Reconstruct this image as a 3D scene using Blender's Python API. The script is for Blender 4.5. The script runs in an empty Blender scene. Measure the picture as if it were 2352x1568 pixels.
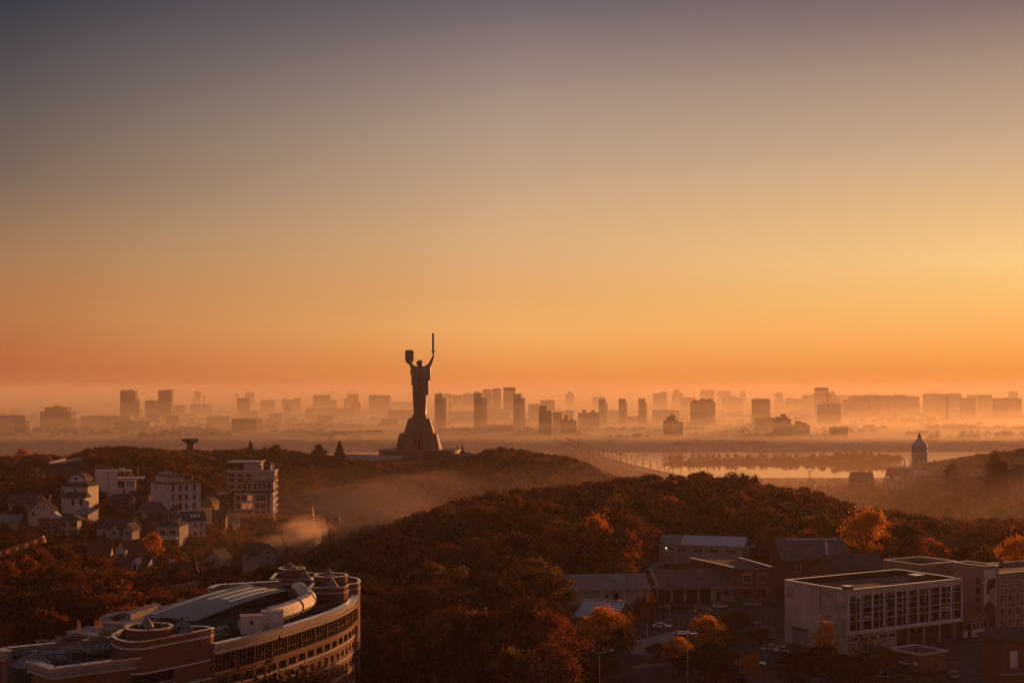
import bpy, math, random
import numpy as np
from mathutils import Vector
R = math.radians
SC = bpy.context.scene
COL = SC.collection
F, HOR, CX, CZ = 3267.0, 893.0, 1176.0, 110.0      # focal length / eye level / centre of the survey grid, camera height over the river

# ------------------------------------------------------------------ camera
cam = bpy.data.cameras.new('camera')
cam.sensor_width = 36.0
cam.lens = 36.0 * F / 2352.0
cam.shift_y = (HOR - 784.0) / 2352.0
cam.clip_start, cam.clip_end = 1.0, 120000.0
camo = bpy.data.objects.new('camera', cam)
COL.objects.link(camo)
camo.location = (0, 0, CZ)
camo.rotation_euler = (R(90), 0, 0)
SC.camera = camo

# ------------------------------------------------------------------ sun, sky, exposure
SUN_AZ, SUN_EL = 34.0, 4.8                            # degrees right of the view, above the horizon
S_H = Vector((math.sin(R(SUN_AZ)), math.cos(R(SUN_AZ)), 0))
sun = bpy.data.lights.new('sun', 'SUN')
sun.energy = 5.0
sun.angle = R(0.5)
sun.color = (1.0, 0.40, 0.12)
suno = bpy.data.objects.new('sun', sun)
COL.objects.link(suno)
suno.rotation_euler = Vector((S_H.x * math.cos(R(SUN_EL)), S_H.y * math.cos(R(SUN_EL)), math.sin(R(SUN_EL)))).to_track_quat('Z', 'Y').to_euler()

def lin(c):
    return tuple(((v / 255) / 12.92 if v / 255 <= 0.04045 else ((v / 255 + 0.055) / 1.055) ** 2.4) for v in c) + (1.0,)

W = bpy.data.worlds.new('World')
SC.world = W
W.use_nodes = True
nt = W.node_tree
nt.nodes.clear()
N, L = nt.nodes.new, nt.links.new
def wm(op, a, b=None, c=None):
    n = N('ShaderNodeMath'); n.operation = op
    for i, v in enumerate((a, b, c)):
        if v is None: continue
        if isinstance(v, (int, float)): n.inputs[i].default_value = v
        else: L(v, n.inputs[i])
    return n.outputs[0]
tc = N('ShaderNodeTexCoord')
sx = N('ShaderNodeSeparateXYZ'); L(tc.outputs['Generated'], sx.inputs[0])
elev = wm('MULTIPLY', wm('ARCSINE', sx.outputs[2]), 180 / math.pi / 90)
hl = wm('SQRT', wm('ADD', wm('ADD', wm('MULTIPLY', sx.outputs[0], sx.outputs[0]), wm('MULTIPLY', sx.outputs[1], sx.outputs[1])), 1e-9))
cosd = wm('DIVIDE', wm('ADD', wm('MULTIPLY', sx.outputs[0], S_H.x), wm('MULTIPLY', sx.outputs[1], S_H.y)), hl)
dang = wm('MULTIPLY', wm('ARCCOSINE', wm('MINIMUM', wm('MAXIMUM', cosd, -1.0), 1.0)), 180 / math.pi)
def ramp(stops):
    r = N('ShaderNodeValToRGB')
    L(elev, r.inputs[0])
    e = r.color_ramp.elements
    while len(e) > 1: e.remove(e[-1])
    for i, (p, c) in enumerate(stops):
        el = e[0] if i == 0 else e.new(p / 90)
        el.position = p / 90
        el.color = lin(c)
    return r.outputs[0]
far_side = ramp([(0, (172, 97, 58)), (1.3, (184, 107, 62)), (2.8, (184, 119, 72)), (4.9, (166, 123, 86)), (6.4, (148, 116, 89)), (8.0, (122, 104, 91)),
                 (9.9, (105, 94, 87)), (11.8, (86, 79, 81)), (14.4, (56, 58, 70)), (24, (58, 60, 76)), (90, (80, 82, 102))])
middle = ramp([(0, (224, 136, 68)), (0.75, (232, 146, 75)), (2.3, (241, 173, 101)), (3.9, (229, 169, 106)), (5.9, (216, 172, 125)), (7.4, (204, 166, 129)),
               (10.4, (173, 151, 131)), (12.4, (151, 133, 123)), (15.3, (108, 98, 104)), (24, (84, 80, 92)), (90, (80, 82, 102))])
sun_side = ramp([(0, (232, 140, 60)), (0.75, (238, 148, 66)), (1.8, (252, 172, 86)), (3.3, (252, 190, 111)), (4.9, (247, 202, 131)), (6.4, (236, 191, 131)),
                 (8.9, (206, 171, 136)), (11.8, (171, 146, 126)), (14.5, (126, 109, 106)), (24, (92, 84, 94)), (90, (80, 82, 102))])
back_side = ramp([(0, (130, 96, 86)), (4, (124, 95, 90)), (10, (112, 90, 90)), (25, (94, 84, 94)), (90, (80, 82, 102))])
def mapr(v, a, b):
    m = N('ShaderNodeMapRange'); m.interpolation_type = 'LINEAR'; m.clamp = True
    L(v, m.inputs[0]); m.inputs[1].default_value = a; m.inputs[2].default_value = b
    return m.outputs[0]
def mixc(f, a, b, blend='MIX'):
    m = N('ShaderNodeMix'); m.data_type = 'RGBA'; m.blend_type = blend
    if isinstance(f, float): m.inputs[0].default_value = f
    else: L(f, m.inputs[0])
    L(a, m.inputs[6]); L(b, m.inputs[7])
    return m.outputs[2]
dusk = mixc(mapr(dang, 34.0, 14.5), mixc(mapr(dang, 53.5, 34.0), mixc(mapr(dang, 120, 60), back_side, far_side), middle), sun_side)
sky = N('ShaderNodeTexSky'); sky.sky_type = 'NISHITA'; sky.sun_disc = False
sky.sun_elevation = R(SUN_EL); sky.sun_rotation = R(SUN_AZ); sky.dust_density = 6.0; sky.air_density = 1.5
tint = N('ShaderNodeVectorMath'); tint.operation = 'SCALE'; L(sky.outputs[0], tint.inputs[0]); tint.inputs['Scale'].default_value = 0.006
scl = N('ShaderNodeVectorMath'); scl.operation = 'SCALE'; L(dusk, scl.inputs[0]); scl.inputs['Scale'].default_value = 10.0
add = N('ShaderNodeVectorMath'); add.operation = 'ADD'; L(tint.outputs[0], add.inputs[0]); L(scl.outputs[0], add.inputs[1])
bg = N('ShaderNodeBackground'); L(add.outputs[0], bg.inputs[0]); bg.inputs[1].default_value = 0.1
wo = N('ShaderNodeOutputWorld'); L(bg.outputs[0], wo.inputs[0])
SC.view_settings.view_transform = 'Standard'
SC.view_settings.look = 'None'
SC.view_settings.exposure = 0.0
SC.view_settings.gamma = 1.0
c = SC.cycles
SC.render.engine = 'CYCLES'
c.max_bounces = 5; c.diffuse_bounces = 2; c.glossy_bounces = 3; c.transmission_bounces = 3; c.volume_bounces = 0; c.transparent_max_bounces = 6
c.use_denoising = True
c.caustics_reflective = c.caustics_refractive = False
HAZE, MIST = 1 / 16000.0, 1 / 1600.0
rng = random.Random(7)

# ------------------------------------------------------------------ helpers
def at(px, py, D):
    return Vector(((px - CX) / F * D, D, CZ - (py - HOR) / F * D))
def onz(px, py, z):
    """point of the sight line (px, py) on the level z metres below eye level"""
    D = z * F / (py - HOR)
    return Vector(((px - CX) / F * D, D, CZ - z))
def proj(p):
    return CX + p[0] / p[1] * F, HOR + (CZ - p[2]) / p[1] * F

MATS = {}
def M(name, col, rough=0.85, var=0.25, scale=0.6, metal=0.0, bump=0.0, spec=0.12, wave=None, sy=1.0):
    """weathered surface: base colour broken up by two noises; wave = (axis, pitch, depth) corrugates it"""
    if name in MATS: return MATS[name]
    m = bpy.data.materials.new(name); m.use_nodes = True
    t = m.node_tree; b = t.nodes['Principled BSDF']
    b.inputs['Roughness'].default_value = rough
    b.inputs['Metallic'].default_value = metal
    b.inputs['Specular IOR Level'].default_value = spec
    tcn = t.nodes.new('ShaderNodeTexCoord'); mp = t.nodes.new('ShaderNodeMapping')
    mp.inputs['Scale'].default_value = (1, 1, sy)
    t.links.new(tcn.outputs['Object'], mp.inputs[0])
    n1 = t.nodes.new('ShaderNodeTexNoise'); n1.inputs['Scale'].default_value = scale; n1.inputs['Detail'].default_value = 6; n1.inputs['Roughness'].default_value = 0.65
    t.links.new(mp.outputs[0], n1.inputs[0])
    cr = t.nodes.new('ShaderNodeValToRGB'); t.links.new(n1.outputs[0], cr.inputs[0])
    e = cr.color_ramp.elements
    e[0].position, e[1].position = 0.3, 0.7
    e[0].color = tuple(v * (1 - var) for v in col) + (1,)
    e[1].color = tuple(min(1, v * (1 + var)) for v in col) + (1,)
    t.links.new(cr.outputs[0], b.inputs['Base Color'])
    h = None
    if wave:
        w = t.nodes.new('ShaderNodeTexWave'); w.bands_direction = wave[0]; w.inputs['Scale'].default_value = 0.314 / wave[1]
        t.links.new(tcn.outputs['Object'], w.inputs[0]); h = w.outputs[1]; bump = wave[2]
    elif bump:
        n2 = t.nodes.new('ShaderNodeTexNoise'); n2.inputs['Scale'].default_value = scale * 6; n2.inputs['Detail'].default_value = 4
        t.links.new(tcn.outputs['Object'], n2.inputs[0]); h = n2.outputs[0]
    if h:
        bp = t.nodes.new('ShaderNodeBump'); bp.inputs['Distance'].default_value = bump; bp.inputs['Strength'].default_value = 1.0
        t.links.new(h, bp.inputs['Height']); t.links.new(bp.outputs[0], b.inputs['Normal'])
    MATS[name] = m
    return m
def brickmat(name, c1, c2, mortar, scale=1.0, rough=0.85):
    """courses of brick laid on upright walls of any direction"""
    m = M(name, c1, rough)
    t = m.node_tree; b = t.nodes['Principled BSDF']
    tcn = t.nodes.new('ShaderNodeTexCoord'); s = t.nodes.new('ShaderNodeSeparateXYZ'); t.links.new(tcn.outputs['Object'], s.inputs[0])
    a = t.nodes.new('ShaderNodeMath'); t.links.new(s.outputs[0], a.inputs[0]); t.links.new(s.outputs[1], a.inputs[1])
    cb = t.nodes.new('ShaderNodeCombineXYZ'); t.links.new(a.outputs[0], cb.inputs[0]); t.links.new(s.outputs[2], cb.inputs[1])
    br = t.nodes.new('ShaderNodeTexBrick'); t.links.new(cb.outputs[0], br.inputs[0])
    br.inputs['Scale'].default_value = scale; br.inputs['Mortar Size'].default_value = 0.012
    br.inputs['Color1'].default_value = c1 + (1,); br.inputs['Color2'].default_value = c2 + (1,); br.inputs['Mortar'].default_value = mortar + (1,)
    old = b.inputs['Base Color'].links[0].from_socket
    mx = t.nodes.new('ShaderNodeMix'); mx.data_type = 'RGBA'; mx.inputs[0].default_value = 0.55
    t.links.new(old, mx.inputs[6]); t.links.new(br.outputs[0], mx.inputs[7]); t.links.new(mx.outputs[2], b.inputs['Base Color'])
    return m
def gridmat(name, wall, glass, pw, ph, fw=0.45, fh=0.5, var=0.2):
    """wall of a far block with its grid of windows"""
    m = M(name, wall, 0.8, var, 0.05)
    t = m.node_tree; b = t.nodes['Principled BSDF']
    tcn = t.nodes.new('ShaderNodeTexCoord'); s = t.nodes.new('ShaderNodeSeparateXYZ'); t.links.new(tcn.outputs['Object'], s.inputs[0])
    def mt(op, x, y):
        n = t.nodes.new('ShaderNodeMath'); n.operation = op
        for i, v in enumerate((x, y)):
            if isinstance(v, float): n.inputs[i].default_value = v
            else: t.links.new(v, n.inputs[i])
        return n.outputs[0]
    u = mt('LESS_THAN', mt('FRACT', mt('DIVIDE', mt('ADD', s.outputs[0], s.outputs[1]), float(pw)), 0.0), float(fw))
    v = mt('LESS_THAN', mt('FRACT', mt('DIVIDE', s.outputs[2], float(ph)), 0.0), float(fh))
    f = mt('MULTIPLY', u, v)
    old = b.inputs['Base Color'].links[0].from_socket
    mx = t.nodes.new('ShaderNodeMix'); mx.data_type = 'RGBA'; t.links.new(f, mx.inputs[0]); t.links.new(old, mx.inputs[6])
    mx.inputs[7].default_value = glass + (1,)
    t.links.new(mx.outputs[2], b.inputs['Base Color'])
    return m
def glow(name, col, s):
    m = bpy.data.materials.new(name); m.use_nodes = True
    b = m.node_tree.nodes['Principled BSDF']
    b.inputs['Base Color'].default_value = col + (1,); b.inputs['Emission Color'].default_value = col + (1,); b.inputs['Emission Strength'].default_value = s
    MATS[name] = m
    return m

def link(name, me, parent=None):
    o = bpy.data.objects.new(name, me); COL.objects.link(o)
    if parent is not None: o.parent = parent
    return o
def tag(o, label, cat, group=None, kind=None):
    if label: o['label'] = label
    if cat: o['category'] = cat
    if group: o['group'] = group
    if kind: o['kind'] = kind
    return o
def thing(name, label, cat, loc=(0, 0, 0), rz=0.0, group=None):
    o = link(name, None); o.location = loc; o.rotation_euler = (0, 0, rz); o.empty_display_size = 0.5
    return tag(o, label, cat, group)
def origin(o):
    v = Vector((0, 0, 0))
    while o is not None:
        v += o.location; o = o.parent
    return v
def copy_tree(o, parent=None):
    n = o.copy(); COL.objects.link(n)
    if parent is not None: n.parent = parent
    for ch in list(o.children): copy_tree(ch, n)
    return n

class MB:
    def __init__(s): s.v = []; s.f = []
    def poly(s, pts):
        n = len(s.v); s.v += [tuple(p) for p in pts]; s.f.append(tuple(range(n, n + len(pts)))); return s
    def prism(s, bot, top):
        """closed solid between two rings of 3-D points"""
        n = len(bot); k = len(s.v)
        s.v += [tuple(p) for p in bot] + [tuple(p) for p in top]
        s.f.append(tuple(range(k + n - 1, k - 1, -1))); s.f.append(tuple(range(k + n, k + 2 * n)))
        for i in range(n):
            j = (i + 1) % n; s.f.append((k + i, k + j, k + n + j, k + n + i))
        return s
    def ext(s, poly, z0, z1):
        return s.prism([(p[0], p[1], z0) for p in poly], [(p[0], p[1], z1) for p in poly])
    def bx(s, x0, x1, y0, y1, z0, z1):
        return s.ext([(x0, y0), (x1, y0), (x1, y1), (x0, y1)], z0, z1)
    def box(s, c, d, rz=0.0):
        ca, sa = math.cos(rz), math.sin(rz)
        q = [(c[0] + ca * x * d[0] / 2 - sa * y * d[1] / 2, c[1] + sa * x * d[0] / 2 + ca * y * d[1] / 2) for x, y in ((-1, -1), (1, -1), (1, 1), (-1, 1))]
        return s.ext(q, c[2] - d[2] / 2, c[2] + d[2] / 2)
    def loft(s, rings, cap=True, closed=True):
        n = len(rings[0]); k = len(s.v)
        for r in rings: s.v += [tuple(p) for p in r]
        for a in range(len(rings) - 1):
            for i in range(n if closed else n - 1):
                j = (i + 1) % n
                s.f.append((k + a * n + i, k + a * n + j, k + (a + 1) * n + j, k + (a + 1) * n + i))
        if cap:
            s.f.append(tuple(range(k + n - 1, k - 1, -1))); s.f.append(tuple(range(k + (len(rings) - 1) * n, k + len(rings) * n)))
        return s
    def lathe(s, prof, c=(0, 0, 0), n=24, cap=True):
        return s.loft([[(c[0] + r * math.cos(2 * math.pi * i / n), c[1] + r * math.sin(2 * math.pi * i / n), c[2] + z) for i in range(n)] for r, z in prof], cap)
    def tube(s, pts, rad, n=6):
        pts = [Vector(p) for p in pts]
        if isinstance(rad, (int, float)): rad = [rad] * len(pts)
        rings = []
        for i, p in enumerate(pts):
            d = (pts[min(i + 1, len(pts) - 1)] - pts[max(i - 1, 0)]).normalized()
            u = d.orthogonal().normalized() if i == 0 or rings is None else (u - d * u.dot(d)).normalized()
            w = d.cross(u)
            rings.append([p + (u * math.cos(2 * math.pi * k / n) + w * math.sin(2 * math.pi * k / n)) * rad[i] for k in range(n)])
        return s.loft(rings)
    def ribbon(s, path, o0, o1, z0, z1, closed=False):
        """wall along a plan path; o0, o1 are offsets to the right-hand side of the path"""
        P = [Vector((p[0], p[1], 0)) for p in path]; n = len(P); rings = []
        for i in range(n):
            if closed: a, b = P[i - 1], P[(i + 1) % n]
            else: a, b = P[max(i - 1, 0)], P[min(i + 1, n - 1)]
            d1 = (P[i] - a); d2 = (b - P[i])
            d1 = d1.normalized() if d1.length > 1e-6 else d2.normalized(); d2 = d2.normalized() if d2.length > 1e-6 else d1
            n1, n2 = Vector((d1.y, -d1.x, 0)), Vector((d2.y, -d2.x, 0))
            m = n1 + n2; m = m.normalized() if m.length > 1e-6 else n1
            m = m / max(0.35, m.dot(n1))
            a_, b_ = P[i] + m * o0, P[i] + m * o1
            rings.append([(a_.x, a_.y, z0), (b_.x, b_.y, z0), (b_.x, b_.y, z1), (a_.x, a_.y, z1)])
        if closed: return s.loft(rings + [rings[0]], cap=False)
        return s.loft(rings)
    def beam(s, a, b, w):
        return s.tube([a, b], w * 0.7071, 4)
    def mesh(s, name, m, smooth=False):
        me = bpy.data.meshes.new(name); me.from_pydata(s.v, [], s.f)
        for x in (m if isinstance(m, (list, tuple)) else [m]): me.materials.append(x)
        if smooth: me.polygons.foreach_set('use_smooth', [True] * len(me.polygons))
        me.update()
        return me
    def build(s, name, m, parent=None, world=False, smooth=False):
        if world:
            o = origin(parent) if parent is not None else Vector((0, 0, 0))
            s.v = [(p[0] - o.x, p[1] - o.y, p[2] - o.z) for p in s.v]
        return link(name, s.mesh(name, m, smooth), parent)

def spline(pts, n=8, closed=False):
    out = []; m = len(pts); P = [Vector((p[0], p[1], p[2] if len(p) > 2 else 0)) for p in pts]
    for i in range(m if closed else m - 1):
        p0 = P[i - 1] if (closed or i > 0) else P[i] * 2 - P[i + 1]
        p1, p2 = P[i], P[(i + 1) % m]
        p3 = P[(i + 2) % m] if (closed or i + 2 < m) else p2 * 2 - p1
        for k in range(n):
            t = k / n
            out.append(0.5 * ((2 * p1) + (p2 - p0) * t + (2 * p0 - 5 * p1 + 4 * p2 - p3) * t * t + (3 * p1 - p0 - 3 * p2 + p3) * t ** 3))
    if not closed: out.append(P[-1])
    return out
def walk(path, step):
    """points and headings every step metres along a plan path"""
    out = []; need = 0.0
    for a, b in zip(path[:-1], path[1:]):
        a = Vector((a[0], a[1], 0)); b = Vector((b[0], b[1], 0)); l = (b - a).length
        while need <= l:
            out.append((a.lerp(b, need / max(l, 1e-9)), math.atan2(b.y - a.y, b.x - a.x))); need += step
        need -= l
    return out

# ------------------------------------------------------------------ materials
plaster = M('plaster', (0.52, 0.44, 0.39), 0.9, 0.12, 0.3)
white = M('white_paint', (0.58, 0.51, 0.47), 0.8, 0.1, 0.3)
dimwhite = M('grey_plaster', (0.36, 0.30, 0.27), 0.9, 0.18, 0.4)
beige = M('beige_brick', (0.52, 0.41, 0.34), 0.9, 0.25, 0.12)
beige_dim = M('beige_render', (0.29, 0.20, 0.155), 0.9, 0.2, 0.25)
concrete = M('concrete', (0.27, 0.22, 0.20), 0.9, 0.3, 0.35)
redbrick = brickmat('red_brick', (0.17, 0.065, 0.045), (0.21, 0.08, 0.055), (0.13, 0.075, 0.06), 4)
ochre = brickmat('orange_brick', (0.19, 0.082, 0.052), (0.23, 0.1, 0.062), (0.15, 0.08, 0.06), 3)
brownbrick = brickmat('brown_brick', (0.20, 0.095, 0.06), (0.25, 0.12, 0.075), (0.17, 0.1, 0.08), 4)
roofdark = M('dark_roof', (0.075, 0.055, 0.05), 0.8, 0.3, 0.6)
roofred = M('red_roof', (0.13, 0.045, 0.03), 0.85, 0.25, 0.6)
rooftin = M('tin_roof', (0.46, 0.43, 0.43), 0.45, 0.12, 0.5, 0.3, wave=('X', 0.8, 0.10))
roofgrey = M('grey_sheet_roof', (0.22, 0.18, 0.17), 0.6, 0.22, 0.4, wave=('X', 0.5, 0.06))
roofbrown = M('brown_sheet_roof', (0.135, 0.10, 0.09), 0.75, 0.3, 0.4, wave=('X', 0.5, 0.06))
bitumen = M('bitumen', (0.035, 0.028, 0.026), 0.95, 0.45, 0.22, spec=0.03)
bitumen_pale = M('bitumen_pale', (0.13, 0.075, 0.06), 0.9, 0.3, 0.18)
capmetal = M('cap_metal', (0.78, 0.70, 0.64), 0.22, 0.1, 0.8, 0.9)
steel = M('steel', (0.30, 0.27, 0.25), 0.42, 0.3, 0.8, 0.7)
ductm = M('foil_duct', (0.36, 0.33, 0.32), 0.5, 0.3, 1.2, 0.35, bump=0.05)
darkmetal = M('dark_metal', (0.05, 0.042, 0.04), 0.5, 0.3, 1.0, 0.4)
glassdark = M('dark_glass', (0.012, 0.011, 0.012), 0.2, 0.3, 0.5, spec=0.15)
glassroof = M('roof_glass', (0.15, 0.135, 0.135), 0.3, 0.2, 0.7, spec=0.7)
asphalt = M('asphalt', (0.04, 0.034, 0.033), 0.9, 0.35, 0.12)
paving = M('pale_paving', (0.24, 0.20, 0.18), 0.9, 0.2, 0.3)
soil = M('soil', (0.05, 0.028, 0.024), 0.95, 0.5, 0.06, spec=0.03)
bronze = M('statue_steel', (0.13, 0.115, 0.11), 0.42, 0.25, 0.12, 0.75, sy=0.3)
stone = M('stone', (0.125, 0.10, 0.09), 0.55, 0.2, 0.1)
rust = M('rust_paint', (0.5, 0.2, 0.09), 0.6, 0.3, 0.8, 0.2)
trim = M('stone_trim', (0.34, 0.265, 0.225), 0.85, 0.15, 0.5)
hood = M('vent_hood', (0.22, 0.15, 0.125), 0.6, 0.25, 1.0)
craneyel = M('crane_paint', (0.6, 0.30, 0.09), 0.55, 0.25, 0.8, 0.2)
tyre = M('tyre', (0.02, 0.018, 0.018), 0.9, 0.1)
bark = M('bark', (0.06, 0.04, 0.03), 0.95, 0.3, 3)
# ------------------------------------------------------------------ the land
PXC = [-1400, -400, 0, 200, 400, 600, 700, 800, 900, 1000, 1200, 1300, 1400, 1600, 1800, 2000, 2200, 2400, 2800, 3800]
ROWS = {
 4:    [-40] * 20, 60: [-62] * 20, 150: [-64] * 20,
 250:  [-60, -60, -60, -60, -60, -63, -63, -62, -62, -62, -60, -59, -58, -58, -58, -58, -58, -58, -58, -58],
 330:  [-55, -55, -55, -55, -57, -62, -62, -62, -61, -60, -58.5, -58, -57.3, -57.3, -57.3, -57.3, -57.3, -57.3, -57.3, -57.3],
 400:  [-57, -57, -57, -57, -57.5, -64, -66, -64, -61, -59, -57, -57, -57.3, -57.3, -57.3, -57.3, -57.3, -57.3, -57.3, -57.3],
 480:  [-58, -58, -58, -58, -61, -70, -72, -67, -61, -57, -55, -56, -57, -57.3, -57.3, -58, -59, -59, -59, -59],
 560:  [-59, -59, -60, -60.3, -61, -72, -77, -74, -66, -58, -54, -52, -50.5, -51, -54, -60, -62, -62, -62, -62],
 640:  [-56, -56, -57, -55, -55, -68, -77, -78, -71, -62, -55, -52, -48.5, -47.5, -53, -64, -70, -70, -70, -70],
 720:  [-52, -52, -53, -51, -54, -66, -74, -81, -83, -79, -69, -65, -64, -63, -68, -76, -78, -76, -76, -76],
 850:  [-54, -54, -54, -51, -54, -64, -70, -77, -80, -81, -83, -84, -86, -88, -88, -86, -80, -75, -72, -70],
 950:  [-56, -56, -56, -53, -53, -57, -59, -61, -63, -64, -64, -67, -82, -95, -95, -88, -77, -70, -66, -64],
 1050: [-60, -60, -60, -53, -50, -52, -52, -53, -50, -50, -51, -52, -66, -96, -99, -86, -71, -62, -58, -58],
 1200: [-75, -75, -72, -66, -64, -64, -64, -64, -64, -64, -72, -84, -97, -102, -101, -88, -70, -62, -58, -58],
 1400: [-100, -100, -100, -97, -95, -95, -95, -95, -95, -95, -98, -101, -103, -103, -103, -97, -85, -76, -70, -70],
 1620: [-104] * 16 + [-102, -98, -92, -90],
 1700: [-104] * 7 + [-106] * 10 + [-106, -104, -104], 1780: [-104] * 7 + [-112] * 13, 2250: [-104] * 7 + [-112] * 13, 2380: [-104] * 7 + [-107.5] * 13, 2440: [-105] * 20, 2700: [-104.5] * 20, 9000: [-105] * 20, 60000: [-105] * 20}
RD = np.array(sorted(ROWS)); RZ = np.array([ROWS[d] for d in RD], float); RX = np.array(PXC, float)
def smooth_noise(x, y):
    return (np.sin(x * 0.031 + 1.3) * np.cos(y * 0.027 + 0.4) + 0.6 * np.sin(x * 0.073 + y * 0.041) + 0.4 * np.cos(x * 0.13 - y * 0.11)) * 0.7
def ground(X, Y):
    X = np.asarray(X, float); Y = np.asarray(Y, float)
    px = np.clip(CX + X / Y * F, RX[0], RX[-1]); d = np.clip(Y, RD[0], RD[-1])
    i = np.clip(np.searchsorted(RX, px) - 1, 0, len(RX) - 2); j = np.clip(np.searchsorted(RD, d) - 1, 0, len(RD) - 2)
    u = (px - RX[i]) / (RX[i + 1] - RX[i]); v = (d - RD[j]) / (RD[j + 1] - RD[j])
    u = u * u * (3 - 2 * u); 
    z = (RZ[j, i] * (1 - u) + RZ[j, i + 1] * u) * (1 - v) + (RZ[j + 1, i] * (1 - u) + RZ[j + 1, i + 1] * u) * v
    flat = ((X > 8) & (Y > 262) & (Y < 500)).astype(float)
    amp = np.clip((Y - 240) / 120, 0, 1) * np.clip((1500 - Y) / 300, 0, 1) * (1 - flat)
    z = np.where((X > 14) & (X < 190) & (Y > 268) & (Y < 486), -57.3, z)
    return CZ + z + smooth_noise(X, Y) * amp
def gz(x, y): return float(ground(x, y))

def mesh_grid(name, V, nu, nv, mat, smooth=True):
    me = bpy.data.meshes.new(name)
    idx = np.arange(nu * nv).reshape(nv, nu)
    q = np.stack([idx[:-1, :-1], idx[:-1, 1:], idx[1:, 1:], idx[1:, :-1]], -1).reshape(-1, 4)
    me.vertices.add(nu * nv); me.vertices.foreach_set('co', V.astype(np.float32).ravel())
    me.loops.add(q.size); me.loops.foreach_set('vertex_index', q.astype(np.int32).ravel())
    me.polygons.add(len(q)); me.polygons.foreach_set('loop_start', (np.arange(len(q)) * 4).astype(np.int32))
    me.update(calc_edges=True); me.validate()
    me.materials.append(mat)
    if smooth: me.polygons.foreach_set('use_smooth', np.ones(len(q), bool))
    return me
pxs = np.arange(-1400, 3801, 20.0)
ds = np.concatenate([[4, 30, 60, 100, 150, 200], np.arange(230, 520, 6), np.arange(520, 1300, 10), np.arange(1300, 2500, 20), np.geomspace(2520, 60000, 50)])
PX, DD = np.meshgrid(pxs, ds)
XX = (PX - CX) / F * DD
land = link('ground', mesh_grid('ground', np.stack([XX, DD, ground(XX, DD)], -1).reshape(-1, 3), len(pxs), len(ds), soil))
land['kind'] = 'structure'

def water_mat():
    m = bpy.data.materials.new('river_water'); m.use_nodes = True
    t = m.node_tree; b = t.nodes['Principled BSDF']
    b.inputs['Base Color'].default_value = (0.03, 0.025, 0.02, 1); b.inputs['Roughness'].default_value = 0.04; b.inputs['IOR'].default_value = 1.7
    tcn = t.nodes.new('ShaderNodeTexCoord'); mp = t.nodes.new('ShaderNodeMapping'); mp.inputs['Scale'].default_value = (0.01, 0.05, 1)
    n = t.nodes.new('ShaderNodeTexNoise'); n.inputs['Scale'].default_value = 1.0; n.inputs['Detail'].default_value = 5
    bp = t.nodes.new('ShaderNodeBump'); bp.inputs['Distance'].default_value = 0.03; bp.inputs['Strength'].default_value = 0.6
    t.links.new(tcn.outputs['Object'], mp.inputs[0]); t.links.new(mp.outputs[0], n.inputs[0]); t.links.new(n.outputs[0], bp.inputs['Height']); t.links.new(bp.outputs[0], b.inputs['Normal'])
    return m
mb = MB(); mb.poly([(-300, 1500, 3.4), (2400, 1500, 3.4), (3000, 2600, 3.4), (-340, 2600, 3.4)])
river = mb.build('river', water_mat()); river['kind'] = 'structure'
# wooded island in the river and the long spit behind it
def island(name, outline, h):
    m = MB(); P = [onz(px, py, CZ - 3.4) for px, py in outline]
    P = spline([(p.x, p.y) for p in P], 5, True); cx = sum(p.x for p in P) / len(P); cy = sum(p.y for p in P) / len(P)
    m.loft([[(cx + (p.x - cx) * k, cy + (p.y - cy) * k, z) for p in P] for k, z in ((1.0, 2.0), (0.96, 3.4 + h * 0.7), (0.8, 3.4 + h))])
    o = m.build(name, soil, smooth=False); o['kind'] = 'structure'
    return P
isl = island('island', [(1508, 1066), (1560, 1070), (1700, 1069), (1850, 1069), (1990, 1068), (2060, 1065), (2078, 1061), (2020, 1056), (1900, 1053), (1760, 1054), (1620, 1056), (1540, 1061)], 1.2)
# ------------------------------------------------------------------ car park, yards, roads of the compound
def sheet(name, pts, z, mat, kind='structure'):
    m = MB(); m.ext([(p[0], p[1]) for p in pts], z - 0.3, z)
    o = m.build(name, mat); o['kind'] = kind
    return o
G0 = CZ - 57.3
sheet('car_park', [(22, 276), (180, 276), (185, 345), (140, 375), (22, 372)], G0 + 0.02, asphalt)
sheet('yard', [onz(px, py, 57.3).xy for px, py in ((1478, 1309), (1500, 1293), (1516, 1288), (1660, 1296), (1640, 1312), (1560, 1313))], G0 + 0.03, paving)
# sports pitch and pale forecourt patch in front of the garages
sheet('pavement', [onz(px, py, 57.28).xy for px, py in ((1440, 1476), (1560, 1446), (1590, 1452), (1500, 1505), (1450, 1500))], G0 + 0.05, paving)
def kerb(name, pts, w=0.35, h=0.14, m=None):
    k = MB(); k.ribbon(pts, -w / 2, w / 2, G0, G0 + h + 0.02)
    o = k.build(name, m or paving); o['kind'] = 'structure'
kerb('kerb', [onz(px, py, 57.2).xy for px, py in ((1700, 1477), (1750, 1472), (1796, 1467))])
kerb('kerb', [onz(px, py, 57.2).xy for px, py in ((2236, 1480), (2300, 1472), (2352, 1474))])
kerb('kerb', [onz(px, py, 57.2).xy for px, py in ((2003, 1550), (2046, 1553))])
kerb('kerb', [onz(px, py, 57.2).xy for px, py in ((1456, 1535), (1510, 1528), (1560, 1524))], 0.9, 0.5)

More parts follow.
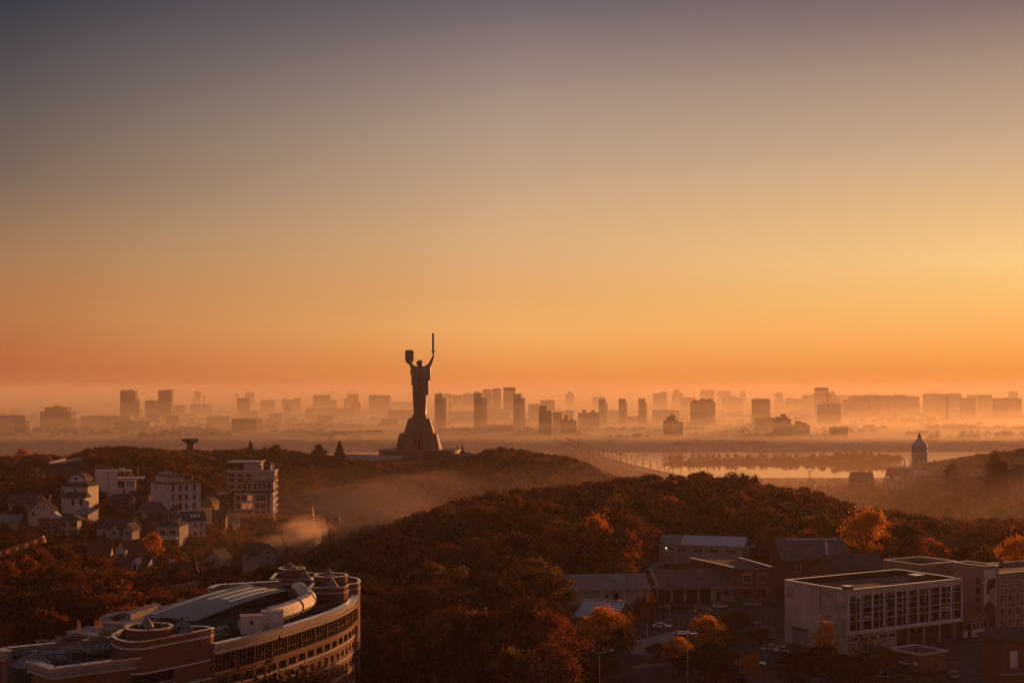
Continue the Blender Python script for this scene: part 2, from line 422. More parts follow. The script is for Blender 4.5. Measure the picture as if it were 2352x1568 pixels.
# ------------------------------------------------------------------ house building kit
_win = {}
def win_mesh(w, h, fm, gm):
    k = (round(w, 2), round(h, 2), fm.name, gm.name)
    if k not in _win:
        t = min(0.16, w * 0.16)
        a = MB()
        for x0, x1, z0, z1 in ((-w / 2 - t, -w / 2, -h / 2 - t, h / 2 + t), (w / 2, w / 2 + t, -h / 2 - t, h / 2 + t), (-w / 2, w / 2, h / 2, h / 2 + t), (-w / 2, w / 2, -h / 2 - t, -h / 2)):
            a.bx(x0, x1, -0.12, 0.02, z0, z1)
        if w > 1.0:
            a.bx(-t / 4, t / 4, -0.09, 0.02, -h / 2, h / 2)
        g = MB(); g.bx(-w / 2, w / 2, -0.05, 0.02, -h / 2, h / 2)
        _win[k] = (a.mesh('window', fm), g.mesh('pane', gm))
    return _win[k]
def window(parent, p, rz, w, h, fm=None, gm=None, name='window'):
    a, g = win_mesh(w, h, fm or white, gm or glassdark)
    o = link(name, a, parent); o.location = p; o.rotation_euler = (0, 0, rz)
    link('pane', g, o)
    return o
def face_xy(face, u, w, d):
    return {'F': ((u, 0), 0.0), 'R': ((w / 2, d / 2 + u), math.pi / 2), 'L': ((-w / 2, d / 2 - u), -math.pi / 2), 'B': ((-u, d), math.pi)}[face]
def wgrid(parent, w, d, face, us, zs, ww, wh, fm=None, gm=None):
    for z in zs:
        for u in us:
            (x, y), rz = face_xy(face, u, w, d)
            window(parent, (x, y, z), rz, ww, wh, fm, gm)
def house(label, px, py, D, w, d, h, rz=0, roof='gx', rh=3.0, wall=None, rm=None, wins=(), chim=(), ov=0.5, name='house', cat='house', group=None, fm=None):
    """front edge of the base centred on the sight line (px, py); wins = (face, us, zs, w, h)"""
    wall = wall or plaster; rm = rm or roofdark
    t = thing(name, label, cat, at(px, py, D), R(rz), group)
    a, b = w / 2, d
    m = MB(); r = MB()
    if roof in ('gx', 'gy', 'arch'):
        half, ln = (d / 2, w) if roof == 'gx' else (a, d)
        if roof == 'arch':
            n = 10; prof = [(-half * math.cos(math.pi * i / n), h + rh * math.sin(math.pi * i / n)) for i in range(n + 1)]
        else: prof = [(-half, h), (0, h + rh), (half, h)]
        sl = rh / half
        outer = [(-half - ov, h - ov * sl)] + prof[1:-1] + [(half + ov, h - ov * sl)] if roof != 'arch' else prof
        th = 0.28
        rp = [(q[0], q[1] + 0.03) for q in outer] + [(q[0] * 1.02, q[1] + th) for q in reversed(outer)]
        wp = [(-half, -4), (half, -4)] + [(q[0], q[1]) for q in reversed(prof)]
        if roof == 'gx':
            m.prism([(-a, d / 2 + q[0], q[1]) for q in wp], [(a, d / 2 + q[0], q[1]) for q in wp])
            r.prism([(-a - ov, d / 2 + q[0], q[1]) for q in rp], [(a + ov, d / 2 + q[0], q[1]) for q in rp])
        else:
            m.prism([(q[0], 0, q[1]) for q in wp], [(q[0], d, q[1]) for q in wp])
            r.prism([(q[0], -ov, q[1]) for q in rp], [(q[0], d + ov, q[1]) for q in rp])
    else:
        m.bx(-a, a, 0, d, -4, h)
        def ring(i, z): return [(-a + i, i, z), (a - i, i, z), (a - i, d - i, z), (-a + i, d - i, z)]
        if roof == 'hip':
            k = min(a, d / 2) - 0.2
            r.loft([ring(-ov, h + 0.02), ring(-ov, h + 0.25), ring(k, h + rh)])
        elif roof == 'mansard':
            r.loft([ring(-ov, h + 0.02), ring(-ov, h + 0.2), ring(min(a, d / 2) * 0.32, h + rh * 0.72), ring(min(a, d / 2) - 0.3, h + rh)])
        elif roof == 'mono':
            r.prism([(-a - ov, -ov, h), (a + ov, -ov, h), (a + ov, d + ov, h + rh), (-a - ov, d + ov, h + rh)], [(-a - ov, -ov, h + 0.25), (a + ov, -ov, h + 0.25), (a + ov, d + ov, h + rh + 0.25), (-a - ov, d + ov, h + rh + 0.25)])
            m.prism([(-a, 0, h), (a, 0, h), (a, d, h), (-a, d, h)], [(-a, 0, h + 0.02), (a, 0, h + 0.02), (a, d, h + rh), (-a, d, h + rh)])
        else:
            r.bx(-a + 0.3, a - 0.3, 0.3, d - 0.3, h - 0.1, h + 0.05)
            m.ribbon([(-a, 0), (a, 0), (a, d), (-a, d)], -0.3, 0.0, h - 0.02, h + rh, True)
    m.build('wall', wall, t)
    rf = r.build('roof', rm, t)
    for (x, y, z, s, hh) in chim:
        k = MB(); k.bx(x - s / 2, x + s / 2, y - s / 2, y + s / 2, z, z + hh); k.bx(x - s / 2 - 0.1, x + s / 2 + 0.1, y - s / 2 - 0.1, y + s / 2 + 0.1, z + hh, z + hh + 0.15)
        k.build('chimney', wall, rf)
    for wn in wins: wgrid(t, w, d, *wn, fm=fm)
    return t
def part(t, name, mat, *boxes):
    m = MB()
    for b in boxes: m.bx(*b)
    return m.build(name, mat, t)
# ------------------------------------------------------------------ the colossal statue on its pedestal
SD, K = 1067.0, 0.0622
sb = at(963.3, 1028.7, SD)
mon = thing('monument', 'colossal robed woman statue raising a sword and a shield on a tall stepped pedestal', 'monument', sb)
mon.rotation_euler = (0, 0, 0)
def sx_(cx): return (cx - 415) * K
def sz_(cy): return (1452 - cy) * K
body = MB()
prof = [(1052, 345, 497), (1000, 343, 498), (940, 340, 499), (880, 337, 500), (820, 334, 501), (760, 332, 502), (700, 331, 504), (660, 329, 508), (620, 326, 522), (580, 322, 530), (545, 318, 534), (515, 317, 537), (495, 325, 538), (482, 340, 532), (474, 362, 512), (468, 385, 470), (464, 398, 446)]
rings = []
for cy, a, b in prof:
    mx, hw = sx_((a + b) / 2), (b - a) / 2 * K
    low = min(1, max(0, (cy - 560) / 300))
    ring = []
    for k in range(64):
        th = 2 * math.pi * k / 64
        fold = 1 + 0.045 * low * math.sin(9 * th + 0.6) + 0.03 * math.sin(15 * th + cy * 0.011) * min(1, max(0.15, (cy - 470) / 150))
        dep = 0.62 if cy > 560 else 0.56
        c_, s_ = math.cos(th), math.sin(th)
        e = 0.8
        ring.append((mx + hw * fold * math.copysign(abs(c_) ** e, c_), hw * dep * fold * math.copysign(abs(s_) ** e, s_), sz_(cy)))
    rings.append(ring)
body.loft(rings)
def limb(pts, rad, n=14): body.tube([(sx_(x), y, sz_(z)) for x, z, y in pts], [r * K for r in rad], n)
limb([(372, 500, 0), (335, 478, 0.1), (318, 455, 0.2), (309, 425, 0.4), (303, 390, 0.6), (301, 362, 0.8), (309, 345, 0.8)], [34, 30, 22, 19, 16, 12, 11])      # shield arm
limb([(470, 505, 0), (510, 478, 0), (528, 462, 0), (546, 432, 0), (562, 395, 0), (577, 362, 0), (587, 340, 0), (584, 318, 0), (581, 300, 0)], [38, 32, 25, 21, 17, 14, 11, 12, 13])   # sword arm
limb([(419, 492, 0), (418, 470, 0), (418, 440, 0)], [30, 23, 22])
# sleeve bunched on each shoulder, cloak ends hanging down
limb([(335, 480, 0), (326, 520, -0.3), (322, 575, -0.4)], [22, 24, 12])
limb([(527, 478, 0), (531, 530, -0.2), (534, 590, -0.4), (534, 640, -0.4)], [24, 22, 16, 8])
def drape(x0, x1, z0, z1, y0, y1, slant=0):
    body.prism([(sx_(x0), y0, sz_(z1)), (sx_(x1), y0, sz_(z1 + slant)), (sx_(x1), y1, sz_(z1 + slant)), (sx_(x0), y1, sz_(z1))], [(sx_(x0 + 3), y0, sz_(z0)), (sx_(x1 - 3), y0, sz_(z0)), (sx_(x1 - 3), y1, sz_(z0)), (sx_(x0 + 3), y1, sz_(z0))])
drape(318, 345, 500, 690, -1.6, 1.6, 4)
drape(500, 530, 600, 808, -2.0, 1.4, 2)
drape(343, 405, 500, 615, -4.6, -2.0)
drape(366, 416, 610, 770, -4.9, -2.4, 20)
drape(372, 400, 760, 806, -4.7, -2.6, -8)
drape(455, 492, 500, 730, -4.3, -2.4, -22)
# head with wreathed, gathered hair
hc = (sx_(420), 0.1, sz_(430))
hd = []
for i in range(11):
    ph = math.pi * i / 10
    hd.append([(hc[0] + 36 * K * math.sin(ph) * math.cos(2 * math.pi * k / 20), hc[1] + 40 * K * math.sin(ph) * math.sin(2 * math.pi * k / 20), hc[2] - 41 * K * math.cos(ph)) for k in range(20)])
body.loft(hd)
body.tube([(hc[0] + 36 * K * math.cos(a), hc[1] + 41 * K * math.sin(a), hc[2] + 1.0 + 0.25 * math.sin(5 * a)) for a in [2 * math.pi * k / 24 for k in range(25)]], 0.45, 8)
body.tube([(hc[0] + 32 * K * math.cos(a), hc[1] + 38 * K * math.sin(a), hc[2] - 0.4 + 0.25 * math.sin(4 * a)) for a in [2 * math.pi * k / 24 for k in range(25)]], 0.55, 8)
body.tube([(hc[0] - 37 * K, 0.9, hc[2] - 0.2), (hc[0] - 40 * K, 1.0, hc[2] - 1.0)], 0.35, 6)
st = body.build('statue_figure', bronze, mon)
rm_ = st.modifiers.new('one_skin', 'REMESH'); rm_.mode = 'VOXEL'; rm_.voxel_size = 0.32; rm_.use_smooth_shade = True
sh = MB()
o_ = [(241, 280), (252, 272), (292, 269), (333, 274), (345, 282), (345, 380), (338, 408), (318, 432), (292, 446), (268, 434), (250, 412), (241, 385)]
def shr(k, y): return [(sx_(293 + (x - 293) * k), y - 0.9 * (1 - ((x - 293) / 52) ** 2), sz_(355 + (z - 355) * k)) for x, z in o_]
sh.prism(shr(1, 1.2), shr(1, 2.0))
sh.prism(shr(0.8, 2.05), shr(0.8, 2.3))
shield = sh.build('shield', bronze, mon)
sg = MB(); sg.box((sx_(290), 0.75, sz_(322)), (4.6, 0.8, 2.3)); sg.box((sx_(308), 0.6, sz_(343)), (2.2, 1.2, 1.6)); sg.build('grip', bronze, shield)
sw = MB()
sw.prism([(sx_(568), 0, sz_(287)), (sx_(580), -0.45, sz_(287)), (sx_(593), 0, sz_(287)), (sx_(580), 0.45, sz_(287))], [(sx_(567), 0, sz_(75)), (sx_(580), -0.4, sz_(75)), (sx_(592), 0, sz_(75)), (sx_(580), 0.4, sz_(75))])
sw.prism([(sx_(567), 0, sz_(75)), (sx_(580), -0.4, sz_(75)), (sx_(592), 0, sz_(75)), (sx_(580), 0.4, sz_(75))], [(sx_(578), 0, sz_(64)), (sx_(579), -0.1, sz_(64)), (sx_(581), 0, sz_(64)), (sx_(579), 0.1, sz_(64))])
sword = sw.build('sword', bronze, mon)
hg = MB(); hg.prism([(sx_(562), -0.6, sz_(297)), (sx_(602), -0.6, sz_(297)), (sx_(602), 0.6, sz_(297)), (sx_(562), 0.6, sz_(297))], [(sx_(554), -0.6, sz_(288)), (sx_(610), -0.6, sz_(288)), (sx_(610), 0.6, sz_(288)), (sx_(554), 0.6, sz_(288))])
hg.box((sx_(582), 0, sz_(284)), (2.4, 0.9, 0.7)); hg.tube([(sx_(581), 0, sz_(297)), (sx_(580), 0, sz_(330))], 0.45, 8); hg.build('hilt', bronze, sword)
def octa(r, ch, z, yr=1.0):
    c_ = r - ch
    return [(sx_(414) + x, y * yr, z) for x, y in ((-c_, -r), (c_, -r), (r, -c_), (r, c_), (c_, r), (-c_, r), (-r, c_), (-r, -c_))]
pl = MB(); pl.loft([octa(5.3, 1.2, sz_(1097)), octa(5.3, 1.2, sz_(1052))]); pl.build('plinth', stone, mon)
for sgn in (-1, 1):
    rl = MB()
    for u in range(3): rl.tube([(sx_(414) + sgn * (5.6 + u * 0.75), -3, sz_(1096)), (sx_(414) + sgn * (5.6 + u * 0.75), -3, sz_(1066))], 0.07, 4)
    rl.tube([(sx_(414) + sgn * 5.5, -3, sz_(1066)), (sx_(414) + sgn * 7.2, -3, sz_(1072))], 0.08, 4); rl.tube([(sx_(414) + sgn * 7.1, -3, sz_(1072)), (sx_(414) + sgn * 7.1, 3, sz_(1072))], 0.08, 4)
    rl.build('railing', darkmetal, mon)
pd = MB(); pd.loft([octa(11.3, 3.2, sz_(1276)), octa(7.9, 2.4, sz_(1096))]); ped = pd.build('pedestal', stone, mon)
lw = MB(); lw.loft([octa(13.0, 4.0, -2), octa(12.6, 4.0, sz_(1290)), octa(11.8, 3.6, sz_(1278))]); lw.build('pedestal_base', stone, mon)
for k in range(8):
    a = math.pi / 4 * k + math.pi / 8
    d_, s_ = Vector((math.cos(a), math.sin(a), 0)), Vector((-math.sin(a), math.cos(a), 0))
    bt = MB(); c0 = Vector((sx_(414), 0, 0))
    def q(r, w, z): return c0 + d_ * r + s_ * w + Vector((0, 0, z))
    bt.prism([q(8, -3.2, -2), q(18.3, -2.9, -2), q(18.3, 2.9, -2), q(8, 3.2, -2)], [q(8, -2.6, sz_(1272)), q(14.9, -2.4, sz_(1272)), q(14.9, 2.4, sz_(1272)), q(8, 2.6, sz_(1272))])
    bt.build('buttress', stone, mon)
for x, w in ((-3.4, 3.0), (0.6, 1.6), (5.6, 2.6)):
    e = MB(); e.box((sx_(414) + x * 0.8, -13.2, 3.4), (w, 1.0, 6.0)); e.build('doorway', glassdark, mon)
te = thing('terrace', 'round low terrace building on a grass mound under the statue pedestal', 'terrace', (sb.x, sb.y, sb.z))
t_ = MB(); t_.lathe([(30, -9), (30, -2.4), (31.2, -2.2), (31.2, -0.9), (30.2, -0.6), (0.1, -0.6)], (0, 0, 0), 64); t_.build('drum', stone, te)
t_ = MB(); t_.loft([[(r * math.cos(2 * math.pi * i / 48) + 6, r * math.sin(2 * math.pi * i / 48), z) for i in range(48)] for r, z in ((50, -10), (40, -6.0), (33, -3.6), (29.5, -3.2))], cap=False); t_.build('grass_mound', soil, te, smooth=True)
for x in (-4.2, 3.2):
    t_ = MB(); t_.box((x - 1, -31.8, -5.0), (3.2, 3.0, 7.0)); t_.build('portal', stone, te)
wl = thing('retaining_wall', 'long pale retaining wall curving below the statue terrace', 'wall', at(850, 1054, 1034))
w_ = MB(); w_.ribbon([tuple(at(px, 0, d).xy) for px, d in ((786, 1046), (830, 1040), (880, 1034), (925, 1031))], -0.6, 0.6, wl.location.z - 6, wl.location.z + 2.6); w_.build('wall', plaster, wl, True)
w_ = MB(); w_.ribbon([tuple(at(px, 0, d).xy) for px, d in ((786, 1046), (830, 1040), (880, 1034), (925, 1031))], -0.8, 0.8, wl.location.z + 2.6, wl.location.z + 3.0); w_.build('coping', concrete, wl, True)

# ------------------------------------------------------------------ bowl monument left of the statue
fl = thing('bowl_monument', 'dark saucer shaped bowl on a short stem on the wooded ridge', 'monument', at(438, 1032, 1010))
b_ = MB(); b_.lathe([(3.0, 0), (2.6, 1.0), (2.6, 3.4), (2.9, 4.4)], (0, 0, 0), 24); b_.build('stem', stone, fl)
b_ = MB(); b_.lathe([(2.9, 4.3), (4.4, 5.0), (6.2, 6.6), (6.5, 7.0), (6.5, 7.6), (6.1, 7.7), (0.8, 7.0)], (0, 0, 0), 32); b_.build('bowl', stone, fl)
b_ = MB(); b_.lathe([(0.45, 7.0), (0.45, 8.3)], (0, 0, 0), 8); b_.build('burner', darkmetal, fl)
b_ = MB(); b_.lathe([(19, -5), (14, -2.4), (8, -0.6), (3.2, 0.35), (0.1, 0.4)], (0, 0, 0), 40); b_.build('grass_mound', soil, fl, smooth=True)

# ------------------------------------------------------------------ grass bank with stairs on the left
bk = thing('grass_bank', 'smooth dark grass bank with two pale stone copings on the left hill', 'embankment', at(140, 1085, 800))
b_ = MB(); P0 = [(at(px, py, d) - bk.location) for px, py, d in ((60, 1100, 770), (140, 1062, 800), (185, 1055, 812), (212, 1085, 800), (240, 1110, 780), (150, 1110, 760))]
b_.prism([(p.x, p.y, p.z - 14) for p in P0], P0); b_.build('bank', soil, bk)
for a, b in (((114, 1064, 797), (150, 1055.5, 812)), ((139, 1063, 799), (184, 1054, 813))):
    p, q_ = at(*a), at(*b); m_ = MB(); d_ = (q_ - p).normalized(); m_.beam(p + Vector((0, 0, 0.3)), q_ + Vector((0, 0, 0.3)), 1.2); m_.build('coping', white, bk, True)

# ------------------------------------------------------------------ church with bulbous dome
churchw = M('church_white', (0.86, 0.78, 0.72), 0.8, 0.08, 0.3)
ch = thing('church', 'white church with one tall round drum under a bulbous grey dome by the river', 'church', at(2112, 1092, 1200))
def lathe_part(t, name, mat, prof, c=(0, 0, 0), n=32):
    m = MB(); m.lathe(prof, c, n); return m.build(name, mat, t, smooth=n > 16)
domem = M('dome_metal', (0.55, 0.40, 0.32), 0.6, 0.12, 0.4, 0.0)
def dome_prof(r, z):
    return [(r * a, z + r * b) for a, b in ((1.0, 0), (1.02, .12), (.98, .3), (.96, .5), (1.0, .75), (.98, 1.05), (.86, 1.35), (.66, 1.62), (.45, 1.85), (.3, 2.05), (.22, 2.3), (.2, 2.45), (.24, 2.55), (.24, 2.7), (.12, 3.05), (.02, 3.4))]
lathe_part(ch, 'drum', churchw, [(6.5, 6.0), (6.5, 18.6), (6.9, 18.8), (6.9, 19.4), (6.6, 19.5)])
dm = lathe_part(ch, 'dome', domem, [(6.55, 19.5), (6.7, 20.2), (6.3, 21.0), (6.35, 22.2), (6.7, 23.6), (6.5, 25.4), (5.7, 27.0), (4.4, 28.5), (3.0, 29.8), (2.0, 30.8), (1.45, 31.8), (1.35, 32.3), (1.7, 32.5), (1.75, 33.0), (1.3, 34.0), (0.7, 35.2), (0.2, 36.6), (0.05, 37.2)])
for x in (-0.62, -0.02, 0.6):
    m = MB(); m.box((6.42 * math.sin(x), -6.42 * math.cos(x), 12.3), (0.3, 1.25, 5.2), -math.pi / 2 + x); m.build('slit_window', glassdark, ch)
m = MB(); m.bx(-9, 9, -6.5, 9, -5, 5.6); m.build('nave', churchw, ch)
m = MB(); m.prism([(-9.4, -6.9, 5.6), (9.4, -6.9, 5.6), (9.4, 9.4, 5.6), (-9.4, 9.4, 5.6)], [(-6, -5.6, 7.6), (6, -5.6, 7.6), (6, 6, 7.6), (-6, 6, 7.6)]); m.build('roof', roofdark, ch)
m = MB(); m.prism([(2.2, -9.4, -4), (8.2, -9.4, -4), (8.2, -6.6, -4), (2.2, -6.6, -4)], [(2.2, -9.4, 4), (8.2, -9.4, 4), (8.2, -6.6, 4), (2.2, -6.6, 4)]); m.build('porch', white, ch)
m = MB(); m.prism([(1.8, -9.8, 4.0), (8.6, -9.8, 4.0), (8.6, -6.5, 4.0), (1.8, -6.5, 4.0)], [(3.2, -9.8, 9.0), (6.2, -9.8, 9.0), (6.2, -6.5, 8.6), (3.2, -6.5, 8.6)]); m.build('porch_roof', roofdark, ch)
for x, y, s in ((-11.6, 3.5, 0.9), (-8.6, -3.0, 0.95), (9.6, 5.0, 0.95)):
    lathe_part(ch, 'small_dome', churchw, [(2.6 * s, -4), (2.6 * s, 5.6)] + [(2.6 * s * a, 5.6 + 2.6 * s * b) for a, b in ((1.15, .02), (1.15, .1), (1.1, .5), (.85, 1.0), (.5, 1.4), (.25, 1.8), (.2, 2.1), (.34, 2.4), (.3, 2.6), (.12, 3.1), (.02, 3.8))], (x, y, 0), 20)

# houses round the church
house('tall brick house with steep dark roof and three rows of windows right of the church', 2156, 1098, 1180, 13.5, 10, 9.5, 12, 'mansard', 4.6, M('tan_wall', (0.36, 0.24, 0.18), 0.9, 0.15, 0.3), roofdark,
      [('F', (-4.6, -1.6, 1.6, 4.6), (1.8, 4.8, 7.8), 1.2, 1.7)], [(-1.5, 5, 12.2, 1.3, 3), (2.5, 6, 12, 1.2, 2.4)])
house('dark house with a long plain roof directly left of the church', 2071, 1103, 1165, 20, 10, 3.6, 4, 'gx', 6.2, brownbrick, roofdark, [('F', (-6, 0, 6), (1.6,), 1.4, 1.5)])
house('dark brown house with a chimney against the river', 1982, 1116, 1120, 17, 10, 4.5, 0, 'gx', 6.2, brownbrick, roofdark, [('F', (-5, 0, 5), (2.2,), 1.2, 1.5)], [(-1.5, 5, 9.5, 1.2, 2.6)])
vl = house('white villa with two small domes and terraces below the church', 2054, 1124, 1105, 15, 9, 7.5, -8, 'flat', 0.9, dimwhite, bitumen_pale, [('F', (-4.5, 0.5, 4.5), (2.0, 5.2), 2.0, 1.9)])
for x, y, s in ((-5.5, 3, 1.9), (2.5, 3.5, 2.0)):
    lathe_part(vl, 'dome', capmetal, [(s, 8.0), (s, 8.6), (s * .95, 9.2), (s * .7, 9.9), (s * .35, 10.3), (0.05, 10.5)], (x, y, 0), 16)
part(vl, 'balcony', dimwhite, (-7.9, 7.9, -1.6, 0.0, 3.2, 3.45), (-7.9, 7.9, -1.6, -1.4, 3.45, 4.3))
house('small pale house hidden in the trees far right of the church', 2253, 1097, 1090, 8, 7, 4, 15, 'gy', 3, dimwhite, roofdark, [('F', (-1.8, 1.8), (2.0,), 1.1, 1.3)])
tp = thing('pavilion', 'white flat terrace pavilion with three arches near the right edge', 'pavilion', at(2325, 1076, 1120))
part(tp, 'roof', white, (-9, 9, 0, 6, 4.2, 4.9)); part(tp, 'wall', dimwhite, (-8, 8, 3, 5.5, -3, 4.2))
for x in (-8.2, -2.8, 2.8, 8.2): part(tp, 'column', white, (x - 0.4, x + 0.4, 0.4, 1.2, -3, 4.2))
house('narrow dark apartment block cut off by the right edge of the picture', 2347, 1132, 900, 9, 12, 17, -10, 'flat', 0.8, brownbrick, bitumen, [('F', (-2.5, 1.5), (2, 5, 8, 11, 14), 1.5, 1.6)], name='apartment_block', cat='apartment block')

# ------------------------------------------------------------------ houses of the left slope
v = house('white modern villa with an open roof terrace, highest house on the left slope', 243, 1125, 640, 9.5, 9, 7.4, 14, 'flat', 0.5, white, bitumen_pale, [('R', (-2.2,), (4.6,), 1.0, 2.0)])
part(v, 'terrace', white, (4.75, 13, 0.5, 8, -3, 4.6), (4.75, 17, 0.3, 8, 4.6, 5.4))
part(v, 'canopy', white, (-4.6, 11, 0.2, 8, 8.1, 8.7)); part(v, 'rooftop_box', white, (5.6, 8, 3, 5, 8.7, 9.7))
for x in (4.9, 8.2, 10.8): part(v, 'post', white, (x - 0.15, x + 0.15, 0.3, 0.6, 5.4, 8.1))
window(v, (6.6, 0.45, 2.4), 0, 2.8, 3.0); window(v, (10.6, 0.45, 2.6), 0, 3.0, 2.4, gm=concrete); part(v, 'flue', white, (13.8, 14.1, 3, 3.3, 5.4, 9.8)); part(v, 'drainpipe', darkmetal, (1.2, 1.4, -0.15, 0, -2, 8))

cu = thing('apartment_house', 'large plain white cube shaped house with narrow upright windows', 'house', at(386, 1176, 555), R(40))
part(cu, 'wall', white, (0, 14, 0, 15, -4, 11.0))
part(cu, 'roof', roofdark, (-0.7, 14.7, -0.7, 15.7, 11.0, 11.35))
part(cu, 'penthouse', white, (1, 8, 5, 13, 11.35, 13.8)); part(cu, 'canopy', roofdark, (0.6, 13, 4, 13.4, 13.8, 14.05))
for x, y in ((8.6, 4.2), (12.7, 4.2), (2, 4.2)): part(cu, 'post', white, (x - 0.15, x + 0.15, y, y + 0.3, 11.35, 13.8))
part(cu, 'rooftop_box', dimwhite, (2, 6, 8, 12, 14.05, 15.2))
for z in (1.9, 5.6, 9.2):
    for x in (2.1, 5.2, 7.8, 11.2): window(cu, (x, 0, z), 0, 1.15 if x > 3 else 0.8, 2.5)
for y, z in ((10.1, 9), (10.1, 5.4), (5.3, 7.4), (5.3, 3.6), (3.3, 5.2), (1.5, 8.6)): window(cu, (0, y, z), -math.pi / 2, 0.4, 2.3)

ap = thing('apartment_block', 'tall grey apartment block with setback roof terraces and lit right side above the ravine', 'apartment block', at(577, 1196, 735), R(2))
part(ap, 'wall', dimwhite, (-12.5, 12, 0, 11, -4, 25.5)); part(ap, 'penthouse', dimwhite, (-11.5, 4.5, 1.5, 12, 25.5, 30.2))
part(ap, 'canopy', white, (-12.5, 5.5, 0.5, 13, 30.2, 30.7)); part(ap, 'cornice', white, (-12.8, 12.5, -0.4, 11.4, 25.5, 26.1))
part(ap, 'rooftop_box', darkmetal, (6, 9.5, 3, 8, 26.1, 28.6)); part(ap, 'flue', white, (9.8, 10.2, 4, 4.4, 26.1, 30.4), (10.6, 11, 4, 4.4, 26.1, 29.8))
part(ap, 'glazing', glassdark, (-11.3, -4.2, 1.3, 1.5, 26.4, 29.6))
for z in (14, 17.6, 21.2, 23.6):
    for x in (-10, -5.5, -1): window(ap, (x, 0, z), 0, 2.6, 1.7)
for z in (3, 6.2, 9.4, 12.6, 15.8, 19, 22.2):
    for y in (2.2, 6, 9.8): window(ap, (12, y, z), math.pi / 2, 2.4, 2.0)
    part(ap, 'balcony', white, (12, 12.7, 0.4, 10.8, z - 1.7, z - 1.35))
for x in (-7.8, -3.9): lathe_part(ap, 'satellite_dish', white, [(0.05, 0), (0.9, 0.25), (1.15, 0.55)], (x, 1.0, 26.8), 12)
ag = thing('apartment_block', 'white framed apartment block with square windows, two of them orange, before the taller block', 'apartment block', at(583, 1203, 690), R(2))
part(ag, 'wall', white, (-9.5, 9.2, 0, 10, -4, 15.4)); part(ag, 'roof', roofdark, (-10.4, 9.8, -0.9, 10.5, 15.4, 16.2)); part(ag, 'penthouse', dimwhite, (-6, 9.2, 1.4, 9, 16.2, 20.4)); part(ag, 'penthouse_roof', roofdark, (-6.5, 9.5, 0.9, 9.5, 20.4, 21.0))
orangeglass = glow('orange_glass', (1.0, 0.32, 0.10), 0.22)  # orange panes with weak emission
for k, z in enumerate((1.6, 5.2, 8.8, 12.6)):
    for j, x in enumerate((-7.6, -4.6, -1.9, 1.8, 4.6)): window(ag, (x, 0, z), 0, 2.3 if x < 2 else 2.6, 2.75, gm=orangeglass if (k in (2, 3) and j in (1, 2) and (k, j) != (3, 1)) else glassdark)
    for y in (2, 5, 8): window(ag, (9.2, y, z), math.pi / 2, 2.3, 2.6, gm=glassroof)
for x in (-4.6, -2.3, 0.4, 2.6, 4.6, 7.4): window(ag, (x, 1.4, 18.3), 0, 1.5, 3.0)
part(ag, 'stair_strip', glassdark, (6.6, 7.6, -0.25, 0.0, -3, 19.5)); part(ag, 'pier', white, (7.7, 9.3, -0.3, 0.0, -3, 15.4))
part(ag, 'parapet', dimwhite, (-10.2, 9.6, -0.7, -0.5, 16.2, 17.0))
house('plain white windowless annex left of the white framed block', 520, 1153, 760, 14, 8, 4.5, -6, 'flat', 0.5, white, bitumen_pale)
h = house('two tier white house with arched top gable among dark trees', 171, 1163, 600, 12, 10, 8.6, -10, 'hip', 2.6, white, roofdark, [('F', (-5.2, 0.2, 3.9), (6.3,), 0.8, 2.2), ('L', (-2,), (6.0,), 0.6, 3.0)], ov=1.2)
m = MB(); n = 12; pr = [(-3.4 * math.cos(math.pi * i / n), 10.2 + 3.0 * math.sin(math.pi * i / n)) for i in range(n + 1)]
m.prism([(x - 0.6, 2.4, z) for x, z in pr], [(x - 0.6, 9, z) for x, z in pr]); g_ = m.build('dormer', white, h)
m = MB(); pr2 = [(-4.2 * math.cos(math.pi * i / n), 10.4 + 3.5 * math.sin(math.pi * i / n)) for i in range(n + 1)]; m.prism([(x - 0.6, 2.9, z) for x, z in pr2], [(x - 0.6, 10, z) for x, z in pr2]); m.build('roof', roofdark, h)
m = MB(); m.box((-0.6, 2.35, 11.6), (1.4, 0.1, 0.8)); m.build('pane', glassdark, g_)
part(h, 'bay', white, (-3.5, 6.6, -4.0, 0.0, -4, 4.2)); m = MB(); m.prism([(-5, -5, 4.2), (8, -5, 4.2), (8, 0, 4.2), (-5, 0, 4.2)], [(-2.5, -1.5, 6.2), (5.5, -1.5, 6.2), (6, 0, 6.2), (-3, 0, 6.2)]); m.build('bay_roof', roofdark, h)
for x in (1.4, 5.0): window(h, (x, -4.0, 2.2), 0, 1.3, 2.8)
part(h, 'balcony_panel', white, (2.6, 4.6, -1.0, -0.8, 5.9, 7.2))
house('white house with broad clipped gable and dark red roof on the far left', 98, 1192, 560, 10.5, 13, 3.6, 20, 'gy', 4.4, plaster, roofred, [('F', (-3.5, 3.6), (2.2,), 0.8, 1.6), ('F', (-1.8, 0.6), (4.6,), 0.6, 0.8)], [(3, 6, 6.0, 0.9, 3)], ov=0.7)
house('low dim cottage at the left edge above the striped house', 50, 1168, 620, 12, 8, 2.8, 0, 'gx', 3.0, dimwhite, roofdark, [('F', (3.6, 4.6), (1.8,), 0.6, 0.9)])
house('long grey shed behind bushes at the far left edge', 8, 1214, 560, 12, 8, 3.0, 0, 'gx', 2.0, dimwhite, roofgrey)
stripe = M('striped_brick', (0.19, 0.055, 0.045), 0.9, 0.2, 0.4)
t = stripe.node_tree; b = t.nodes['Principled BSDF']; tcn = t.nodes.new('ShaderNodeTexCoord'); s_ = t.nodes.new('ShaderNodeSeparateXYZ'); t.links.new(tcn.outputs['Object'], s_.inputs[0])
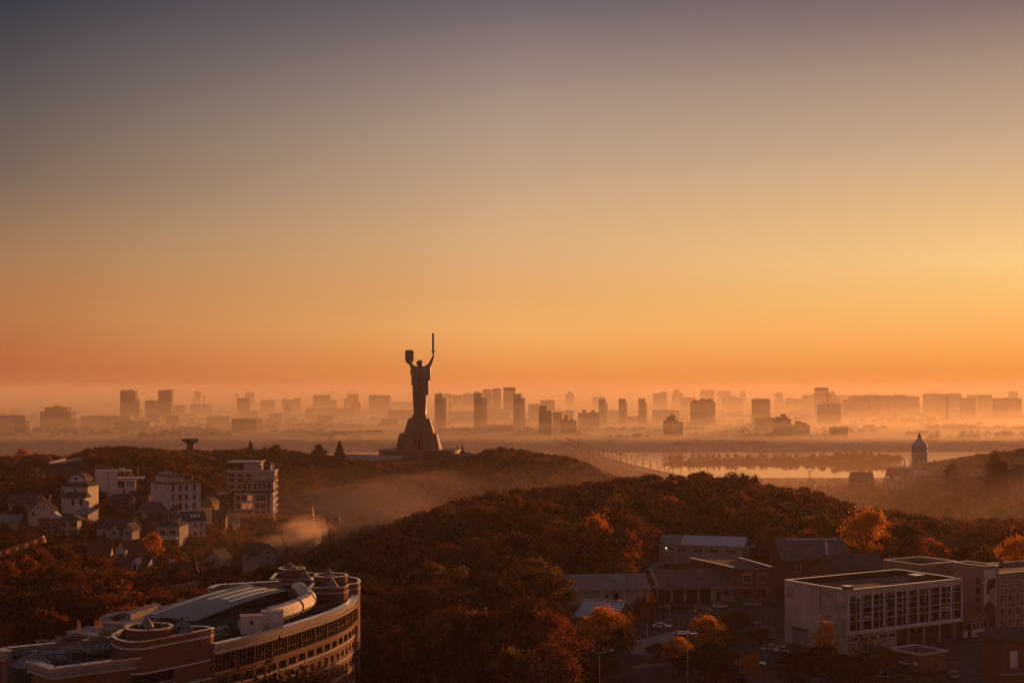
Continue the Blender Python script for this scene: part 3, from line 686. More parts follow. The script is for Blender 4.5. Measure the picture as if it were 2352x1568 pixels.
def _m(op, a, v):
    n = t.nodes.new('ShaderNodeMath'); n.operation = op; t.links.new(a, n.inputs[0]); n.inputs[1].default_value = v; return n.outputs[0]
f_ = _m('LESS_THAN', _m('FRACT', _m('MULTIPLY', s_.outputs[2], 0.62), 0.0), 0.16)
mx = t.nodes.new('ShaderNodeMix'); mx.data_type = 'RGBA'; t.links.new(f_, mx.inputs[0]); t.links.new(b.inputs['Base Color'].links[0].from_socket, mx.inputs[6]); mx.inputs[7].default_value = (0.33, 0.2, 0.17, 1); t.links.new(mx.outputs[2], b.inputs['Base Color'])
h = thing('house', 'dark red brick house with pale stripes and white balconies at its right end', 'house', at(113, 1247, 545), R(5))
part(h, 'wall', stripe, (-4.2, 4.4, 0, 9, -4, 9.3)); part(h, 'stair_glazing', glassroof, (0.3, 1.7, -0.12, 0, 0, 8.2))
part(h, 'parapet', stripe, (-4.2, 0, -0.15, 0.6, 9.3, 9.7))
for z in (7.2, 4.2): window(h, (-1.9, 0, z), 0, 0.5, 0.8)
window(h, (3.1, 0, 7.2), 0, 0.9, 1.4); window(h, (3.2, 0, 2.6), 0, 0.4, 0.6)
part(h, 'wing', dimwhite, (4.4, 10.4, 0.6, 8, -4, 8.6)); m = MB(); m.prism([(3.9, -0.8, 8.6), (12.6, -0.8, 8.6), (12.6, 8.6, 8.6), (3.9, 8.6, 8.6)], [(4.4, 3.5, 11), (8, 3.5, 11), (8, 5, 11), (4.4, 5, 11)]); m.build('roof', roofdark, h)
for z in (0.9, 3.9, 6.9):
    window(h, (5.5, 0.6, z), 0, 1.5, 2.0); window(h, (9.0, 0.6, z), 0, 2.0, 1.8)
    part(h, 'balcony', white, (4.5, 11.2, -0.8, 0.6, z - 1.5, z - 1.25), (6.6, 7.0, -0.8, 0.6, z - 1.25, z + 1.5))
m = MB(); m.prism([(-1.6, 2, 9.3), (4, 2, 9.3), (1.2, 2, 11.8)], [(-1.6, 7, 9.3), (4, 7, 9.3), (1.2, 7, 11.8)]); m.build('gable', white, h)
for x, z in ((1.9, 11.6), (2.6, 11.2), (3.6, 10.4)): lathe_part(h, 'satellite_dish', white, [(0.03, 0), (0.35, 0.1), (0.42, 0.25)], (x, 1.6, z), 10)
house('small pale house with one sloping roof and a glazed bay beside the striped house', 184, 1205, 575, 7.6, 7, 4.2, -18, 'mono', 2.0, white, roofgrey, [('F', (1.0, 2.0, 3.0), (3.3,), 0.7, 1.1)])
house('dark house with low mansard and two white framed windows', 276, 1183, 600, 11, 9, 6.4, 6, 'mansard', 2.6, M('dark_plaster', (0.07, 0.05, 0.045), 0.9, 0.2, 0.4), roofdark, [('F', (-4, 0.5, 4.2), (5.0,), 0.8, 1.6)], [(1, 4, 8.6, 0.8, 1.8)], fm=white)
h = house('brown brick house with a round dark dome behind the white cube house', 320, 1186, 610, 8.5, 8, 9.0, -10, 'flat', 0.6, redbrick, roofdark, [('F', (-2.4, 0, 2.4), (3.2, 6.6), 0.8, 1.6)], fm=redbrick)
lathe_part(h, 'dome', roofdark, [(3.5, 9.3), (3.6, 10.5), (3.3, 12), (2.6, 13.4), (1.6, 14.3), (0.5, 14.8), (0.5, 15.6), (0.05, 15.9)], (2.2, 4.2, 0), 20)
part(h, 'gable', redbrick, (-4.6, -1.2, -0.3, 2, 8.8, 11))
h = house('tall red brick house with wide eaves and stacked loggias', 362, 1217, 555, 14, 9, 7.2, -6, 'gx', 3.2, redbrick, roofbrown, [('F', (-4.8,), (5.6,), 1.3, 1.5), ('F', (-1.2,), (1.4, 5.4), 0.8, 1.2), ('F', (3.6, 5.4), (1.6, 5.2), 1.3, 2.0)], [(-3.6, 3.5, 8.4, 1.2, 2.4)], ov=1.0)
for z in (0.3, 3.4): part(h, 'balcony', plaster, (2.6, 6.6, -1.1, 0, z - 0.2, z + 0.1))
part(h, 'side_bay', plaster, (-6.2, -4.2, -0.4, 1.5, 4.6, 7.4))
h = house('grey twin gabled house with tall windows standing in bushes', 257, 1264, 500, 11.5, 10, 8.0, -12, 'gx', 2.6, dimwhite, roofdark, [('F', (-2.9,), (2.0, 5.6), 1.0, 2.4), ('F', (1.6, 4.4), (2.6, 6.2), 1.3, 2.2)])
for x, s in ((1.6, 2.0), (6.6, 1.8)):
    m = MB(); m.prism([(x - s, -1.4, -4), (x + s, -1.4, -4), (x + s, -1.4, 7.4), (x, -1.4, 7.4 + s * 1.1), (x - s, -1.4, 7.4)], [(x - s, 4, -4), (x + s, 4, -4), (x + s, 4, 7.4), (x, 4, 7.4 + s * 1.1), (x - s, 4, 7.4)]); m.build('bay', dimwhite, h)
    m = MB(); m.prism([(x - s - 0.5, -1.8, 7.0), (x, -1.8, 7.5 + s * 1.1), (x + s + 0.5, -1.8, 7.0), (x + s + 0.5, -1.8, 7.3), (x, -1.8, 7.9 + s * 1.1), (x - s - 0.5, -1.8, 7.3)], [(x - s - 0.5, 5, 7.0), (x, 5, 7.5 + s * 1.1), (x + s + 0.5, 5, 7.0), (x + s + 0.5, 5, 7.3), (x, 5, 7.9 + s * 1.1), (x - s - 0.5, 5, 7.3)]); m.build('bay_roof', roofdark, h)
    window(h, (x, -1.4, 6.4), 0, 1.5, 1.5); window(h, (x, -1.4, 2.4), 0, 1.1, 2.6)
h = house('white house with three bright roof lights in its dark roof', 447, 1246, 545, 8.2, 12, 8.6, 22, 'gx', 2.8, white, roofdark, [('F', (-2.6, 0.2, 2.6), (3.4, 6.8), 0.8, 1.5), ('L', (-3.2, 0.2), (3.2, 6.6), 1.0, 1.6)])
for k in range(4):
    m = MB(); x = -1.2 + k * 0.95; m.prism([(x, 1.2, 9.55), (x + 0.55, 1.2, 9.55), (x + 0.55, 3.2, 10.48), (x, 3.2, 10.48)], [(x, 1.15, 9.68), (x + 0.55, 1.15, 9.68), (x + 0.55, 3.15, 10.61), (x, 3.15, 10.61)]); m.build('roof_light', capmetal, h)
h = house('pale house with two wide balconies under the red brick house', 385, 1252, 520, 9.0, 9, 7.0, -8, 'hip', 2.0, dimwhite, roofdark, [('F', (-2, 2), (1.2, 4.6), 2.2, 1.8)])
for z in (0.0, 3.2): part(h, 'balcony', white, (-3.4, 4.2, -1.4, 0, z - 0.9, z - 0.05 + 0.3))
house('white house with curved gable left of the white framed block foot', 538, 1213, 625, 8, 14, 3.8, 62, 'gx', 3.2, white, roofdark, [('F', (-2, 2), (2.2,), 1.2, 1.6)], [(0, 8, 6.5, 0.8, 1.4)])
house('small pink house with arched gable right of the white cube', 472, 1178, 640, 6.5, 8, 3.6, -10, 'arch', 2.9, M('pink_wall', (0.34, 0.22, 0.17), 0.9, 0.15, 0.4), roofdark, [('F', (0.4,), (3.2,), 1.0, 2.0)])
gw = thing('garden_wall', 'long grey terrace wall in front of the white cube house', 'wall', at(428, 1181, 578)); part(gw, 'wall', dimwhite, (-9, 10, 0, 0.6, -4, 2.4), (-9.3, 10.3, -0.2, 0.8, 2.4, 2.7))
house('dark brown brick house with satellite dishes right of the roof light house', 497, 1222, 590, 7.5, 9, 6.4, 6, 'gx', 2.4, brownbrick, roofdark, [('F', (-1.5, 1.5), (2, 4.8), 0.9, 1.4)], fm=brownbrick)
h = house('red roofed cottage with one white dormer in the lower trees', 296, 1332, 420, 10, 9, 2.8, -16, 'gx', 4.2, white, roofred, [('F', (-2.8,), (1.4,), 1.1, 1.3)], [(-3.6, 4, 6, 0.8, 2.2)])
m = MB(); m.prism([(1.0, -0.2, 2.2), (3.0, -0.2, 2.2), (3.0, -0.2, 5.0), (2.0, -0.2, 6.4), (1.0, -0.2, 5.0)], [(1.0, 4, 2.2), (3.0, 4, 2.2), (3.0, 4, 5.0), (2.0, 4, 6.4), (1.0, 4, 5.0)]); dd = m.build('dormer', white, h); m = MB(); m.box((2.0, -0.25, 4.0), (1.0, 0.1, 2.0)); m.build('pane', glassdark, dd)
house('white cottage half hidden in trees above the dormer cottage', 226, 1290, 450, 7, 7, 2.6, 8, 'gx', 3.2, white, roofred, [('F', (-1.4, 1.0), (1.5,), 1.0, 1.6)])
house('cottage with a bright white gable edge in the middle of the lower trees', 278, 1288, 470, 6, 8, 3, -30, 'gy', 3.4, white, roofred)
h = house('white walled house with brown hipped roof and a pointed turret', 422, 1345, 405, 8.5, 8, 2.8, 24, 'gx', 3.4, white, roofred, [('F', (-2.6, 0.2, 2.8), (1.4,), 1.0, 1.5)], [(-3.0, 4, 5.6, 0.6, 1.6), (-1.8, 5, 5.6, 0.6, 1.2)])
lathe_part(h, 'turret', white, [(1.3, -4), (1.3, 3.4)], (3.0, 1.0, 0), 8); lathe_part(h, 'turret_roof', roofred, [(1.7, 3.4), (0.9, 5.6), (0.05, 9.0)], (3.0, 1.0, 0), 8)
fn = thing('fence', 'ochre board fence along the lane below the turret house', 'fence', at(423, 1362, 372)); m = MB()
P = [at(px, 1352, d) for px, d in ((391, 372), (424, 377), (456, 384))]; m.ribbon([p.xy for p in P], -0.1, 0.1, fn.location.z - 2, fn.location.z + 2.0); m.build('boards', M('ochre_boards', (0.42, 0.20, 0.08), 0.9, 0.15, 0.5), fn, True)
m = MB(); m.ribbon([p.xy for p in P], -0.18, 0.18, fn.location.z - 6, fn.location.z - 2); m.build('footing', concrete, fn, True)
house('pale house with grey gable roof at the smoke in the ravine', 575, 1300, 470, 7.5, 8, 4.2, -35, 'gx', 3.0, dimwhite, roofdark, [('F', (-1.2,), (2.4,), 1.2, 1.5), ('R', (0,), (2.6, 4.6), 0.8, 1.0)])
house('dim small gabled house in the haze between the lower trees', 488, 1303, 480, 6, 7, 3, -20, 'gy', 2.8, dimwhite, roofdark, [('F', (0.5,), (2.0,), 0.9, 1.6)])
h = thing('house', 'round walled house with conical roof in the misty ravine', 'house', at(706, 1178, 830)); lathe_part(h, 'wall', plaster, [(5.2, -4), (5.2, 6.5)], (0, 0, 0), 20); lathe_part(h, 'roof', roofdark, [(5.9, 6.3), (2.0, 9.5), (0.05, 10)], (0, 0, 0), 20)
m = MB(); m.bx(-0.7, 0.7, -0.7, 0.7, 9.0, 11.4); m.build('chimney', redbrick, h)
for a in (0.1, 0.5): window(h, (5.2 * math.sin(a), -5.2 * math.cos(a), 3.4), a, 1.0, 1.8)
house('red gabled cottage right of the tall grey apartment block', 652, 1196, 760, 8, 8, 3.4, -40, 'gx', 4.2, redbrick, roofred, [('R', (0,), (3.0,), 1.4, 2.4)], [(-1, 4, 6, 0.8, 2.4)])
house('brown gabled cottage beside the red gabled cottage', 690, 1190, 790, 7, 8, 4.0, -35, 'gx', 4.0, dimwhite, roofred, [('F', (-1, 1.5), (2.2,), 0.9, 1.6)])
for px, d, w_, lab in ((788, 905, 14, 'wide low white hall with arched roof in the ravine mist'), (860, 925, 20, 'long pale shed half lost in the ravine mist behind the crane')):
    house(lab, px, 1183, d, w_, 12, 2.6, 4, 'arch', 2.6, white, rooftin, name='shed', cat='shed')
cs = thing('building_shell', 'pale concrete building shell under construction by the crane', 'building shell', at(695, 1250, 690), R(-14))
part(cs, 'wall', concrete, (-4, 6.5, 0, 8, -6, 5.8), (-9, -4, 2, 9, -6, 2.5)); part(cs, 'slab', concrete, (-9.4, 6.9, -0.4, 9.4, 5.8, 6.15))
for x in (-2, 1.5, 5): window(cs, (x, 0, 2.8), 0, 1.6, 1.8, fm=concrete)
gf = thing('drying_rack', 'row of small white A frames on a dark yard at the left edge', 'rack', at(20, 1148, 680))
for i, x in enumerate((-6, -2.5, 1.2, 5)):
    m = MB(); m.beam((x, 0, 0), (x, 0, 3.2), 0.14); m.beam((x, 0, 3.2), (x + 1.4, 0, 0), 0.14); m.beam((x, 0, 0), (x + 1.4, 0, 0), 0.1); m.build('frame', white, gf)

# ------------------------------------------------------------------ tower cranes
def lattice(m, p, q, w, n, t=0.14):
    """square lattice girder from p to q"""
    p, q = Vector(p), Vector(q); d = (q - p).normalized(); u = d.orthogonal().normalized() if abs(d.z) > 0.9 else d.cross(Vector((0, 0, 1))).normalized(); v = d.cross(u)
    cs_ = [(u + v) * w / 2, (u - v) * w / 2, (-u - v) * w / 2, (-u + v) * w / 2]
    for c in cs_: m.beam(p + c, q + c, t)
    for k in range(n):
        a, b = p.lerp(q, k / n), p.lerp(q, (k + 1) / n)
        for i in range(4): m.beam(a + cs_[i], b + cs_[(i + 1) % 4], t * 0.7); m.beam(b + cs_[i], b + cs_[(i + 1) % 4], t * 0.7)
def crane(label, px, py, D, hm, jib, cj, yaw, up=0.0, mat=None, top=5.0, w=1.6, detail=True, group=None):
    c_ = thing('tower_crane', label, 'crane', at(px, py, D), R(yaw), group); mat = mat or craneyel
    m = MB()
    lattice(m, (0, 0, -4), (0, 0, hm), w, max(4, int(hm / 2.5)), 0.2) if detail else m.beam((0, 0, -4), (0, 0, hm), w)
    m.build('mast', mat, c_)
    e = Vector((jib * math.cos(up), 0, hm + 1.2 + jib * math.sin(up))); b_ = Vector((-cj, 0, hm + 1.2 - cj * math.sin(up)))
    m = MB()
    lattice(m, (0, 0, hm + 1.2), e, w * 0.75, max(6, int(jib / 2.2)), 0.3) if detail else m.beam((0, 0, hm + 1.2), e, w * 0.7)
    m.build('jib', mat, c_)
    m = MB(); m.beam((0, 0, hm + 1.2), b_, w * 0.5); m.build('counter_jib', mat, c_)
    m = MB(); m.box((b_.x + 1.2, 0, b_.z - 0.9), (2.6, w * 0.9, 2.2)); m.build('counterweight', concrete, c_)
    m = MB(); m.prism([(-w / 2, -w / 2, hm), (w / 2, -w / 2, hm), (w / 2, w / 2, hm), (-w / 2, w / 2, hm)], [(-.2, -.2, hm + top), (.2, -.2, hm + top), (.2, .2, hm + top), (-.2, .2, hm + top)]); m.build('tower_head', mat, c_)
    if detail:
        m = MB(); m.beam((0, 0, hm + top), e.lerp(Vector((0, 0, hm + 1.2)), 0.3), 0.12); m.beam((0, 0, hm + top), b_, 0.12); m.build('tie_bar', mat, c_)
        m = MB(); m.box((0.9, -w * 0.8, hm - 0.6), (1.4, 1.3, 1.9)); m.build('cab', white, c_)
        m = MB(); m.box((0, 0, hm - 3), (w * 1.5, w * 1.5, 1.3)); m.build('slewing_ring', darkmetal, c_)
    return c_
crane('yellow tower crane with raised boom in the glowing ravine mist', 876, 1215, 800, 12.5, 11.5, 3.5, 190, -0.28, craneyel, 9.5)
cr2 = crane('rust red tower crane with a long level jib in front of the ravine', 717, 1252, 640, 11.5, 36, 12.5, 176, 0.02, rust, 6)
m = MB(); m.beam((15.8, 0, 12.5), (15.8, 0, -1.5), 0.1); m.box((15.8, 0, -1.8), (0.6, 0.5, 0.8)); m.build('hoist_rope', darkmetal, cr2)
c3 = crane('sunlit tower crane boom reaching in from the left edge', -250, 1437, 330, 6.8, 37.5, 8, 0, 0.33, rust, 5)
# ------------------------------------------------------------------ near building with the curved brick front (left foreground)
ob = thing('office_building', 'large orange brick office building with curved front, white cornices and round rooftop drums', 'office building', (-42, 200, CZ - 64))
WB = dict(parent=ob, world=True)
def zz(v): return CZ - v
A1 = [(-39.9, 189.6), (-35.1, 198.0), (-30.7, 208.8), (-27.1, 220.0), (-25.7, 230.4), (-26.6, 238.5)]
front = spline(A1, 14)
fr = [p.xy for p in front]
wing = [(-67.0, 186.4), (-60.4, 178.2), (-55.9, 173.4), (-46.4, 181.2)]
back = [(-27.0, 243), (-28, 250), (-33, 254), (-40.7, 251.5), (-50.7, 247), (-55.5, 222), (-53.2, 196.2)]
outline = wing + [(-45.0, 182.4)] + [tuple(p) for p in fr] + back
m = MB(); m.ext(outline, zz(68), zz(35.2)); m.build('wall', ochre, **WB)
ins = [(-65.6, 186.6), (-60.2, 179.6), (-55.9, 175.0), (-46.8, 182.6), (-45.6, 184)] + [(p.x - 1.0, p.y + 0.5) for p in fr] + [(-28.0, 243), (-29, 249), (-33, 252.8), (-40.5, 250.3), (-49.5, 246), (-54.3, 222), (-52.4, 197.2)]
m = MB(); m.ext(ins, zz(35.1), zz(35.0)); m.build('roof', bitumen, **WB)
def cornice(path, name='cornice', lip=0.55):
    m = MB()
    m.ribbon(path, -0.5, lip, zz(34.35), zz(34.0)); m.ribbon(path, -0.45, lip * 0.62, zz(34.75), zz(34.352)); m.ribbon(path, -0.4, lip * 0.25, zz(35.0), zz(34.752)); m.ribbon(path, -0.4, lip * 0.8, zz(35.35), zz(35.002))
    return m.build(name, trim, **WB)
def coping(path, parent, w0=-0.55, w1=0.6, z=33.97, step=1.6, mat=None):
    """metal cap laid in sheets with open joints"""
    m = MB(); pts = walk(path, 0.2); n = int(step / 0.2)
    for i in range(0, len(pts) - 1, n):
        seg = [pts[k][0].xy for k in range(i, min(i + n, len(pts) - 1) + 1)]
        if len(seg) > 2:
            a, b = seg[0], seg[-1]; a = a.lerp(seg[1], 0.35); b = b.lerp(seg[-2], 0.35)
            m.ribbon([a] + seg[1:-1] + [b], w0, w1, zz(z) - 0.03, zz(z) + 0.05)
    m.build('coping', mat or capmetal, parent, True)
main = [(p.x, p.y) for p in front[:-6]]
cornice_o = cornice(main); coping(main, cornice_o)
for path in (wing[1:], [(-53.2, 195.9), (-67.0, 186.4)], [(-67.0, 186.4), (-65.2, 184.2)], [(-40.7, 251.8), (-50.9, 247.2), (-51.6, 243)], [(-33.4, 254.3), (-36, 253.4)]):
    q = cornice(path); coping(path, q)
# arched white beam over the rear roof
m = MB(); P = spline([(-47.4, 249.2), (-45.3, 245.5), (-44.6, 240.5), (-45.6, 236)], 6); m.ribbon([p.xy for p in P], -0.7, 0.7, zz(34.6), zz(34.0)); m.build('roof_beam', white, **WB)
# glazed band under the cornice: every bay a window
glass_path = [p.xy for p in front[:-8]]
m = MB(); m.ribbon(glass_path, -0.2, 0.06, zz(37.75), zz(35.36)); m.build('window_band', glassdark, **WB)
m = MB(); m.ribbon(glass_path, -0.2, 0.34, zz(38.2), zz(37.76)); m.build('sill', brownbrick, **WB)
m = MB(); m.ribbon(glass_path, 0.06, 0.14, zz(36.98), zz(36.88)); m.ribbon(glass_path, 0.06, 0.14, zz(35.52), zz(35.37)); m.build('transom', ochre, **WB)
for k, (p, h) in enumerate(walk(glass_path, 0.82)):
    if k == 0 or k % 5 == 0:
        m = MB(); m.box((0, -0.19, 0), (0.16, 0.22, 2.36)); o = m.build('mullion', ochre, ob)
    else:
        o = link('mullion', mull, ob) if k > 1 else None
        if o is None:
            m = MB(); m.box((0, -0.13, 0), (0.09, 0.12, 2.36)); o = m.build('mullion', ochre, ob); mull = o.data
    o.location = Vector((p.x, p.y, zz(36.57))) - ob.location; o.rotation_euler = (0, 0, h)
# slit windows in pairs, string courses, square windows
sl = MB(); sl.box((0, -0.06, 0), (0.24, 0.12, 0.95)); slm = sl.mesh('slit_window', glassdark)
sq = MB(); sq.box((0, -0.06, 0), (0.45, 0.12, 0.95)); sqm = sq.mesh('window', glassdark)
def on_wall(me, name, p, h, z):
    o = link(name, me, ob); o.location = Vector((p.x, p.y, zz(z))) - ob.location; o.rotation_euler = (0, 0, h)
fl_path = [p.xy for p in front[2:-12]]
for k, (p, h) in enumerate(walk(fl_path, 0.55)):
    if k % 5 in (0, 1, 2): on_wall(slm, 'slit_window', p, h, 39.2)
for z in (41.3, 43.7, 46.2):
    for k, (p, h) in enumerate(walk(fl_path, 2.3)): on_wall(sqm, 'window', p, h, z)
for z in (40.0, 42.4, 44.9, 47.4):
    m = MB(); m.ribbon(fl_path, -0.1, 0.12, zz(z) - 0.09, zz(z) + 0.09); m.build('string_course', white, **WB)
# rounded balconies on the far right corner
for z in (36.4, 39.2, 41.7, 44.2):
    c0 = Vector((-27.0, 237.0, 0)); P = [(c0.x + 1.5 * math.cos(a), c0.y + 2.2 * math.sin(a)) for a in [R(-95 + 12 * k) for k in range(16)]]
    m = MB(); m.ribbon(P, -0.22, 0.0, zz(z), zz(z) + 1.0); m.ext([(c0.x - 1, c0.y - 2.2)] + P + [(c0.x - 1, c0.y + 2.2)], zz(z) - 0.2, zz(z)); b_ = m.build('balcony', ochre, **WB)
    m = MB(); m.ribbon(P, -0.28, 0.08, zz(z) + 1.0, zz(z) + 1.12); m.build('coping', capmetal, b_, True)

def block(path, ztop, zbase, zroof, band=1.0, w=0.35):
    """rooftop block: brick parapet on a closed plan, white cap and band, dark roof"""
    P = [Vector((p[0], p[1], 0)) for p in path]
    m = MB(); m.ribbon([p.xy for p in P], -w, 0, zz(zbase), zz(ztop), True); w_ = m.build('block_wall', ochre, **WB)
    m = MB(); m.ribbon([p.xy for p in P], -w - 0.06, 0.08, zz(ztop) + 0.002, zz(ztop) + 0.13, True); m.build('coping', capmetal, w_, True)
    m = MB(); m.ribbon([p.xy for p in P], 0.0, 0.07, zz(ztop + band) - 0.1, zz(ztop + band) + 0.1, True); m.build('string_course', white, w_, True)
    cx = sum(p.x for p in P) / len(P); cy = sum(p.y for p in P) / len(P)
    m = MB(); m.ext([(cx + (p.x - cx) * 0.985, cy + (p.y - cy) * 0.985) for p in P], zz(zroof) - 0.2, zz(zroof)); m.build('block_roof', bitumen, w_, True)
    return w_
def drum(x, y, r, ztop, zb):
    P = [(x + r * math.cos(2 * math.pi * k / 40), y + r * math.sin(2 * math.pi * k / 40)) for k in range(40)]
    w_ = block(P, ztop, zb, ztop + 0.75, band=20, w=0.3)
    # ventilator hood
    lathe_part(w_, 'ventilator', hood, [(0.62, 0), (0.62, 0.7), (0.95, 0.75), (0.55, 1.35), (0.08, 1.9)], tuple(Vector((x - 0.6, y + 1.1, zz(ztop + 0.75))) - origin(w_)), 12)
    m = MB(); q = random.Random(int(x * 10))
    for k in range(6):
        a = q.uniform(0, 6.28); rr = q.uniform(0.3, r - 1.0); m.tube([(x + rr * math.cos(a), y + rr * math.sin(a), zz(ztop + 0.7)), (x + rr * math.cos(a), y + rr * math.sin(a), zz(ztop) + q.uniform(-0.1, 0.25)), (x + rr * math.cos(a) + q.uniform(-.9, .9), y + rr * math.sin(a) + q.uniform(-.5, .5), zz(ztop) + q.uniform(-0.1, 0.25))], q.uniform(0.12, 0.26), 8)
    m.build('pipework', steel, w_, True)
    m = MB()
    for dx in (0, 0.7): m.beam((x + r * 0.55 + dx, y - 0.2, zz(ztop + 0.7)), (x + r * 0.55 + dx, y - 0.2, zz(ztop) + 0.75), 0.09)
    m.beam((x + r * 0.55, y - 0.2, zz(ztop) + 0.75), (x + r * 0.55 + 0.7, y - 0.2, zz(ztop) + 0.75), 0.09); m.build('hoist_frame', darkmetal, w_, True)
    return w_
def pyramid(x, y, s, zb, hb, h, rot):
    m = MB(); m.box((x, y, zz(zb) + hb / 2), (s, s, hb), rot); b_ = m.build('skylight_base', ochre, **WB)
    c = [(x + s * 0.52 * (math.cos(rot) * a - math.sin(rot) * b), y + s * 0.52 * (math.sin(rot) * a + math.cos(rot) * b), zz(zb) + hb + 0.02) for a, b in ((-1, -1), (1, -1), (1, 1), (-1, 1))]
    top = Vector((x, y, zz(zb) + hb + h))
    m = MB(); m.loft([c, [top + (Vector(p) - top) * 0.01 for p in c]]); m.build('skylight', glassroof, b_, True)
    m = MB()
    for i in range(4):
        p, q = Vector(c[i]), Vector(c[(i + 1) % 4]); m.beam(p, top, 0.11); m.beam(p, q, 0.12); m.beam(p.lerp(top, .45), q.lerp(top, .45), 0.08)
        for k in (1, 2): m.beam(p.lerp(q, k / 3), p.lerp(q, k / 3).lerp(top, 0.5 if k == 1 else .5), 0.07)
    m.build('glazing_bar', darkmetal, b_, True)
# corner block with the big drum, wavy front running down the facade
wavy = [p.xy for p in spline([(-52.0, 184.6), (-50.6, 181.6), (-48.6, 179.9), (-46.6, 180.2), (-45.2, 182.0), (-43.6, 184.2), (-41.6, 187.0), (-40.1, 189.3)], 8)] + [Vector((-39.9, 190.2)), Vector((-41.3, 191.6)), Vector((-49.8, 191.8)), Vector((-52.0, 188.6))]
b1 = block(wavy, 32.0, 68, 33.1, band=0.85)
for z in (36.0, 38.4, 40.9):
    m = MB(); m.ribbon(wavy[:-3], 0.0, 0.08, zz(z) - 0.1, zz(z) + 0.1); m.build('string_course', white, b1, True)
for px_, z in ((452, 33.75), (452, 36.6), (454, 39.2)):
    k = (px_ - CX) / F; t_ = (k * 182.4 + 44.9) / (5 - k * 7.3)
    c0 = Vector((-44.9 + 5 * t_, 182.4 + 7.3 * t_, zz(z))); d_ = Vector((5, 7.3, 0)).normalized(); n_ = Vector((d_.y, -d_.x, 0))
    m = MB(); ringp = lambda r, o: [c0 + n_ * o + d_ * r * math.cos(a) + Vector((0, 0, r * math.sin(a))) for a in [2 * math.pi * i / 24 for i in range(24)]]
    m.loft([ringp(0.62, -0.3), ringp(0.62, 0.2), ringp(0.46, 0.2), ringp(0.46, -0.3)], cap=False); pw = m.build('round_window', ochre, b1, True)
    m = MB(); m.loft([ringp(0.47, -0.2), ringp(0.47, 0.1)]); m.build('pane', glassdark, pw, True)
m = MB(); m.ribbon([p for p in wavy[18:40]], 0.02, 0.1, zz(38.2), zz(36.15)); lg = m.build('loggia', glassdark, b1, True)
m = MB(); m.ribbon([p for p in wavy[18:40]], 0.1, 0.5, zz(38.4), zz(38.25)); m.ribbon([p for p in wavy[18:40]], 0.42, 0.48, zz(37.75), zz(37.7)); m.ribbon([p for p in wavy[18:40]], 0.42, 0.48, zz(37.45), zz(37.4)); m.build('railing', white, lg, True)
drum(-47.6, 186.6, 3.05, 31.2, 33.2)
pyramid(-43.7, 188.6, 2.7, 33.1, 0.6, 2.3, R(40))
# right hand block with drum and pyramid
rb = [Vector((-33.6, 234.8)), Vector((-28.6, 235.4))] + [p.xy for p in spline([(-27.9, 236.0), (-27.4, 237.4), (-27.5, 238.4), (-27.0, 239.8), (-26.1, 240.6), (-25.9, 242.5), (-26.5, 246), (-28.2, 248.6), (-31.0, 249.2)], 6)] + [Vector((-33.5, 248))]
b2 = block(rb, 32.9, 68, 34.2, band=0.85)
drum(-31.0, 243.6, 2.85, 31.9, 34.3)
pyramid(-30.3, 238.2, 2.6, 34.2, 0.75, 2.0, R(8))
m = MB()
for x in (-31.3, -30.6): m.beam((x, 234.6, zz(35)), (x, 234.6, zz(32.6)), 0.08)
for k in range(7): m.beam((-31.3, 234.6, zz(34.8 - k * 0.33)), (-30.6, 234.6, zz(34.8 - k * 0.33)), 0.06)
m.build('ladder', darkmetal, **WB)
# rear block with drum and pyramid
rc = [Vector((-43.2, 254)), Vector((-36.6, 253.2))] + [p.xy for p in spline([(-36.2, 253.4), (-35.6, 254.6), (-36.0, 256), (-35.0, 257.4), (-34.6, 259.4), (-35.8, 262), (-38.5, 263.6)], 6)] + [Vector((-43.6, 262))]
b3 = block(rc, 34.0, 68, 34.9, band=0.8)
drum(-40.0, 258.6, 2.35, 32.6, 35.0)
pyramid(-37.4, 255.2, 2.9, 34.9, 0.5, 2.3, R(12))
# barrel roof of corrugated sheet on its brick end wall
va, vb = Vector((-48.6, 214.5, 0)), Vector((-37.6, 239.0, 0)); vd = (vb - va).normalized(); vl_ = (vb - va).length; vn = Vector((-vd.y, vd.x, 0)) * 1.0
vn = (vn + vd * 0.15).normalized()
def vault_z(t): return float(-np.interp(t, [0, .12, .25, .38, .5, .62, .75, .87, 1], [-35.2, -34.83, -34.5, -34.22, -34.0, -33.84, -33.74, -33.72, -33.85]))
prof_v = [(k / 24, vault_z(k / 24)) for k in range(25)]
m = MB(); low = [va + vd * vl_ * t for t, z in prof_v]
m.prism([(p.x, p.y, zz(36)) for p in (low[0], low[-1])] + [(p.x, p.y, zz(z) - 0.05) for p, (t, z) in reversed(list(zip(low, prof_v)))], [((p + vn * 9.2).x, (p + vn * 9.2).y, zz(36)) for p in (low[0], low[-1])] + [((p + vn * 9.2).x, (p + vn * 9.2).y, zz(z) - 0.05) for p, (t, z) in reversed(list(zip(low, prof_v)))])
m.build('hall_wall', ochre, **WB)
m = MB(); e0 = -0.7
m.loft([[(p + vn * e0 + Vector((0, 0, zz(z)))), (p + vn * 10 + Vector((0, 0, zz(z)))), (p + vn * 10 + Vector((0, 0, zz(z) + 0.14))), (p + vn * e0 + Vector((0, 0, zz(z) + 0.14)))] for p, (t, z) in zip(low, prof_v)])
sheetm = M('barrel_sheet', (0.20, 0.18, 0.18), 0.45, 0.15, 0.5, 0.3, wave=('DIAGONAL', 0.45, 0.05))
vr = m.build('barrel_roof', sheetm, **WB)
m = MB()
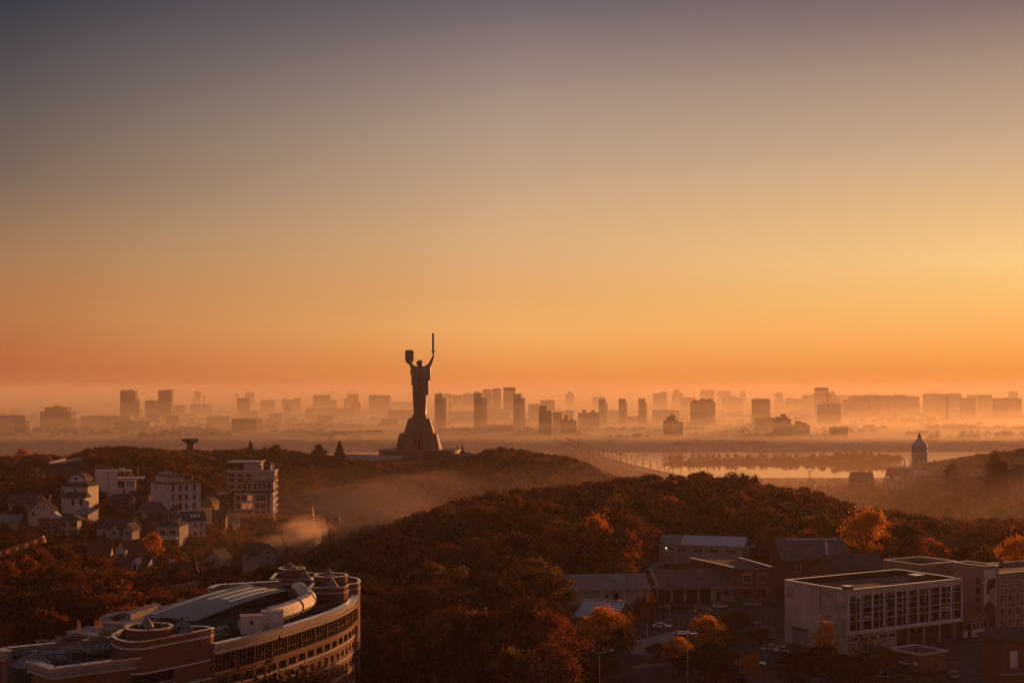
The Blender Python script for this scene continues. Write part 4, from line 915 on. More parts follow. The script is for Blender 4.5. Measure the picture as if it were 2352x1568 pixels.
for off, t0, t1, w in ((1.4, 0.45, 0.97, 0.9), (3.4, 0.5, 0.97, 1.4), (6.0, 0.45, 0.95, 0.9), (8.4, 0.02, 0.75, 0.9)):
    seg = [k for k in range(25) if t0 <= k / 24 <= t1]
    m.loft([[low[k] + vn * off + Vector((0, 0, zz(prof_v[k][1]) + 0.16)), low[k] + vn * (off + w) + Vector((0, 0, zz(prof_v[k][1]) + 0.16)), low[k] + vn * (off + w) + Vector((0, 0, zz(prof_v[k][1]) + 0.2)), low[k] + vn * off + Vector((0, 0, zz(prof_v[k][1]) + 0.2))] for k in seg])
m.build('translucent_strip', capmetal, vr, True)
# glass barrel skylight and foil wrapped duct run along the roof
def barrel(p0, p1, r, zb, nb, name='barrel_skylight'):
    p0, p1 = Vector((p0[0], p0[1], 0)), Vector((p1[0], p1[1], 0)); d_ = (p1 - p0).normalized(); n_ = Vector((-d_.y, d_.x, 0))
    def arc(p, rr): return [p + n_ * rr * math.cos(a) + Vector((0, 0, zz(zb) + 0.3 + rr * math.sin(a))) for a in [math.pi * i / 10 for i in range(11)]] 
    m = MB(); m.loft([[p0 + n_ * r + Vector((0, 0, zz(zb)))] + arc(p0, r) + [p0 - n_ * r + Vector((0, 0, zz(zb)))], [p1 + n_ * r + Vector((0, 0, zz(zb)))] + arc(p1, r) + [p1 - n_ * r + Vector((0, 0, zz(zb)))]]); b_ = m.build(name, glassroof, **WB)
    m = MB()
    for k in range(nb + 1):
        p = p0.lerp(p1, k / nb); m.tube(arc(p, r + 0.04), 0.06, 4)
    for i in (2, 5, 8):
        m.beam(arc(p0, r + 0.04)[i], arc(p1, r + 0.04)[i], 0.07)
    m.build('glazing_bar', darkmetal, b_, True)
barrel((-44.8, 193.5), (-41.0, 203.0), 1.15, 35.0, 9)
barrel((-62.0, 182.0), (-54.2, 184.4), 1.25, 35.0, 5)
barrel((-55.5, 188.5), (-51.6, 190.0), 1.0, 35.0, 5)
lathe_part(ob, 'cone_skylight', glassroof, [(2.6, 0), (2.6, 0.2), (0.5, 1.75), (0.05, 1.85)], tuple(Vector((-60.8, 180.6, zz(35.0))) - ob.location), 16)
lathe_part(ob, 'corner_turret', darkmetal, [(2.5, -30), (2.5, -0.1)], tuple(Vector((-61.4, 180.2, zz(35.0))) - ob.location), 16)
m = MB()
for k in range(16):
    a = 2 * math.pi * k / 16; m.beam((-60.8 + 2.62 * math.cos(a), 180.6 + 2.62 * math.sin(a), zz(34.78)), (-60.8 + 0.5 * math.cos(a), 180.6 + 0.5 * math.sin(a), zz(33.22)), 0.06)
m.build('glazing_bar', darkmetal, **WB)
dp = spline([(-39.0, 206.0, 0), (-35.2, 214.5, 0), (-33.3, 221.5, 0), (-32.7, 228.0, 0), (-34.6, 236.0, 0), (-36.6, 242.5, 0)], 8)
for i0, i1, r_, mt in ((0, 3, 1.0, ductm), (5, 14, 1.3, ductm), (15, 22, 1.3, ductm), (23, 31, 1.32, ductm), (32, 39, 1.2, glassroof)):
    rings = []
    for k in range(i0, i1 + 1):
        p = dp[k]; d_ = (dp[min(k + 1, len(dp) - 1)] - dp[max(k - 1, 0)]).normalized(); n_ = Vector((-d_.y, d_.x, 0))
        rings.append([Vector((p.x, p.y, zz(34.95) + r_ * 0.92)) + n_ * r_ * math.cos(a) + Vector((0, 0, r_ * math.sin(a))) for a in [2 * math.pi * (j + .5) / 10 for j in range(10)]])
    m = MB(); m.loft(rings); o = m.build('duct', mt, **WB)
m = MB()
for k in (4, 14.5, 22.5, 31.5):
    p = dp[int(k)]; q = dp[int(k) + 1]; d_ = (q - p).normalized(); n_ = Vector((-d_.y, d_.x, 0))
    ring = lambda c_: [Vector((c_.x, c_.y, zz(34.95) + 1.15)) + n_ * 1.13 * math.cos(a) + Vector((0, 0, 1.13 * math.sin(a))) for a in [2 * math.pi * j / 12 for j in range(12)]]
    m.loft([ring(p - d_ * 0.5), ring(q + d_ * 0.5)])
m.build('duct_collar', darkmetal, **WB)
# site cabins on the roof
signm = M('sign_black', (0.02, 0.02, 0.02), 0.7, 0.1)
for lab, x, y, vent in (('pale steel site cabin with round vent hole on the curved roof', -36.9, 203.6, True), ('pale steel site cabin behind the vented cabin on the curved roof', -34.6, 207.6, False)):
    cb = thing('site_cabin', lab, 'cabin', (x, y, zz(34.85)), R(14), 'steel cabins on the curved roof')
    part(cb, 'body', beige if False else M('cabin_paint', (0.66, 0.55, 0.47), 0.6, 0.12, 1.2, wave=('X', 0.35, 0.02)), (-1.9, 1.1, -1.15, 1.15, 0, 2.45)); part(cb, 'roof', M('cabin_roof', (0.45, 0.38, 0.33), 0.6, 0.2, 1.0), (-2.0, 1.2, -1.25, 1.25, 2.45, 2.56))
    part(cb, 'skid', darkmetal, (-2.0, 1.6, -1.3, -1.1, -0.15, 0.0), (-2.0, 1.6, 1.1, 1.3, -0.15, 0.0))
    m = MB(); m.poly([(1.115, -0.85, 0.3), (1.115, 0.0, 0.3), (1.115, 0.0, 2.1), (1.115, -0.85, 2.1)]); dr = m.build('door', MATS['cabin_roof'], cb)
    m = MB(); m.poly([(1.13, -0.6, 1.5), (1.13, -0.25, 1.5), (1.13, -0.42, 1.85)]); m.build('warning_sign', signm, dr)
    if vent:
        m = MB(); m.tube([(-0.4, -1.19, 1.65), (-0.4, -1.1, 1.65)], 0.28, 16); m.build('vent_hole', glassdark, cb)
    m = MB()
    for z in (0.55, 1.05): m.beam((1.9, -1.2, z), (1.9, 1.0, z), 0.05); m.beam((1.15, -1.2, z), (1.9, -1.2, z), 0.05)
    for y_ in (-1.2, 1.0): m.beam((1.9, y_, -0.1), (1.9, y_, 1.05), 0.05)
    m.build('railing', darkmetal, cb)
# ventilation units on the left wing
UN = [(462, 1005, 1.0, .9, 'squat grey roof vent nearest the left wing back cornice'), (570, 1000, 1.1, .8, 'low grey roof vent right of the squat one'), (660, 985, .9, .7, 'small roof vent half behind the glass barrel'), (730, 1010, 1.6, 1.4, 'wide dark roof unit behind the glass barrel'), (868, 1000, 1.5, 1.6, 'tall dark roof unit between the two glass barrels'),
      (1226, 905, 1.4, 1.1, 'open topped roof vent by the brick corner block'), (1390, 880, 1.6, 1.2, 'pale open topped roof vent beside the round drum'), (1140, 1040, 2.0, 1.5, 'long grey cooler box in front of the second glass barrel'), (800, 1130, 1.4, 1.3, 'square roof vent with pale rim on the left wing'), (855, 1190, 1.5, 1.9, 'tallest roof vent nearest the white front cornice'),
      (975, 1120, 1.5, 1.3, 'dark open roof vent in the middle of the left wing'), (1035, 1175, 1.3, 1.4, 'ribbed roof cooler close to the front cornice'), (1140, 1160, 1.2, 1.6, 'flat hooded roof vent right of the ribbed cooler'), (1400, 1120, 1.2, .8, 'small cluttered roof unit at the foot of the brick block'), (1280, 1110, .7, 1.1, 'thin roof pipe box at the foot of the brick block'), (640, 1110, 1.0, .7, 'small roof box in front of the first glass barrel')]
for cx_, cy_, s_, h_, lab in UN:
    p = onz(cx_ * 0.1953, 1292 + cy_ * 0.1953, 34.95)
    u_ = thing('ventilation_unit', lab, 'roof vent', (p.x, p.y + s_ / 2, zz(35.0)), R(38), 'ventilation units on the left wing roof')
    part(u_, 'body', M('vent_steel', (0.20, 0.17, 0.16), 0.55, 0.3, 1.0, 0.4), (-s_ / 2, s_ / 2, -s_ / 2, s_ / 2, 0.15, h_))
    part(u_, 'foot', darkmetal, (-s_ * .42, s_ * .42, -s_ * .42, s_ * .42, 0, 0.15))
    m = MB(); a = s_ / 2 + 0.06
    m.ribbon([(-a, -a), (a, -a), (a, a), (-a, a)], -0.14, 0.0, h_, h_ + 0.16, True); m.build('rim', steel, u_)
    if h_ > 1.2: part(u_, 'louvre', darkmetal, (-s_ * .4, s_ * .4, -s_ / 2 - 0.03, -s_ / 2, h_ * .35, h_ * .75))
for q0, q1 in (((-57.0, 187.0), (-52.4, 189.9)), ((-52.6, 183.6), (-51.2, 186.9))):
    m = MB()
    for z in (33.0, 34.0): m.beam((q0[0], q0[1], zz(z)), (q1[0], q1[1], zz(z)), 0.07)
    for t_ in (0, .5, 1): m.beam((q0[0] + (q1[0] - q0[0]) * t_, q0[1] + (q1[1] - q0[1]) * t_, zz(35)), (q0[0] + (q1[0] - q0[0]) * t_, q0[1] + (q1[1] - q0[1]) * t_, zz(33)), 0.07)
    m.build('gantry', darkmetal, **WB)
# unfinished concrete deck behind
dk = thing('concrete_deck', 'unfinished pale concrete deck with rusty starter bars behind the curved building', 'unfinished building', (-65, 240, CZ - 66))
def dz(px, py, z=40.0): p = onz(px, py, z); return (p.x, p.y)
m = MB(); poly = [dz(149, 1450), dz(209, 1459), dz(300, 1462), dz(430, 1440), dz(520, 1420), dz(560, 1392), dz(470, 1378), dz(416, 1380), dz(330, 1404), dz(286, 1418), dz(250, 1432), dz(200, 1438)]
m.ext([p for p in poly], CZ - 40.35, CZ - 40.0); m.build('slab', concrete, dk, True)
m = MB(); P = spline([dz(300, 1404, 39.6), dz(262, 1410, 39.6), dz(241, 1420, 39.6), dz(252, 1429, 39.6), dz(290, 1432, 39.6)], 6); m.ribbon([p.xy for p in P], -0.9, 0.9, CZ - 39.98, CZ - 39.5); m.build('curved_slab', concrete, dk, True)
m = MB(); m.prism([(*dz(300, 1424), CZ - 40), (*dz(372, 1400), CZ - 40), (*dz(360, 1396), CZ - 40), (*dz(286, 1416), CZ - 40)], [(*dz(300, 1424), CZ - 39), (*dz(372, 1400), CZ - 39), (*dz(360, 1396), CZ - 39), (*dz(286, 1416), CZ - 39)]); m.build('plinth', concrete, dk, True)
m = MB()
for px, py in ((176, 1447), (225, 1444), (292, 1415), (310, 1412), (330, 1408), (348, 1404), (418, 1392), (408, 1394), (216, 1446)):
    x, y = dz(px, py)
    for k in range(5): m.beam((x + (k % 3) * 0.3, y + (k // 3) * 0.4, CZ - 40), (x + (k % 3) * 0.3 + 0.04, y + (k // 3) * 0.4, CZ - 38.6 + 0.3 * (k % 2)), 0.05)
m.build('starter_bars', rust, dk, True)
m = MB()
for px, py in ((180, 1450), (260, 1455), (340, 1440), (430, 1400), (480, 1385)):
    x, y = dz(px, py); m.box((x, y, CZ - 53), (0.6, 0.6, 25.3))
m.build('column', concrete, dk, True)
m = MB(); a, b = onz(416, 1374, 38.6), onz(456, 1371, 38.6); m.beam(a, b, 0.18)
for t_ in (0, .3, .6, 1): m.beam(a.lerp(b, t_), a.lerp(b, t_) - Vector((0, 0, 1.4)), 0.14)
m.build('gantry', darkmetal, dk, True)
# ------------------------------------------------------------------ right foreground: glazed hall
def frame_from(px, py, D, rz): return at(px, py, D), R(rz)
hall = thing('hall', 'long flat roofed hall with beige brick end wall and glass front between grey ribs', 'hall', (72.2, 306, G0), math.atan2(19, 30.7))
HL, HD, HT = 36.1, 19.6, 14.0
u0 = 4.6   # underside of the glazed storeys
part(hall, 'end_wall', beige, (-0.02, 0.5, 0.4, HD, -1, HT)); part(hall, 'rear_wall', beige, (0.5, HL, HD - 0.5, HD, -1, HT), (HL - 0.4, HL, 0.4, HD - 0.5, u0, HT))
part(hall, 'roof', bitumen_pale, (0.5, HL - 0.4, 0.4, HD - 0.5, HT - 1.5, HT - 1.3)); part(hall, 'parapet', beige, (0.5, HL, 0.0, 0.4, HT - 1.4, HT - 0.05))
m = MB(); m.ribbon([(0.42, 0.42), (HL - .42, 0.42), (HL - .42, HD - .55), (0.52, HD - .55)], -0.06, 0.0, HT - 1.29, HT - .02, True); m.build('shade_lining', bitumen, hall)  # dark strip paints the shade on the parapet's inner faces
m = MB(); m.ribbon([(0, 0), (HL, 0), (HL, HD), (0, HD)], -0.62, 0.16, HT, HT + 0.1, True); m.build('coping', capmetal, hall)
part(hall, 'lintel', white, (0, HL, -0.12, 0.4, u0 - 0.3, u0 + 0.55)); part(hall, 'fascia', darkmetal, (0.3, HL, 0.1, 0.3, HT - 0.9, HT - 0.06))
part(hall, 'floor_slab', concrete, (0, HL, 0.4, HD, u0 - 0.35, u0)); part(hall, 'back_panel', glassdark, (0.6, HL - 0.5, 0.5, 0.6, u0, HT - 1))
patchm = M('wall_patch', (0.40, 0.30, 0.25), 0.95, 0.3, 0.4); patchl = M('wall_patch_pale', (0.60, 0.48, 0.41), 0.95, 0.25, 0.4)
for y0, y1, z0, z1, mm in ((0.6, 3.9, 8.6, 11.2, patchm), (1.2, 3.2, 11.4, 13.0, patchl), (4.4, 7.6, 12.0, 13.4, patchm), (0.6, 7.7, 3.4, 7.9, patchm), (16.5, 18.9, 10.2, 12.6, patchm)): part(hall, 'wall_patch', mm, (-0.045, -0.02, y0, y1, z0, z1))
part(hall, 'downpipe', darkmetal, (-0.14, -0.02, 8.0, 8.12, 0, HT))
bay = HL / 10.0
ribm = M('rib_paint', (0.50, 0.47, 0.47), 0.7, 0.12, 0.4)
for k in range(11):
    x = min(HL - 0.55, k * (HL - 0.55) / 10); part(hall, 'rib', ribm, (x + .05, x + 0.5, -0.18, 0.3, u0 + 0.55, HT - 0.1))
for k in range(10):
    x0 = k * (HL - 0.55) / 10 + 0.55; x1 = (k + 1) * (HL - 0.55) / 10
    m = MB(); m.bx(x0, x1, 0.06, 0.12, u0 + 0.55, HT - 0.95); gl = m.build('glazing', glassdark, hall)
    sp = x0 + (x1 - x0) * (0.66 if k % 2 == 0 else 0.2)
    fmx = MB(); fmx.bx(sp - 0.07, sp + 0.07, -0.06, 0.05, u0 + 0.56, HT - 0.96)
    for j, zf in enumerate((0.27, 0.45, 0.78, 0.62 if k % 3 else 0.885)): fmx.bx(x0, x1, -0.04, 0.04, u0 + 0.55 + zf * (HT - u0 - 1.5) - 0.06, u0 + 0.55 + zf * (HT - u0 - 1.5) + 0.06)
    fmx.build('glazing_bar', ribm, gl)
    if k in (1, 8):
        v = MB(); v.ribbon([(x0 + 0.3, -0.1), (x1 - 0.2, -0.1)], 0, 0.3, u0 + 3.2, u0 + 3.35); v.bx(x0 + 0.3, x1 - 0.3, -0.5, -0.4, u0 + 2.6, u0 + 2.75); v.bx(x0 + 0.3, x0 + 0.42, -0.5, -0.4, u0 + 2.75, u0 + 3.4); v.bx(x1 - 0.42, x1 - 0.3, -0.5, -0.4, u0 + 2.75, u0 + 3.4); v.bx(x0 + 0.3, x1 - 0.3, -0.5, -0.4, u0 + 3.4, u0 + 3.55); v.build('open_vent', white, gl)
for y, z in ((8.2, 7.2), (6.6, 6.9), (8.2, 5.2), (6.6, 4.8)): window(hall, (-0.02, y, z), -math.pi / 2, 0.28, 0.75, fm=beige)
part(hall, 'garage_door', concrete, (-0.1, 0.0, 12.2, 17.0, 0, 3.2)); part(hall, 'door_head', darkmetal, (-0.14, 0.0, 12.0, 17.2, 3.2, 3.9)); window(hall, (-0.02, 9.2, 2.8), -math.pi / 2, 2.4, 1.3); part(hall, 'door', rooftin, (-0.1, 0.0, 11.0, 11.9, 0, 2.3))
part(hall, 'ground_wall', dimwhite, (0.5, 15.5, 0.5, 0.9, -1, u0 - 0.35)); part(hall, 'rear_ground_wall', brownbrick, (15.5, HL - 0.5, 7.5, 8.0, -1, u0 - 0.35))
for x in (2.5, 5.4, 8.3, 11.2, 14): window(hall, (x, 0.5, 3.1), 0, 1.9, 0.9)
for x in (19, 24, 29, 34): part(hall, 'column', concrete, (x, x + 0.5, 0.5, 1.0, -1, u0 - 0.35))
for x in (18, 22, 27, 31): window(hall, (x, 7.5, 2.2), 0, 2.6, 1.8, fm=brownbrick)
def roofbox(lab, x, y, w, d, h, dish=None):
    o = thing('roof_hatch', lab, 'roof hatch', hall.matrix_basis @ Vector((x, y, HT - 1.3)), hall.rotation_euler.z)
    part(o, 'body', brownbrick, (-w / 2, w / 2, -d / 2, d / 2, 0, h)); part(o, 'lid', capmetal, (-w / 2 - .15, w / 2 + .15, -d / 2 - .15, d / 2 + .15, h, h + .12))
    if dish:
        lathe_part(o, 'satellite_dish', white, [(0.05, 0), (0.55, 0.12), (0.75, 0.3)], (w / 2 + 0.9, 0, 0.3), 14).rotation_euler = (R(75), 0, R(-30))
hall.rotation_mode = 'XYZ'
bpy.context.view_layer.update()
roofbox('brick roof hatch with satellite dish at the near corner of the hall roof', 1.6, 1.6, 1.7, 1.7, 1.9, True)
roofbox('low brick roof hatch at the far corner of the hall roof', 31.5, 9.5, 2.6, 2.6, 1.4)

# mural tower and office wing on the right
tw = thing('stair_tower', 'beige stair tower with rounded top and a dark painted mural on its narrow end', 'tower', (109.8, 331, G0), 0)
plan = [Vector(p) for p in ((0, 0), (3.0, 0.6))] + [Vector((3.0 + 0.9 * math.sin(a), 1.5 - 0.9 * math.cos(a))) for a in (0.5, 1.0, 1.6, 2.2)] + [Vector((-0.8, 9.6)), Vector((-4.6, 7.2))]
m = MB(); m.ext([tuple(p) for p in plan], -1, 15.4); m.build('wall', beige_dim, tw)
m = MB(); m.ribbon([tuple(p) for p in plan], -0.3, 0.05, 15.4, 16.1, True); pp = m.build('parapet', beige_dim, tw)
m = MB(); m.ribbon([tuple(p) for p in plan], -0.35, 0.14, 16.1, 16.2, True); m.build('coping', capmetal, pp)
lf = (Vector((-4.6, 7.2, 0)) - Vector((0, 0, 0))); lr = math.atan2(lf.y, lf.x)
for z in (12.4, 10.0, 8.2, 5.8, 3.6, 1.4): window(tw, tuple(lf.normalized() * 1.6) [:2] + (z,), lr + math.pi, 1.3, 1.5, fm=beige_dim)
mural = thing('mural', 'tall mural of a dark haired figure in dark coat on the stair tower', 'mural', (109.8, 331, G0), 0)
mdir = Vector((3.0, 0.6, 0)).normalized(); mn = Vector((mdir.y, -mdir.x, 0))
def mpoly(name, mat, pts, off): 
    m = MB(); P = [mdir * (u * 3.06) + mn * off + Vector((0, 0, z)) for u, z in pts]; m.prism(P, [p + mn * 0.006 for p in P]); m.build(name, mat, mural)
skin = M('mural_skin', (0.36, 0.24, 0.19), 0.9, 0.2, 0.8); hairm = M('mural_dark', (0.06, 0.038, 0.03), 0.9, 0.4, 0.8); coatm = M('mural_coat', (0.07, 0.045, 0.038), 0.9, 0.4, 0.5)
mpoly('ground_paint', M('mural_pale', (0.55, 0.50, 0.48), 0.9, 0.15, 0.6), [(0.01, 0.4), (0.99, 0.4), (0.99, 15.3), (0.01, 15.3)], 0.01)
mpoly('coat', coatm, [(0.02, 0.4), (0.98, 0.4), (0.98, 6.4), (0.82, 7.6), (0.5, 8.2), (0.3, 7.7), (0.02, 6.6)], 0.02)
mpoly('face', skin, [(0.42, 8.2), (0.6, 7.4), (0.86, 8.2), (0.95, 9.4), (0.93, 11.0), (0.44, 11.0), (0.38, 9.4)], 0.03)
mpoly('hair', hairm, [(0.22, 10.4), (0.26, 9.4), (0.4, 9.7), (0.44, 10.7), (0.62, 11.0), (0.94, 10.9), (0.98, 12.8), (0.9, 13.3), (0.62, 13.2), (0.34, 12.9), (0.25, 11.9)], 0.04)
for u in (0.5, 0.76): mpoly('eye', hairm, [(u, 9.95), (u + 0.13, 9.95), (u + 0.13, 10.2), (u, 10.25)], 0.04)
mpoly('mouth', hairm, [(0.62, 8.5), (0.76, 8.5), (0.74, 8.66), (0.64, 8.66)], 0.04)
mpoly('hand', skin, [(0.62, 7.3), (0.86, 7.2), (0.9, 8.1), (0.8, 8.35), (0.66, 8.1)], 0.05)
wg = thing('office_wing', 'long three storey beige office wing with small windows behind the mural tower', 'office building', (114.3, 336.5, G0), R(28))
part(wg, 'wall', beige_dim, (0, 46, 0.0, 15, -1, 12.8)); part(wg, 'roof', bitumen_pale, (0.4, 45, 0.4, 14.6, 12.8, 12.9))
m = MB(); m.ribbon([(0, 0), (46, 0), (46, 15), (0, 15)], -0.35, 0.08, 12.8, 13.6, True); pp = m.build('parapet', beige_dim, wg)
m = MB(); m.ribbon([(0, 0), (46, 0), (46, 15), (0, 15)], -0.4, 0.16, 13.6, 13.7, True); m.build('coping', capmetal, pp)
for z, hh in ((10.6, 0.7), (7.6, 1.9), (4.4, 1.9), (1.6, 1.9)):
    for x in (2.2, 4.8, 7.4, 10.0, 12.6): window(wg, (x, 0, z), 0, 1.2, hh)
for x in (1.0, 3.5, 6.1, 8.7): part(wg, 'pilaster', beige_dim, (x - 0.25, x + 0.25, -0.2, 0, -1, 11.6))
for x, z in ((2.3, 6.0), (2.3, 2.9)): part(wg, 'air_conditioner', dimwhite, (x - 0.4, x + 0.4, -0.45, 0, z, z + 0.6))
part(wg, 'vent_pipe', steel, (6, 6.4, 12, 12.4, 12.9, 15)); part(wg, 'chimney', brownbrick, (16, 16.7, 13, 13.7, 12.9, 14.9))
lk = thing('link_block', 'plain beige block joining the glazed hall to the stair tower', 'building', (99.2, 345.5, G0), math.atan2(19, 30.7))
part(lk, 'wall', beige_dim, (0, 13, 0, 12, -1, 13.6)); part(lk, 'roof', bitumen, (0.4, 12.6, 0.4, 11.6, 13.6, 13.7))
m = MB(); m.ribbon([(0, 0), (13, 0), (13, 12), (0, 12)], -0.3, 0.06, 13.6, 14.6, True); pp = m.build('parapet', beige_dim, lk)
m = MB(); m.ribbon([(0, 0), (13, 0), (13, 12), (0, 12)], -0.36, 0.16, 14.6, 14.7, True); m.build('coping', capmetal, pp)
en = thing('entrance_porch', 'dark entrance porch with white panels and a round emblem between hall and tower', 'porch', (104.5, 327.5, G0), R(28))
part(en, 'canopy', brownbrick, (-1, 7, 0, 5, 3.4, 5.2)); part(en, 'back_wall', brownbrick, (-1, 7, 4.2, 5, -1, 3.4)); part(en, 'panel', white, (-0.8, 0.8, 0.2, 0.3, 0, 1.6), (2.4, 6.2, 0.2, 0.3, 0, 1.6))
for x in (-0.9, 1.6, 6.6): part(en, 'column', beige_dim, (x, x + 0.4, 0, 0.4, -1, 3.4))
for x in (2.8, 4.0, 5.2): window(en, (x, 0.3, 2.4), 0, 0.9, 1.4)
m = MB(); m.tube([(5.4, -0.06, 4.3), (5.4, 0, 4.3)], 0.45, 20); e_ = m.build('emblem', white, en); m = MB(); m.tube([(5.4, -0.1, 4.3), (5.4, -0.05, 4.3)], 0.3, 16); m.build('disc', brownbrick, e_)

# kiosk, gate house
kp = onz(2114, 1501, 52.0)
ki = thing('kiosk', 'low brown brick kiosk with flat roof and white trim in front of the glazed hall', 'kiosk', (kp.x, kp.y, G0), R(33))
part(ki, 'wall', brownbrick, (0, 7.4, 0, 7.8, -1, 4.9)); part(ki, 'roof', bitumen_pale, (-0.3, 7.7, -0.3, 8.1, 4.9, 5.05))
m = MB(); m.ribbon([(-0.4, -0.4), (7.8, -0.4), (7.8, 8.2), (-0.4, 8.2)], -0.3, 0.05, 5.05, 5.3, True); m.build('coping', white, ki)
part(ki, 'dark_band', darkmetal, (-0.05, 7.5, -0.06, 0, 0.6, 1.6), (-0.06, 0, 0, 7.8, 0.6, 1.6)); part(ki, 'awning', rooftin, (-1.6, -0.05, 2.2, 5.4, 3.0, 3.12)); part(ki, 'air_conditioner', white, (-0.5, 0, 0.6, 1.4, 3.0, 3.6)); window(ki, (0, 4, 1.8), -math.pi / 2, 1.4, 2.4, fm=brownbrick); window(ki, (4, 0, 2.4), 0, 1.0, 1.0, fm=brownbrick)
m = MB(); m.tube([(2.4, 3.2, 5.05), (2.4, 3.2, 5.5)], 0.35, 10); m.build('roof_vent', darkmetal, ki)
gp = onz(2300, 1568, 58)
gh = house('brick gate house with hipped roof and a pale shutter in the bottom right corner', 2346, 1580, 262, 8, 7, 8.8, 14, 'hip', 2.2, redbrick, roofdark, [], ov=0.8, name='gate_house', cat='gate house')
part(gh, 'shutter', white, (-2.4, -0.9, -0.12, 0, 4.0, 7.0)); part(gh, 'sill', concrete, (-2.7, -0.6, -0.3, 0, 3.6, 3.95)); part(gh, 'ledge', concrete, (-4.6, 4.6, -0.5, 0, 2.6, 2.85))

# ------------------------------------------------------------------ sheds and garages
ms = thing('metal_shed', 'pale metal shed with bright ribbed roof, strip windows and a lit lamp over its door', 'shed', (48.7, 471, G0), math.atan2(-8.4, 26.5))
SLn = 27.8; EH = 6.1; SDp = 12.0; RH = 2.3
wm_ = M('shed_sheet', (0.36, 0.31, 0.29), 0.7, 0.1, 0.4, wave=('X', 0.6, 0.04))
m = MB(); m.prism([(0, 0, -1), (0, SDp, -1), (0, SDp, EH), (0, SDp / 2, EH + RH), (0, 0, EH)], [(SLn, 0, -1), (SLn, SDp, -1), (SLn, SDp, EH), (SLn, SDp / 2, EH + RH), (SLn, 0, EH)]); m.build('wall', wm_, ms)
m = MB(); q = lambda x: [(x, -0.5, EH - 0.15), (x, SDp / 2, EH + RH + 0.05), (x, SDp + 0.5, EH - 0.15), (x, SDp + 0.5, EH + 0.05), (x, SDp / 2, EH + RH + 0.25), (x, -0.5, EH + 0.05)]
m.prism(q(7.2), q(SLn + 0.4)); rf = m.build('roof', rooftin, ms); m = MB(); m.prism(q(-0.3), q(7.19)); m.build('roof_section', roofgrey, ms)
part(ms, 'door', M('shed_door', (0.28, 0.23, 0.21), 0.7, 0.1, 0.5, wave=('Z', 0.6, 0.03)), (0.5, 4.6, -0.1, 0, 0, 4.4)); part(ms, 'door_track', darkmetal, (0.4, 5.0, -0.25, 0, 4.5, 5.1))
lm = thing('wall_lamp', 'small lit white lamp above the big door of the metal shed', 'lamp', ms.matrix_basis @ Vector((0, 0, 0)), 0)
bpy.context.view_layer.update(); lm.location = ms.matrix_basis @ Vector((2.5, -0.45, 4.85))
m = MB(); m.box((0, 0.1, 0.12), (0.3, 0.5, 0.2)); m.build('housing', darkmetal, lm); m = MB(); m.box((0, 0, 0), (0.32, 0.2, 0.26)); m.build('lens', glow('lamp_white', (1.0, 0.92, 0.78), 9.0), lm)
for k in range(4):
    f_ = MB(); x = 6.4 + k * 5.3; f_.ribbon([(x, -0.02), (x + 2.9, -0.02)], 0, 0.1, EH - 2.35, EH - 1.2); w_ = f_.build('window', plaster, ms)
    for j in range(3):
        g = MB(); g.bx(x + 0.1 + j * 0.94, x + 0.94 + j * 0.94, -0.17, -0.1, EH - 2.25, EH - 1.3); g.build('pane', glassdark, w_)
part(ms, 'downpipe', white, (5.75, 5.9, -0.2, 0, 0, EH - 0.2), (21.0, 21.15, -0.2, 0, 0, EH - 0.2))
sp_ = thing('solar_panel', 'pair of small solar panels on a pole at the right end of the metal shed', 'solar panel', ms.matrix_basis @ Vector((SLn + 2.2, 1.0, 0)), R(-20))
m = MB(); m.beam((0, 0, -1), (0, 0, 6.0), 0.15); m.build('pole', darkmetal, sp_)
for x in (-0.9, 0.9):
    m = MB(); m.prism([(x - .75, -.5, 5.6 + x * .4), (x + .75, -.5, 5.9 + x * .4), (x + .75, .6, 6.5 + x * .4), (x - .75, .6, 6.2 + x * .4)], [(x - .75, -.5, 5.68 + x * .4), (x + .75, -.5, 5.98 + x * .4), (x + .75, .6, 6.58 + x * .4), (x - .75, .6, 6.28 + x * .4)]); m.build('panel', steel, sp_)
# low garages: left whitewashed half, right half with open bays
def gable_shed(t, x0, x1, d, eh, rh, wallm, roofm, ov=0.6):
    m = MB(); pr = [(0, -1), (d, -1), (d, eh), (d / 2, eh + rh), (0, eh)]
    m.prism([(x0, y, z) for y, z in pr], [(x1, y, z) for y, z in pr]); w_ = m.build('wall', wallm, t)
    sl = rh / (d / 2); q = [(-ov, eh - ov * sl + .02), (d / 2, eh + rh + .02), (d + ov, eh - ov * sl + .02), (d + ov, eh - ov * sl + .2), (d / 2, eh + rh + .22), (-ov, eh - ov * sl + .2)]
    m = MB(); m.prism([(x0 - .15, y, z) for y, z in q], [(x1 + .15, y, z) for y, z in q]); m.build('roof', roofm, t)
    return w_
stucco = M('peeling_plaster', (0.42, 0.36, 0.33), 0.95, 0.45, 1.1, bump=0.15)
gl_ = onz(1330, 1389, 57.3); gr_ = onz(1509, 1384, 57.3)
wh = thing('garage_row', 'long low grey roofed shed with peeling whitewashed wall behind the tarpaulin roof', 'garages', (gl_.x - 3, gl_.y, G0), math.atan2(gr_.y - gl_.y, gr_.x - gl_.x))
LL = (gr_ - gl_).length + 1.4
gable_shed(wh, 0, LL, 13, 3.9, 3.1, stucco, roofgrey); part(wh, 'door', glassdark, (12.4, 13.9, -0.12, 0, 0, 2.7)); part(wh, 'door_canopy', darkmetal, (11.9, 14.4, -1.0, 0, 3.0, 3.15)); part(wh, 'vent_hole', glassdark, (10.4, 11.0, -0.1, 0, 1.9, 2.4))
for x in (8.6, 15.2, 19.2): part(wh, 'pilaster', plaster, (x, x + 1.0, -0.15, 0, 0, 3.6))
g2 = onz(1688, 1380, 57.3)
